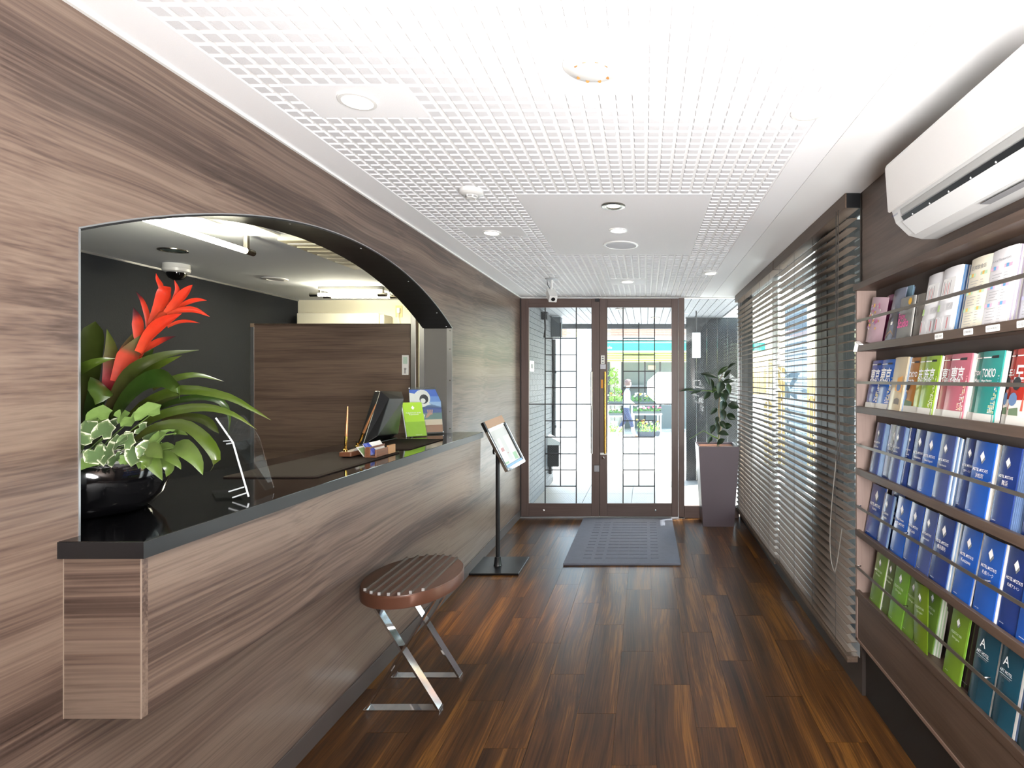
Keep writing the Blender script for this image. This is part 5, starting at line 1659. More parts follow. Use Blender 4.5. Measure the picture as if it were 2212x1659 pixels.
S3 = 'on the third shelf'
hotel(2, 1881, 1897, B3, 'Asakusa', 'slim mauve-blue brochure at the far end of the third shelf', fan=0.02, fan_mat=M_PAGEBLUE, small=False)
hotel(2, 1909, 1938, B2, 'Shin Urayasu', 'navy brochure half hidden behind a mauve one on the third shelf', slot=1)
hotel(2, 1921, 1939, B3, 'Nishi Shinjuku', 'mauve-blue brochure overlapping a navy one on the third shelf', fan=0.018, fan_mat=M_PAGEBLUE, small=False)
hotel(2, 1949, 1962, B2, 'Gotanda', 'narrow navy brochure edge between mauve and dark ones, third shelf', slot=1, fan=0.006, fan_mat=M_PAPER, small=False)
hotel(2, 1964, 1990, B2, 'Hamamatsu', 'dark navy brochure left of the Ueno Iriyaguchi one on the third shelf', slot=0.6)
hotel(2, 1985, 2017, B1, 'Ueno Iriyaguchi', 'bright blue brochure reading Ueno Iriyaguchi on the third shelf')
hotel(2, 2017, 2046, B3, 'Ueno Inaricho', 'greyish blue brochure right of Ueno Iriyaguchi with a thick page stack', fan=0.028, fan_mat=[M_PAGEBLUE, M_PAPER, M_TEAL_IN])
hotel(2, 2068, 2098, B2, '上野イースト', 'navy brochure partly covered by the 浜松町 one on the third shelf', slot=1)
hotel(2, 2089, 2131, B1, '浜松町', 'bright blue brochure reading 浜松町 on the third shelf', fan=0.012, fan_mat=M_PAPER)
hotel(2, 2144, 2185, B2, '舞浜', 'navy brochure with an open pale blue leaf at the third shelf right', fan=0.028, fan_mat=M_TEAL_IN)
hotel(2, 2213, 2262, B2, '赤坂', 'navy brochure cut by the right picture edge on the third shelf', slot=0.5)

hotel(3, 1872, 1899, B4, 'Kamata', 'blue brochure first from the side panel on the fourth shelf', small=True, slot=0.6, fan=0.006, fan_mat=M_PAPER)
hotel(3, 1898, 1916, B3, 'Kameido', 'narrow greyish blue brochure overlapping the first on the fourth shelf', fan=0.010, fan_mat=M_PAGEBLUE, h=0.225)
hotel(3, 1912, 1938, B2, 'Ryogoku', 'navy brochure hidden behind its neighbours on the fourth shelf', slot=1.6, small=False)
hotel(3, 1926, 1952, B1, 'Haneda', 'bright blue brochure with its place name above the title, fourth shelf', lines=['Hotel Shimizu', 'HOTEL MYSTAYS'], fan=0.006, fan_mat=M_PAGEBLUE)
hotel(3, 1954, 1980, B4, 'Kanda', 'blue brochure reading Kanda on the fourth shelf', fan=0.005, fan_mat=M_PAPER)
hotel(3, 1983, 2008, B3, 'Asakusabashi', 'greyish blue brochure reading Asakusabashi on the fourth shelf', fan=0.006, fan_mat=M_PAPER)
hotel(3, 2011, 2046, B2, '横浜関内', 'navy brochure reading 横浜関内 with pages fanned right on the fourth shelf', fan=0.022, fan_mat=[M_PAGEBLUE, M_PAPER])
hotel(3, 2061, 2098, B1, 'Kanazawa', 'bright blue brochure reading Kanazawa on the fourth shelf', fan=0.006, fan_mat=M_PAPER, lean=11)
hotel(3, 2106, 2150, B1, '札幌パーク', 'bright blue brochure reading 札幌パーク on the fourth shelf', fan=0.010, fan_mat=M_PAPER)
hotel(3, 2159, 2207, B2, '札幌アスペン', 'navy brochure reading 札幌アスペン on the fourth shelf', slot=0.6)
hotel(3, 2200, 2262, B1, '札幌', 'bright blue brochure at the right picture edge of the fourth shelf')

G1, G2, G3 = (114, 148, 56), (98, 114, 62), (118, 168, 56)


def inn(xa, xb, colour, label, **kw):
    o, cov, w, h, bg = brochure(4, xa, xb, colour, label, 'green inn brochures on the bottom shelf', **kw)
    y = -bg - 0.0006
    diamond(cov, 0.0, h * 0.80, w * 0.20, y)
    mw = mat('print_pale_green', (206, 220, 180), 0.55)
    text('title', 'FLEXSTAY INN', mw, cov, 0.0, y, h * 0.635, width=w * 0.62, stretch=1.3)
    text('subtitle', kw.get('sub', 'Shirogane'), mw, cov, 0.0, y, h * 0.565, width=w * 0.44)
    text('small_print', 'www.mystays.com', mw, cov, -w * 0.16, y + 0.001, h * 0.075, width=w * 0.34)
    return o


inn(1882, 1903, G1, 'green brochure next to the rack side on the bottom shelf', fan=0.008, fan_mat=M_PAPER)
inn(1904, 1926, G2, 'dull olive brochure second on the bottom shelf', slot=0.8)
inn(1922, 1950, G3, 'brightest green brochure third on the bottom shelf', fan=0.008, fan_mat=mat('page_lime', (150, 200, 80), 0.5))
inn(1951, 1976, G1, 'green brochure just behind the tilted one on the bottom shelf', slot=0.5, fan=0.008, fan_mat=M_PAGEGREEN)
inn(1979, 2008, (116, 146, 34), 'green brochure tilted forward out of line on the bottom shelf', roll=-6, lean=4, fan=0.0)
inn(1990, 2018, G1, 'green brochure with a thick fan of white page edges, bottom shelf', slot=2.0, fan=0.026, fan_mat=[M_PAGEGREEN, M_PAPER])
inn(2042, 2076, (118, 152, 44), 'single green brochure left of the dark maroon one, bottom shelf', slot=0.3, fan=0.004, fan_mat=mat('page_lime', (150, 200, 80), 0.5))
o, cov, w, h, bg = brochure(4, 2078, 2106, (46, 30, 38), 'dark maroon brochure half behind the first teal one, bottom shelf', 'hotel brochures on the bottom shelf', slot=1.5)
text('small_print', 'www.mystays.com', M_TXT_G, cov, -w * 0.1, -bg - 0.0006, h * 0.075, width=w * 0.5)


def art(xa, xb, label, colour=(24, 70, 88), **kw):
    o, cov, w, h, bg = brochure(4, xa, xb, colour, label, 'teal brochures on the bottom shelf', bulge=0.010, h=0.232, **kw)
    y = -bg - 0.0006
    text('initial', 'A', M_TXT_W, cov, -w * 0.06, y, h * 0.83, height=0.027)
    text('title', 'ART HOTEL', M_TXT_W, cov, 0.0, y, h * 0.70, width=w * 0.58, stretch=1.3)
    MB().box(-w * 0.29, w * 0.29, y, y + 0.0004, h * 0.655, h * 0.658).build('rule', M_TXT_W, cov)
    text('subtitle', 'SAPPORO HOTEL', M_TXT_G, cov, 0.02 * w, y, h * 0.635, width=w * 0.42)
    # flared inner leaf
    MB().box(-w / 2 + 0.002, w / 2 + 0.004, 0.008, 0.010, 0.0, h + 0.006).build('inner_leaf', M_PAPER, o)
    MB().box(w / 2 + 0.002, w / 2 + 0.016, 0.011, 0.013, 0.0, h).build('page', M_TEAL_IN, o)
    return o


art(2096, 2140, 'teal brochure with a large A next to the maroon one')
art(2146, 2190, 'second teal brochure with a large A on the bottom shelf')
art(2203, 2262, 'third teal brochure cut by the right picture edge', colour=(30, 62, 76))

# ---- second shelf: city maps
TOKYO = 'Tokyo city maps on the second shelf'


def mosaic(parent, w, h, y, cols, seed, frac=0.62):
    """printed rows of little tiles along the lower right of a cover"""
    rr = random.Random(seed)
    mb_ = MB()
    nx, nz = 13, 34
    for j in range(nz):
        for i in range(nx):
            u, v = i / nx, j / nz
            edge_ = 0.98 - 0.34 * (1 - v) ** 1.3
            if u > edge_ - 0.02 and rr.random() < 0.8:
                k = rr.randrange(len(cols))
                x0 = -w / 2 + w * (u + 0.012)
                z0 = h * (0.16 + v * frac)
                mb_.add([(x0, y, z0), (x0 + w / nx * 0.8, y, z0), (x0 + w / nx * 0.8, y, z0 + h * frac / nz * 0.7), (x0, y, z0 + h * frac / nz * 0.7)], [(0, 1, 2, 3)], k)
    if mb_.v:
        mb_.build('mosaic_print', cols, parent)


def city(xa, xb, colour, title, sub, label, bold=0.02, title_w=0.72, stretch=1.25, mos=None, seed=1, **kw):
    o, cov, w, h, bg = brochure(1, xa, xb, colour, label, TOKYO, h=0.226, **kw)
    y = -bg - 0.0006
    MB().box(-w / 2 + 0.001, w / 2 - 0.001, -0.0008, -0.0002, 0.001, h * 0.145).build('imprint', mat('imprint_grey', (206, 204, 198), 0.6), cov)
    MB().box(-w / 2 + 0.004, w / 2 - 0.004, y + 0.0004, y + 0.0006, 0.002, h * 0.145).build('imprint', mat('imprint_grey', (206, 204, 198), 0.6), cov)
    if title:
        text('title', title, M_TXT_W, cov, -w * 0.02, y, h * 0.70, width=w * title_w, stretch=stretch, bold=bold)
    if sub:
        text('subtitle', sub, M_TXT_W, cov, -w * 0.06, y, h * 0.59, width=w * 0.5, bold=0.012)
    MB().box(w * 0.02, w * 0.34, y, y + 0.0004, h * 0.90, h * 0.935).build('badge', M_TXT_K, cov)
    MB().box(-w * 0.40, -w * 0.02, y, y + 0.0004, h * 0.905, h * 0.92).build('headline', M_PAPER, cov)
    if mos:
        mosaic(cov, w, h, y + 0.0012, mos, seed)
    return o, cov, w, h, bg


MW = [M_PAPER, mat('mos_yellow', (232, 214, 120), 0.5), M_TXT_W]
city(1873, 1897, (30, 78, 178), '東京', 'ハンディマップ', 'darker blue 東京 map next to the rack side panel', mos=MW, seed=2, title_w=0.76)
city(1893, 1922, (22, 96, 196), '東京', 'ハンディマップ', 'bright blue 東京 map overlapping the darker one', mos=MW, seed=3, title_w=0.76)
# cream folder with orange wash
o, cov, w, h, bg = brochure(1, 1920, 1947, (222, 204, 172), 'cream and orange folder left of the brown map', TOKYO, h=0.232, fan=0.014, fan_mat=[M_PAPER, M_PAGEBLUE])
pm = MB()
y = -bg - 0.0008
pm.add([(-w * 0.05, y, h * 0.40), (w * 0.46, y, h * 0.36), (w * 0.40, y, h * 0.66), (w * 0.05, y, h * 0.62)], [(0, 1, 2, 3)], 0)
pm.add([(w * 0.22 + w * 0.16 * math.cos(R(a)), y - 0.0003, h * 0.46 + h * 0.075 * math.sin(R(a))) for a in range(0, 360, 30)], [tuple(range(12))], 1)
pm.add([(w * 0.02, y, h * 0.16), (w * 0.42, y, h * 0.15), (w * 0.42, y, h * 0.24), (w * 0.24, y, h * 0.27), (w * 0.02, y, h * 0.24)], [(0, 1, 2, 3, 4)], 2)
pm.build('print', [mat('wash_orange', (220, 160, 84), 0.5), mat('oval_blue', (96, 122, 160), 0.5), mat('temple_grey', (120, 112, 104), 0.5)], cov)
o, cov, w, h, bg = city(1950, 1979, (180, 116, 44), 'TOKYO', 'Handy Map', 'ochre brown TOKYO map half behind the green one', slot=1)
pm = MB()
y = -bg - 0.0008
for (cx_, cz_, k) in ((-0.18, 0.50, 0), (-0.30, 0.31, 1)):
    pm.add([(w * cx_ + w * 0.17 * math.cos(R(a)), y, h * cz_ + h * 0.085 * math.sin(R(a))) for a in range(0, 360, 30)], [tuple(range(12))], k)
pm.add([(-w * 0.47, y + 0.001, h * 0.145), (w * 0.3, y, h * 0.145), (w * 0.3, y, h * 0.22), (-w * 0.47, y + 0.001, h * 0.26)], [(0, 1, 2, 3)], 2)
pm.build('print', [M_TXT_K, mat('oval_blue', (96, 122, 160), 0.5), mat('hill_green', (100, 120, 92), 0.5)], cov)
GR = [M_PAPER, mat('mos_lime', (206, 222, 110), 0.5)]
city(1974, 2000, (186, 200, 40), '东京', '便携地图', 'yellow-green map mostly covered by the green 东京 map', slot=0.8, mos=None)
city(1986, 2016, (152, 188, 56), '东京', '便携地图', 'green 东京 map with simplified characters', mos=GR, seed=5, fan=0.010, fan_mat=M_PAPER, title_w=0.72)
PK = [M_PAPER, mat('mos_peach', (236, 206, 170), 0.5), mat('mos_rose', (232, 150, 160), 0.5)]
city(2024, 2056, (204, 104, 112), '東京', '便攜地圖', 'darker pink map behind the pink 東京 map', slot=0.9)
city(2040, 2082, (214, 116, 134), '東京', '便攜地圖', 'pink 東京 map with fanned white page edges', mos=PK, seed=6, fan=0.014, fan_mat=M_PAPER, title_w=0.66)
TL_ = [M_PAPER, mat('mos_cyan', (70, 160, 190), 0.5), mat('mos_sand', (226, 220, 170), 0.5)]
city(2094, 2122, (56, 148, 132), 'TOKIO', 'Mapa', 'teal map edge behind the teal TOKIO map', slot=0.9)
city(2106, 2150, (48, 160, 152), 'TOKIO', 'Mapa Práctico', 'teal TOKIO map with white page edges', mos=TL_, seed=7, fan=0.014, fan_mat=M_PAPER, title_w=0.66, stretch=1.7)


def seoul(xa, xb, label, **kw):
    o, cov, w, h, bg = city(xa, xb, (214, 58, 44), '도쿄', '핸드맵', label, title_w=0.74, bold=0.03, **kw)
    pm = MB()
    y = -bg - 0.0008
    pm.add([(-w * 0.49, -0.0012, h * 0.145), (w * 0.49, -0.0012, h * 0.145), (w * 0.49, -0.0012, h * 0.36), (-w * 0.49, -0.0012, h * 0.33)], [(0, 1, 2, 3)], 3)
    pm.add([(-w * 0.42, y + 0.0006, h * 0.145), (w * 0.42, y + 0.0006, h * 0.145), (w * 0.42, y + 0.0006, h * 0.36), (-w * 0.42, y + 0.0006, h * 0.35)], [(0, 1, 2, 3)], 3)
    for (cx_, cz_, k) in ((-0.24, 0.56, 0), (-0.30, 0.36, 1)):
        pm.add([(w * cx_ + w * 0.17 * math.cos(R(a)), y - 0.0004, h * cz_ + h * 0.085 * math.sin(R(a))) for a in range(0, 360, 30)], [tuple(range(12))], k)
    pm.add([(-w * 0.40, y, h * 0.16), (0.0, y, h * 0.16), (-w * 0.05, y, h * 0.26), (-w * 0.40, y, h * 0.24)], [(0, 1, 2, 3)], 2)
    pm.add([(w * 0.06, y - 0.0002, h * 0.22), (w * 0.16, y - 0.0002, h * 0.22), (w * 0.115, y - 0.0002, h * 0.50)], [(0, 1, 2)], 4)
    pm.build('print', [M_TXT_K, mat('oval_blue', (96, 122, 160), 0.5), mat('hill_green', (100, 120, 92), 0.5), mat('print_haze', (226, 216, 206), 0.5), mat('tower_red', (200, 90, 70), 0.5)], cov)


seoul(2168, 2190, 'edge of a red map behind the red 도쿄 map', slot=1)
seoul(2178, 2232, 'red 도쿄 map at the right end of the second shelf')

# ---- top shelf: flyers and map sheets
TOPG = 'flyers on the top shelf'
o, cov, w, h, bg = brochure(0, 1874, 1909, (214, 180, 192), 'pink illustrated flyer curling at the far end of the top shelf', TOPG, h=0.205, lean=6, roll=8, bulge=0.018, t=0.0012, dz=0.013, slot=0.9, name='flyer', cat='flyer')
pm = MB()
rr = random.Random(11)
for k in range(46):
    x0, z0 = rr.uniform(-w * 0.36, w * 0.30), rr.uniform(h * 0.24, h * 0.86)
    s = rr.uniform(0.004, 0.010)
    y = front_y(bg, x0, w) - 0.0014
    pm.add([(x0 - s, y, z0 - s), (x0 + s, y, z0 - s * 0.4), (x0 + s * 0.7, y, z0 + s), (x0 - s * 0.6, y, z0 + s * 0.8)], [(0, 1, 2, 3)], rr.randrange(4))
pm.build('print', [mat('print_magenta', (206, 110, 160), 0.5), mat('print_gold', (232, 180, 80), 0.5), mat('print_lilac', (180, 166, 206), 0.5), M_PAPER], cov)
brochure(0, 1903, 1921, (150, 60, 110), 'magenta and blue booklet behind the pink flyer', TOPG, h=0.222, slot=1.6, name='flyer', cat='flyer', t=0.008)
o, cov, w, h, bg = brochure(0, 1914, 1939, (132, 138, 158), 'grey flyer with a dark diamond photo on the top shelf', TOPG, h=0.232, lean=12, name='flyer', cat='flyer', bulge=0.006)
pm = MB()
y = -bg - 0.0008
pm.add([(-w * 0.42, y + 0.002, h * 0.09), (w * 0.42, y + 0.002, h * 0.09), (w * 0.42, y, h * 0.46), (w * 0.10, y, h * 0.66), (-w * 0.42, y + 0.002, h * 0.40)], [(0, 1, 2, 3, 4)], 0)
pm.add([(-w * 0.40, y, h * 0.12), (0, y, h * 0.24), (w * 0.36, y, h * 0.12), (0, y - 0.0002, h * 0.20)], [(0, 1, 2, 3)], 1)
pm.add([(-w * 0.1, y - 0.0004, h * 0.33), (w * 0.06, y - 0.0004, h * 0.33), (w * 0.06, y - 0.0004, h * 0.39), (-w * 0.1, y - 0.0004, h * 0.39)], [(0, 1, 2, 3)], 2)
pm.build('print', [mat('print_charcoal', (84, 80, 82), 0.5), mat('print_bronze', (160, 128, 92), 0.5), M_PAPER], cov)
brochure(0, 1938, 1957, (150, 186, 206), 'pale blue leaflet standing behind the pink-lettered one', TOPG, h=0.236, slot=2.2, name='flyer', cat='flyer', fan=0.006, fan_mat=M_PAGEBLUE)
o, cov, w, h, bg = brochure(0, 1939, 1968, (138, 136, 132), 'grey booklet with pink lettering on the top shelf', TOPG, h=0.178, lean=8, name='flyer', cat='flyer', fan=0.005, fan_mat=M_PAPER)
mpk = mat('print_pink', (214, 92, 150), 0.5)
text('title', 'Enjoy', mpk, cov, -w * 0.16, -bg - 0.0006, h * 0.55, width=w * 0.5, bold=0.02, stretch=1.3)
text('title', 'Studio', mpk, cov, -w * 0.02, -bg - 0.0006, h * 0.41, width=w * 0.8, bold=0.03, stretch=1.3)
MB().lathe([(0, 0), (w * 0.12, 0), (w * 0.12, 0.0004), (0, 0.0006)], n=14, M=Matrix.Translation((w * 0.30, -bg, h * 0.88)) @ Matrix.Rotation(R(90), 4, 'X')).build('badge', mat('badge_yellow', (228, 176, 60), 0.5), cov)
brochure(0, 1973, 1992, (108, 100, 92), 'stack of grey-brown booklet edges left of the white maps', TOPG, h=0.176, lean=8, slot=0.8, name='flyer', cat='flyer', fan=0.012, fan_mat=[mat('page_taupe', (130, 122, 114), 0.5), M_PAPER])


def mapsheet(xa, xb, label, mirror=0, **kw):
    o, cov, w, h, bg = brochure(0, xa, xb, (226, 226, 228), label, 'white area maps on the top shelf', h=0.238, name='area_map', cat='map', bulge=0.006, **kw)
    y = -bg - 0.0008
    pm = MB()
    # rounded legend box, streets, green park, river
    pm.prism([(p[0], p[1]) for p in rounded(-w * 0.34, w * 0.36, h * 0.52, h * 0.84, 0.006, 3)], 'Y', y + 0.0006, y + 0.0012, 0)
    for (x0, x1, z0, z1, k) in ((-0.42, -0.30, 0.36, 0.46, 1), (-0.30, 0.42, 0.36, 0.46, 2), (-0.42, 0.42, 0.06, 0.28, 2)):
        pm.add([(w * x0, y + 0.001, h * z0), (w * x1, y + 0.001, h * z0), (w * x1, y + 0.001, h * z1), (w * x0, y + 0.001, h * z1)], [(0, 1, 2, 3)], k)
    for (xa_, za_, xb_, zb_) in ((-0.2, 0.26, 0.15, 0.07), (0.05, 0.36, 0.05, 0.46), (0.2, 0.40, 0.32, 0.45)):
        d = Vector((w * (xb_ - xa_), 0, h * (zb_ - za_))).normalized()
        s = Vector((-d.z, 0, d.x)) * 0.0012
        a, b_ = Vector((w * xa_, y + 0.0006, h * za_)), Vector((w * xb_, y + 0.0006, h * zb_))
        pm.add([a - s, b_ - s, b_ + s, a + s], [(0, 1, 2, 3)], 0)
    for k in range(7):
        x0 = -0.26 + 0.09 * k
        if k < 5:
            pm.add([(w * x0, y - 0.0001, h * (0.80 - 0.03 * (k % 2))), (w * (x0 + 0.025), y - 0.0001, h * (0.80 - 0.03 * (k % 2))), (w * (x0 + 0.025), y - 0.0001, h * 0.60), (w * x0, y - 0.0001, h * 0.60)], [(0, 1, 2, 3)], (3, 4, 3, 4, 3)[k] if k != 3 else 4)
    for k in range(4):
        x0 = -0.38 + (0.03 if k % 2 else 0) + (0.62 if k > 1 else 0)
        pm.add([(w * x0, y + 0.0004, h * 0.09), (w * (x0 + 0.018), y + 0.0004, h * 0.09), (w * (x0 + 0.018), y + 0.0004, h * 0.25), (w * x0, y + 0.0004, h * 0.25)], [(0, 1, 2, 3)], 4)
    pm.add([(-w * 0.44, y + 0.0014, h * 0.0), (w * 0.2, y + 0.001, h * 0.0), (w * 0.2, y + 0.001, h * 0.018), (-w * 0.44, y + 0.0014, h * 0.03)], [(0, 1, 2, 3)], 5)
    pm.build('map_print', [M_WHITE_MATT, mat('map_park', (176, 206, 140), 0.6), mat('map_block', (206, 206, 208), 0.6), mat('map_text', (150, 150, 150), 0.6), mat('map_redtext', (206, 96, 100), 0.6), mat('map_river', (120, 160, 210), 0.6)], cov)
    return o


M_F1, M_F2 = mat('fan_blue', (110, 160, 210), 0.5), mat('fan_deep', (50, 90, 140), 0.5)
mapsheet(1990, 2023, 'white area map left of a twin sheet on the top shelf', slot=0.6)
mapsheet(2022, 2060, 'white area map with a fan of blue page edges, top shelf', fan=0.036, fan_mat=[M_PAPER, M_F1, M_PAGEBLUE, M_F2], slot=0.0)


def menu(xa, xb, base, title, stripe, chip, label, fan=0.0):
    o, cov, w, h, bg = brochure(0, xa, xb, base, label, 'restaurant lists on the top shelf', h=0.238, name='restaurant_list', cat='leaflet', bulge=0.005, fan=fan, fan_mat=[M_PAPER, mat('page_lilac', (206, 196, 216), 0.5)] if fan else None)
    y = -bg - 0.0008
    text('title', title, M_TXT_G, cov, 0.0, y, h * 0.86, width=w * 0.72)
    pm = MB()
    for (z0, z1) in ((0.74, 0.785), (0.50, 0.54), (0.27, 0.315)):
        pm.add([(-w * 0.44, y + 0.0012, h * z0), (w * 0.44, y + 0.0012, h * z0), (w * 0.44, y + 0.0012, h * z1), (-w * 0.44, y + 0.0012, h * z1)], [(0, 1, 2, 3)], 0)
        for xx in (-0.30, 0.22):
            pm.add([(w * xx, y, h * z0), (w * (xx + 0.10), y, h * z0), (w * (xx + 0.10), y, h * z1), (w * xx, y, h * z1)], [(0, 1, 2, 3)], 1)
    for k in range(18):
        zz = 0.06 + 0.036 * k
        if any(abs(zz - q) < 0.035 for q in (0.76, 0.52, 0.29)):
            continue
        for (x0, x1) in ((-0.30, -0.02 + 0.05 * (k % 3)), (0.18, 0.34 - 0.04 * (k % 2))):
            pm.add([(w * x0, y, h * zz), (w * x1, y, h * zz), (w * x1, y, h * (zz + 0.006)), (w * x0, y, h * (zz + 0.006))], [(0, 1, 2, 3)], 2)
    pm.build('list_print', [stripe, chip, mat('list_text', (168, 168, 170), 0.6)], cov)
    return o


menu(2080, 2124, (232, 226, 206), '近隣飲食店', mat('stripe_mint', (190, 222, 190), 0.55), mat('chip_amber', (238, 198, 110), 0.55), 'cream restaurant list titled 近隣飲食店 on the top shelf')
menu(2125, 2178, (234, 232, 234), 'Local Restaurants', mat('stripe_rose', (228, 190, 212), 0.55), mat('chip_blue', (110, 170, 214), 0.55), 'white list titled Local Restaurants on the top shelf', fan=0.030)
menu(2206, 2260, (226, 226, 238), 'Guide', mat('stripe_lav', (196, 196, 230), 0.55), mat('chip_blue', (110, 170, 214), 0.55), 'pale lilac list cut by the right picture edge on the top shelf')

# labels on the top shelf lip
for (xa, xb, s, lab) in ((2019, 2036, '地図 / MAP', 'small white sticker below the white maps'), (2081, 2101, '近隣飲食店', 'small white sticker below the cream list'), (2129, 2159, 'RESTAURANT', 'white sticker reading RESTAURANT on the shelf lip'), (2196, 2228, '元祖いわ', 'white sticker at the right picture edge on the shelf lip')):
    X = RF - 0.0032
    ya, yb = F * X / (xa - VX), F * X / (xb - VX)
    w = ya - yb
    o = thing('shelf_sticker', lab, 'sticker', (X, (ya + yb) / 2, SH[0] - 0.0155), (0, 0, R(-90)), 'stickers on the top shelf lip')
    MB().prism(rounded(-w / 2, w / 2, -0.0095, 0.0095, 0.003, 3), 'Y', 0.0, 0.001).build('plate', M_WHITE_MATT, o)
    text('lettering', s, M_TXT_G, o, 0, -0.0004, 0, width=w * 0.8)

# folded white clip at the far end of the top shelf
o = thing('price_clip', 'folded white plastic clip hooked on the far end of the top shelf', 'clip', (RF - 0.003, 2.595, SH[0] + 0.004), (0, 0, R(-90)))
MB().prism([(-0.045, -0.036), (-0.020, 0.008), (0.03, -0.008), (0.03, -0.005), (-0.018, 0.012), (-0.048, -0.034)], 'Y', -0.018, -0.0005).build('fold', M_WHITE, o)

# ================================================================ porch and street
ZG = -0.10
M_PAVE = mat('street_asphalt_pale', (188, 186, 182), 0.9, var=0.06, var_scale=3)
st = MB().box(-14, 22, 9.30, 60, ZG - 0.1, ZG).box(1.16, 22, -3.0, 9.30, ZG - 0.1, ZG).build('floor_street', M_PAVE)
tag(st, 'pale sunlit street outside the entrance', 'street', kind='structure')
M_PORCH = mat('porch_tile', (132, 129, 122), 0.5, var=0.05, var_scale=5)
pf = MB().box(-1.5, 1.16, YD + 0.06, 9.28, ZG, -0.006).build('floor_porch', mat('tile_joint', (120, 118, 112), 0.8))
tag(pf, 'grey tiled porch floor outside the doors', 'floor', kind='structure')
tile_m = MB().box(0.002, 0.596, 0.002, 0.596, -0.006, 0.0).mesh('floor_tile', M_PORCH)
for i in range(4):
    for j in range(5):
        xx, yy = -1.37 + i * 0.6, 6.2 + j * 0.6
        link('floor_tile', tile_m, pf, (xx, yy, 0.0))
M_SOFFIT = mat('porch_soffit', (150, 153, 158), 0.6)
pc_ = MB().box(-1.5, 1.18, YD + 0.06, 9.5, 2.45, 2.55).build('ceiling_porch', mat('soffit_gap', (70, 74, 78), 0.7))
tag(pc_, 'white slatted porch soffit seen through the doors', 'ceiling', kind='structure')
for k in range(26):
    xx = -1.46 + k * 0.10
    box_part('soffit_slat', M_SOFFIT, pc_, xx, xx + 0.092, YD + 0.07, 9.42, 2.438, 2.4498)
fb = MB().box(-1.5, 1.18, 9.43, 9.5, 2.36, 2.449).build('trim_7', mat('fascia_dark', (70, 74, 80), 0.5))
tag(fb, 'dark beam at the street edge of the porch roof', 'trim', kind='structure')
for (xx, yy, lab) in ((-0.33, 7.4, 'round porch downlight above the left door leaf'), (0.15, 8.4, 'round porch downlight further out above the right door leaf')):
    downlight(xx, yy, 0.07, lab, 2.4375, M_NICKEL, mat('porch_amber', (255, 214, 150), 0.4, emit=2.0), group='porch downlights')
M_PTILE = mat('porch_wall_tile', (104, 108, 111), 0.6)
pw = MB().box(-1.60, -1.385, YD + 0.06, 8.42, ZG, 2.44).build('wall_porch', mat('porch_mortar', (86, 88, 90), 0.8))
tag(pw, 'grey brick-tiled porch wall left of the entrance', 'wall', kind='structure')
pt_m = MB().box(-0.0, 0.010, 0.002, 0.212, 0.002, 0.066).mesh('wall_tile', M_PTILE)
for r_ in range(36):
    for c in range(10):
        y0 = 6.20 + c * 0.215 + (0.107 if r_ % 2 else 0)
        if y0 + 0.21 < 8.42:
            link('wall_tile', pt_m, pw, (-1.385, y0, -0.08 + r_ * 0.069))
# canopy over the street window, its depth chosen to block sun from the blinds
cn = MB().box(1.16, 2.9, -3.0, 6.2, 2.5, 2.62).build('ceiling_canopy', mat('canopy_grey', (120, 124, 128), 0.7))
tag(cn, 'grey canopy over the pavement outside the street window', 'canopy', kind='structure')
up = MB().box(-6, 1.16, YD + 0.06, 6.4, 2.56, 6.0).box(1.03, 1.16, -3.0, 6.4, 2.46, 6.0).build('wall_upper', mat('upper_facade', (150, 148, 146), 0.8))
tag(up, 'upper facade of the building above the porch', 'wall', kind='structure')

# things on the porch wall
t = thing('intercom', 'pale intercom plate on the porch wall behind the left door', 'intercom', (-1.374, 6.74, 0))
box_part('plate', M_WHITE, t, 0.0005, 0.02, -0.16, 0.10, 1.60, 1.73, 0.003)
box_part('speaker_slot', M_TXT_G, t, 0.0205, 0.022, -0.10, 0.02, 1.64, 1.69)
t = thing('wall_hook', 'dark bracket high on the porch wall', 'bracket', (-1.374, 7.45, 0))
box_part('plate', M_IRON, t, 0.0005, 0.08, -0.05, 0.05, 2.30, 2.40)
MB().tube([(0.04, 0, 2.32), (0.05, -0.02, 2.18), (0.04, -0.05, 2.06)], 0.012, 8).build('hook', M_IRON, t)
t = thing('wall_lantern', 'dark box lantern on the porch wall edge', 'lamp', (-1.374, 8.25, 0))
box_part('housing', mat('lantern_grey', (72, 78, 84), 0.5), t, 0.0005, 0.14, -0.08, 0.08, 2.13, 2.42, 0.006)
box_part('lens', M_WHITE, t, 0.02, 0.12, -0.06, 0.06, 2.115, 2.129)
t = thing('downpipe', 'dark downpipe on the porch wall above the mailbox', 'pipe', (-1.35, 8.28, 0))
MB().tube([(0, 0, 0.65), (0, 0, 2.10)], 0.03, 10).build('pipe', M_IRON, t, smooth=True)
for zz in (0.8, 1.6):
    box_part('pipe_clip', M_IRON, t, -0.024, 0.036, -0.036, 0.036, zz, zz + 0.03)
t = thing('mailbox', 'black and white mailbox mounted low on the porch wall', 'mailbox', (-1.374, 8.0, 0))
box_part('body', M_DARK, t, 0.0005, 0.16, -0.12, 0.10, 0.28, 0.58, 0.008)
MB().prism([(0.0005, 0.585), (0.17, 0.585), (0.19, 0.62), (0.0005, 0.72)], 'Y', -0.13, 0.11).build('lid', M_WHITE, t)
box_part('bracket', M_IRON, t, 0.0005, 0.04, -0.02, 0.02, 0.16, 0.279)

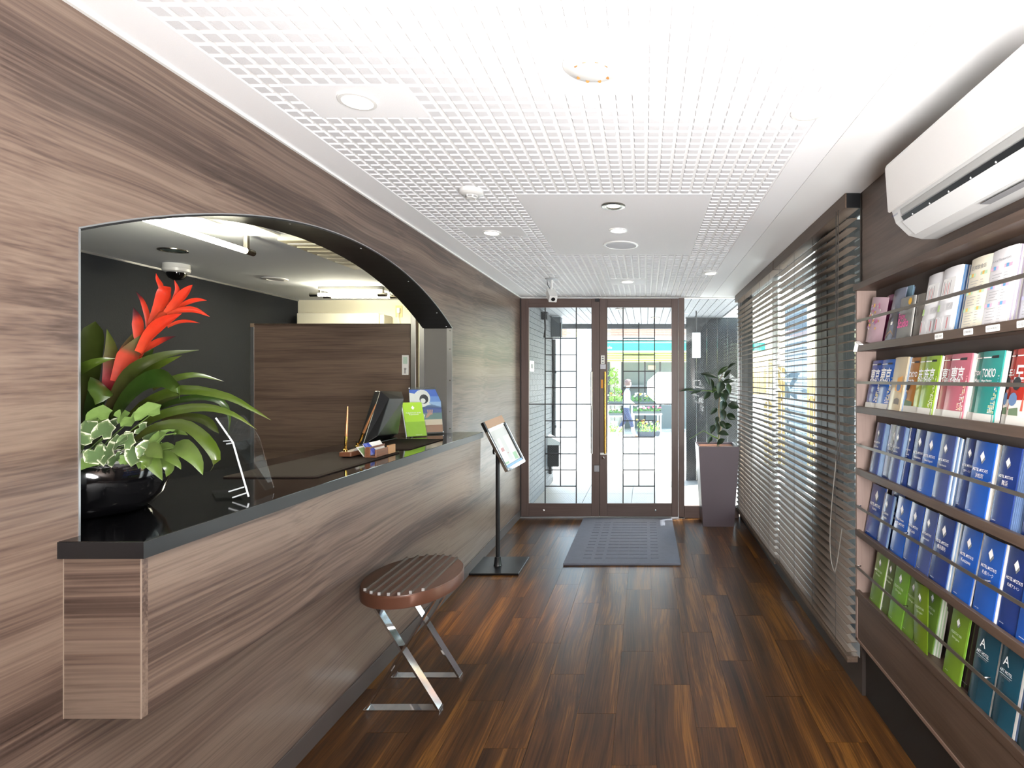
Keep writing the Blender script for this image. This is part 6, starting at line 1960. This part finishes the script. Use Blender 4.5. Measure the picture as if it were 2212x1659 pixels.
# things beside the porch on the right, behind the side glass
t = thing('dark_screen_wall', 'dark panelled screen outside the side glass', 'screen', (1.05, 8.4, ZG))
for k in range(5):
    box_part('panel', mat('screen_slate', (18, 22, 29), 0.22), t, -0.44 + k * 0.155, -0.44 + k * 0.155 + 0.15, -0.03, 0.03, 0.0005, 2.52)
box_part('cap', M_IRON, t, -0.45, 0.35, -0.035, 0.035, 2.521, 2.53)
t = thing('white_box_sign', 'blank white box sign hanging before the dark screen', 'sign', (0.69, 7.6, 0))
box_part('case', M_WHITE, t, -0.055, 0.055, -0.03, 0.03, 1.80, 2.14, 0.006)
MB().tube([(0, 0, 2.14), (0, 0, 2.4375)], 0.008, 8).build('hanger', M_IRON, t)

# ---- flower shop across the street
YS = 17.6
k_ = YS / F


def SX(px):
    return (px - VX) * k_


def SZ(py):
    return CH - (py - VY) * k_


sh_ = thing('flower_shop', 'flower shop across the street with teal awning and brick upper wall', 'building', (SX(1390), YS, ZG))
ox = SX(1390)


def hbox(name, m, px0, px1, py0, py1, d0, d1):
    return box_part(name, m, sh_, SX(px0) - ox, SX(px1) - ox, d0, d1, SZ(py1) - ZG, SZ(py0) - ZG)


M_BRICK = mat('salmon_brick', (206, 142, 118), 0.8, var=0.12, var_scale=4)
bw = hbox('upper_wall', mat('brick_mortar', (214, 190, 178), 0.9), 1310, 1620, 560, 729, 0.02, 0.6)
brick_m = MB().box(0.004, 0.236, 0, 0.03, 0.004, 0.074).mesh('brick', M_BRICK)
for r_ in range(8):
    for c in range(10):
        link('brick', brick_m, bw, (SX(1311) - ox + c * 0.24 + (0.12 if r_ % 2 else 0), -0.008, SZ(729) - ZG + r_ * 0.08))
hbox('fascia', M_WHITE_MATT, 1308, 1622, 729, 736, -0.25, 0.3)
M_TEAL = mat('awning_teal', (62, 172, 146), 0.7)
aw = MB()
z0, z1, z2 = SZ(736) - ZG, SZ(745) - ZG, SZ(761) - ZG
aw.add([(SX(1300) - ox, 0.0, z0), (SX(1640) - ox, 0.0, z0), (SX(1640) - ox, -0.9, z1), (SX(1300) - ox, -0.9, z1), (SX(1640) - ox, -0.92, z2), (SX(1300) - ox, -0.92, z2)], [(0, 1, 2, 3), (3, 2, 4, 5)])
aw_o = aw.build('awning', M_TEAL, sh_)
text('awning_lettering', 'ole', M_TXT_W, aw_o, SX(1321) - ox, -0.93, SZ(754) - ZG, height=0.085, bold=0.02)
M_OLIVE = mat('shutter_olive', (178, 182, 110), 0.6)
for q in range(4):
    hbox('shutter_slat', M_OLIVE, 1310, 1620, 761.5 + q * 5, 765.8 + q * 5, -0.10 + 0.02 * q, -0.04 + 0.02 * q)
hbox('back_wall', mat('shop_interior', (120, 126, 124), 0.8), 1310, 1620, 781, 935, 0.5, 0.6)
hbox('side_wall', mat('shop_beige', (216, 206, 188), 0.8), 1316, 1343, 781, 935, 0.1, 0.5)
for (a, b_) in ((1312, 1317), (1342, 1346), (1391, 1395), (1424, 1428)):
    hbox('post', mat('shop_post', (70, 66, 66), 0.6), a, b_, 781, 935, 0.05, 0.1)
hbox('window_sign', mat('sign_peach', (226, 190, 160), 0.6), 1400, 1416, 789, 798, 0.30, 0.34)
hbox('counter_shelf', mat('shelf_grey', (140, 140, 140), 0.6), 1346, 1424, 832, 836, 0.25, 0.48)
box_part('plinth', M_PAVE, sh_, SX(1308) - ox, SX(1640) - ox, -0.2, 0.6, 0.0005, 0.03)

rr = random.Random(5)


def leafball(mb_, c, r, n, s, mi=0):
    for _ in range(n):
        a, b_ = rr.uniform(0, 2 * math.pi), math.acos(rr.uniform(-0.2, 1))
        d = Vector((math.cos(a) * math.sin(b_), math.sin(a) * math.sin(b_), math.cos(b_)))
        p = Vector(c) + Vector((d.x * r[0], d.y * r[1], d.z * r[2])) * rr.uniform(0.6, 1)
        t1 = d.orthogonal().normalized() * s
        t2 = d.cross(t1).normalized() * s * rr.uniform(0.5, 0.9)
        q = d * s * 0.4
        mb_.add([p - t1, p - t2 + q, p + t1, p + t2 - q], [(0, 1, 2, 3)], mi)


FLC = {'yellow': (244, 190, 70), 'orange': (236, 140, 70), 'pink': (224, 120, 140), 'white': (244, 240, 236), 'peach': (240, 190, 160), 'violet': (120, 110, 190)}


def flowers(px0, px1, py_top, py_bot, Y, leafc, blooms, label, tray=(70, 74, 80), tray_h=0.12, cat='flower tray', name='flower_tray', base=None):
    x0, x1 = (px0 - VX) * Y / F, (px1 - VX) * Y / F
    zb = (ZG if base is None else base)
    zt = CH - (py_top - VY) * Y / F
    o = thing(name, label, cat, ((x0 + x1) / 2, Y, zb + 0.0005), group='flower trays outside the shop')
    w = x1 - x0
    MB().prism([(-w / 2 * 0.9, 0), (w / 2 * 0.9, 0), (w / 2, tray_h), (-w / 2, tray_h)], 'Y', -0.16, 0.16).build('tray', mat('tray_%d' % tray[0], tray, 0.6), o)
    H = max(zt - zb - tray_h, 0.08)
    m1 = MB()
    n_ = max(3, int(w / 0.14))
    for i in range(n_):
        leafball(m1, (-w / 2 + w * (i + 0.5) / n_, 0, tray_h), (w / n_ * 0.62, 0.16, H), 46, 0.030)
    m1.build('foliage', mat('fol_%d_%d_%d' % leafc, leafc, 0.6), o)
    if blooms:
        mats_ = [mat('bloom_' + b_, FLC[b_], 0.6) for b_ in blooms]
        m2 = MB()
        for i in range(n_ * 3):
            c = (rr.uniform(-w / 2, w / 2), rr.uniform(-0.14, 0.02), tray_h + H * rr.uniform(0.6, 1.02))
            leafball(m2, c, (0.03, 0.03, 0.03), 7, 0.028, rr.randrange(len(mats_)))
        m2.build('blossoms', mats_, o)
    return o


LG, MG_ = (150, 190, 84), (96, 140, 70)
flowers(1376, 1426, 908, 930, 16.0, LG, ['yellow', 'orange', 'white'], 'long dark tray of yellow and white flowers on the shop pavement', tray_h=0.13)
flowers(1314, 1346, 914, 930, 16.1, LG, None, 'white tray of pale green seedlings at the shop corner', tray=(214, 214, 210), tray_h=0.10)
# staging benches
for (px0, px1, pyt, Y, lab) in ((1313, 1348, 897, 16.6, 'white flower bench behind the seedling tray'), (1366, 1430, 893, 16.6, 'white flower bench behind the yellow flowers'), (1312, 1350, 872, 17.12, 'rear flower bench on the left before the shop'), (1362, 1424, 872, 17.12, 'rear flower bench on the right before the shop')):
    x0, x1 = (px0 - VX) * Y / F, (px1 - VX) * Y / F
    zt = CH - (pyt - VY) * Y / F
    o = thing('flower_bench', lab, 'bench', ((x0 + x1) / 2, Y, ZG), group='flower benches')
    w = x1 - x0
    box_part('top', M_WHITE_MATT, o, -w / 2, w / 2, -0.2, 0.2, zt - ZG - 0.04, zt - ZG)
    for sx_ in (-1, 1):
        for sy_ in (-1, 1):
            box_part('leg', M_WHITE_MATT, o, sx_ * (w / 2 - 0.04) - 0.02, sx_ * (w / 2 - 0.04) + 0.02, sy_ * 0.16 - 0.02, sy_ * 0.16 + 0.02, 0.0005, zt - ZG - 0.04)
    bz = zt
    if Y < 16.9:
        flowers(px0 + 2, px1 - 2, pyt - 14, pyt, Y, MG_, ['pink', 'white'] if px0 > 1360 else ['peach', 'white'], 'row of %s flowers on the front bench %s' % (('pink', 'right') if px0 > 1360 else ('peach', 'left')), tray=(90, 96, 92), tray_h=0.07, base=bz)
    else:
        flowers(px0 + 2, px1 - 2, pyt - 22, pyt, Y, LG if px0 < 1360 else MG_, ['white', 'peach', 'orange'] if px0 < 1360 else ['white', 'yellow'], 'row of %s flowers on the rear bench %s' % (('white and orange', 'left') if px0 < 1360 else ('white and yellow', 'right')), tray=(90, 96, 92), tray_h=0.07, base=bz)
o = thing('tall_shrub', 'tall green shrub at the left of the shop front', 'plant', (SX(1328), 17.52, ZG))
m1 = MB()
for zz in (0.9, 1.2, 1.5, 1.75):
    leafball(m1, (rr.uniform(-0.06, 0.06), 0, zz), (0.2, 0.10, 0.24), 70, 0.035)
m1.build('foliage', mat('fol_bright', (140, 178, 64), 0.6), o)
MB().tube([(0, 0, 0.3), (0, 0, 1.7)], 0.02, 6).build('stem', mat('pale_bark', (150, 136, 116), 0.8), o)
MB().lathe([(0, 0.0005), (0.10, 0.0005), (0.125, 0.32), (0.11, 0.32), (0, 0.28)], n=16).build('pot', M_WHITE_MATT, o)

# ---- passer-by
pY = 15.4
pp = thing('person', 'passer-by in a pale blue vest and navy trousers walking past the flower shop', 'person', (SX(1352) * pY / YS, pY, ZG))
HT = 1.62


def skin_mesh(name, joints, edges, parent, mats, colour_fn, sub=1):
    me = bpy.data.meshes.new(name)
    me.from_pydata([j[0] for j in joints], edges, [])
    o = bpy.data.objects.new(name, me)
    COL.objects.link(o)
    sk = o.modifiers.new('skin', 'SKIN')
    sk.use_smooth_shade = True
    for i, j in enumerate(joints):
        r_ = j[1]
        v = me.skin_vertices[0].data[i]
        v.radius = r_ if isinstance(r_, tuple) else (r_, r_)
        v.use_root = i == 0
    ss_ = o.modifiers.new('sub', 'SUBSURF')
    ss_.levels = sub
    ss_.render_levels = sub
    bpy.context.view_layer.update()
    dg = bpy.context.evaluated_depsgraph_get()
    m2 = bpy.data.meshes.new_from_object(o.evaluated_get(dg))
    bpy.data.objects.remove(o)
    m2.materials.clear()
    for m_ in mats:
        m2.materials.append(m_)
    for p in m2.polygons:
        p.material_index = colour_fn(p.center)
        p.use_smooth = True
    return link(name, m2, parent)


# walking to the right (+X); joints: pelvis, spine, chest, neck, head, arms, legs
J = [((0, 0, 0.86), (0.12, 0.15)), ((0.01, 0, 1.02), (0.11, 0.14)), ((0.03, 0, 1.22), (0.115, 0.165)), ((0.045, 0, 1.345), (0.06, 0.07)), ((0.06, 0, 1.40), 0.05), ((0.075, 0, 1.48), (0.085, 0.075)), ((0.08, 0, 1.565), (0.07, 0.065)),
     ((0.03, -0.18, 1.29), 0.055), ((0.08, -0.21, 1.05), 0.043), ((0.24, -0.19, 0.92), 0.034), ((0.30, -0.18, 0.90), 0.03),
     ((0.03, 0.18, 1.29), 0.055), ((-0.06, 0.21, 1.05), 0.043), ((0.02, 0.20, 0.84), 0.034), ((0.05, 0.20, 0.78), 0.03),
     ((0.0, -0.085, 0.80), 0.085), ((0.14, -0.09, 0.47), 0.062), ((0.24, -0.09, 0.10), 0.042), ((0.33, -0.09, 0.045), 0.035),
     ((0.0, 0.085, 0.80), 0.085), ((-0.04, 0.09, 0.46), 0.062), ((-0.26, 0.09, 0.16), 0.042), ((-0.18, 0.09, 0.07), 0.035),
     ((0.155, 0, 1.475), 0.014)]
ED = [(0, 1), (1, 2), (2, 3), (3, 4), (4, 5), (5, 6), (2, 7), (7, 8), (8, 9), (9, 10), (2, 11), (11, 12), (12, 13), (13, 14), (0, 15), (15, 16), (16, 17), (17, 18), (0, 19), (19, 20), (20, 21), (21, 22), (5, 23)]


def body_col(c):
    if c.z > 1.37:
        return 0
    if abs(c.y) > 0.165 and c.z < 1.02 and c.z > 0.7:
        return 0 if (c.x > 0.2 or c.z < 0.84) else 1
    if c.z > 0.84:
        return 2 if abs(c.y) < 0.16 else 1
    if c.z > 0.30:
        return 3
    return 0 if c.z > 0.09 else 4


skin_mesh('body', J, ED, pp, [mat('skin_tone', (222, 184, 160), 0.6), mat('shirt_white', (232, 234, 238), 0.7), mat('vest_blue', (150, 172, 196), 0.8), mat('trousers_navy', (52, 60, 86), 0.8), mat('shoe_brown', (150, 110, 84), 0.6)], body_col)
hm = MB()
hm.lathe([(0, 0.125), (0.05, 0.115), (0.088, 0.08), (0.10, 0.03), (0.096, -0.03), (0.085, -0.055), (0.078, -0.05), (0.09, 0.03), (0.05, 0.10)], (0.055, 0, 1.50), 18)
hm.v = [(min(p[0], 0.115) if p[2] < 1.56 else p[0], p[1], p[2]) for p in hm.v]
hm.build('hair', mat('hair_brown', (96, 76, 70), 0.7), pp, smooth=True)
for s in (-1, 1):
    MB().lathe([(0, -0.008), (0.009, 0), (0, 0.008)], (0.145, s * 0.03, 1.50), 8).build('eye', M_TXT_K, pp)
MB().box(0.135, 0.152, -0.02, 0.02, 1.432, 1.440).build('mouth', mat('lip', (190, 110, 104), 0.6), pp)

# ---- left of the shop: white house, grey pillar, louvre fence, brick gable
o = thing('white_house', 'bright white rendered house front across the street on the left', 'building', ((1215 - VX) * 19 / F, 19.0, ZG))
xo = (1215 - VX) * 19 / F
box_part('wall', M_WHITE_MATT, o, (1130 - VX) * 19 / F - xo, (1268 - VX) * 19 / F - xo, 0.0, 0.4, 0.0005, CH - (728 - VY) * 19 / F - ZG)
gb_ = box_part('gable', mat('brick_mortar', (214, 190, 178), 0.9), o, (1130 - VX) * 19 / F - xo, (1224 - VX) * 19 / F - xo, 0.05, 0.4, CH - (727.5 - VY) * 19 / F - ZG, CH - (650 - VY) * 19 / F - ZG)
for r_ in range(8):
    for c in range(6):
        link('brick', brick_m, gb_, ((1226 - VX) * 19 / F - xo - 0.26 - c * 0.24 + (0.12 if r_ % 2 else 0), 0.03, CH - (727 - VY) * 19 / F - ZG + r_ * 0.08))
for zz in (0.5, 0.9):
    box_part('render_joint', mat('joint_pale', (214, 214, 212), 0.7), o, -1.0, 0.8, -0.006, -0.0005, zz, zz + 0.012)
o = thing('utility_pole', 'grey concrete pole between the white house and the shop', 'pole', ((1279 - VX) * 16.5 / F, 16.5, ZG))
MB().lathe([(0, 0.0005), (0.17, 0.0005), (0.14, 7.0), (0, 7.0)], n=20).build('shaft', mat('pole_concrete', (150, 146, 140), 0.8, var=0.06, var_scale=3), o, smooth=True)
MB().tube([(-0.16, -0.06, 2.4), (-0.24, -0.1, 2.6), (-0.20, -0.1, 2.9)], 0.02, 6).build('cable_loop', M_WHITE, o)
for zz in (1.9, 2.7):
    MB().lathe([(0.160, zz), (0.172, zz), (0.172, zz + 0.04), (0.160, zz + 0.04)], n=20).build('band', M_ALU, o)
o = thing('louvre_fence', 'cream slatted utility cabinet before the concrete pole', 'fence', ((1272 - VX) * 15.8 / F, 15.8, ZG))
zt = CH - (836 - VY) * 15.8 / F - ZG
box_part('frame', M_WHITE_MATT, o, -0.34, 0.30, 0.0, 0.08, 0.0005, zt)
for k in range(9):
    box_part('slat', mat('slat_cream', (226, 222, 210), 0.6), o, -0.20 + k * 0.05, -0.17 + k * 0.05, -0.02, -0.0005, 0.16, zt - 0.10)

# ---- beyond the street window on the right
M_SIDEW = mat('side_house', (206, 200, 190), 0.85)
o = thing('side_house', 'pale house across the side street behind the blinds', 'building', (9.0, 18.0, ZG))
box_part('wall', M_SIDEW, o, 0.0, 0.5, -10.0, 7.0, 0.0005, 5.5)
for k in range(5):
    wv = box_part('window', mat('blue_grey_glass', (120, 140, 150), 0.2), o, -0.03, -0.0005, -8.0 + k * 2.6, -6.6 + k * 2.6, 1.0, 2.4)
    box_part('window_frame', M_WHITE_MATT, wv, -0.06, -0.031, -7.34 + k * 2.6, -7.26 + k * 2.6, 1.0, 2.4)
for k in range(3):
    box_part('pilaster', mat('salmon_brick2', (190, 130, 108), 0.8), o, -0.12, -0.0005, -5.9 + k * 5.2, -5.4 + k * 5.2, 0.0005, 4.5)
o = thing('street_post', 'blue-grey square post on the pavement behind the blinds', 'post', (2.2, 8.2, ZG))
box_part('shaft', mat('post_bluegrey', (112, 126, 138), 0.6), o, -0.13, 0.13, -0.13, 0.13, 0.02, 2.7, 0.01)
box_part('foot', mat('post_bluegrey', (112, 126, 138), 0.6), o, -0.18, 0.18, -0.18, 0.18, 0.0005, 0.02)
o = thing('bamboo_screen', 'tan bamboo screen with a cut-out top on the side street', 'fence', (3.1, 10.4, ZG))
for k in range(22):
    xx = -0.9 + k * 0.085
    hh_ = 1.55 + 0.35 * math.sin(k * 0.55) + (0.25 if k % 7 < 3 else 0)
    box_part('cane', mat('bamboo_tan', (196, 164, 104), 0.6), o, xx, xx + 0.06, -0.03, 0.03, 0.0005, hh_, 0.006)
for zz in (0.4, 1.2):
    box_part('batten', mat('bamboo_dark', (150, 118, 74), 0.6), o, -0.92, 0.98, 0.031, 0.06, zz, zz + 0.05)


def bicycle(loc, rz, label, colour):
    b = thing('bicycle', label, 'bicycle', loc, (0, 0, rz), 'bicycles parked outside the window')
    mf = mat('bike_%d_%d' % (colour[0], colour[2]), colour, 0.35, metal=0.3)
    for xx in (-0.52, 0.52):
        wm = MB()
        wm.tube([(xx + 0.32 * math.cos(2 * math.pi * k / 24), 0, 0.335 + 0.32 * math.sin(2 * math.pi * k / 24)) for k in range(25)], 0.015, 6, caps=False)
        wh = wm.build('wheel', M_DARK, b)
        sp_ = MB()
        for k in range(10):
            a = 2 * math.pi * k / 10
            sp_.tube([(xx, 0, 0.335), (xx + 0.31 * math.cos(a), 0, 0.335 + 0.31 * math.sin(a))], 0.002, 4)
        sp_.build('spokes', M_ALU, wh)
    fm = MB()
    for a, b_ in (((-0.52, 0, 0.335), (-0.08, 0, 0.32)), ((-0.08, 0, 0.32), (-0.20, 0, 0.80)), ((-0.08, 0, 0.32), (0.34, 0, 0.72)), ((-0.18, 0, 0.72), (0.34, 0, 0.80)), ((-0.52, 0, 0.335), (-0.18, 0, 0.72)), ((0.52, 0, 0.335), (0.32, 0, 0.90))):
        fm.tube([a, b_], 0.014, 8)
    fm.build('frame', mf, b)
    MB().tube([(0.22, -0.27, 1.02), (0.30, -0.22, 1.02), (0.32, 0, 0.98), (0.30, 0.22, 1.02), (0.22, 0.27, 1.02)], 0.011, 8).build('handlebar', M_CHROME, b)
    MB().tube([(0.32, 0, 0.90), (0.32, 0, 0.98)], 0.012, 8).build('stem', M_CHROME, b)
    MB().prism([(-0.34, -0.09), (-0.30, 0.0 - 0.10), (-0.06, -0.025), (-0.06, 0.025), (-0.30, 0.10), (-0.34, 0.09)], 'Z', 0.84, 0.88).build('saddle', M_DARK, b)
    MB().tube([(-0.20, 0, 0.78), (-0.21, 0, 0.85)], 0.012, 8).build('seat_post', M_CHROME, b)
    MB().lathe([(0, -0.01), (0.08, -0.01), (0.08, 0.01), (0, 0.01)], n=16, M=Matrix.Translation((-0.08, -0.03, 0.32)) @ Matrix.Rotation(R(90), 4, 'X')).build('chainring', M_ALU, b)
    MB().box(0.40, 0.72, -0.15, 0.15, 0.74, 0.94).build('basket', mat('basket_grey', (150, 150, 150), 0.5), b)


bicycle((2.35, 7.0, ZG), R(74), 'grey bicycle parked nearest the entrance outside the blinds', (120, 130, 140))
bicycle((1.98, 5.6, ZG), R(80), 'dark bicycle parked beside the dark window column outside', (50, 56, 66))
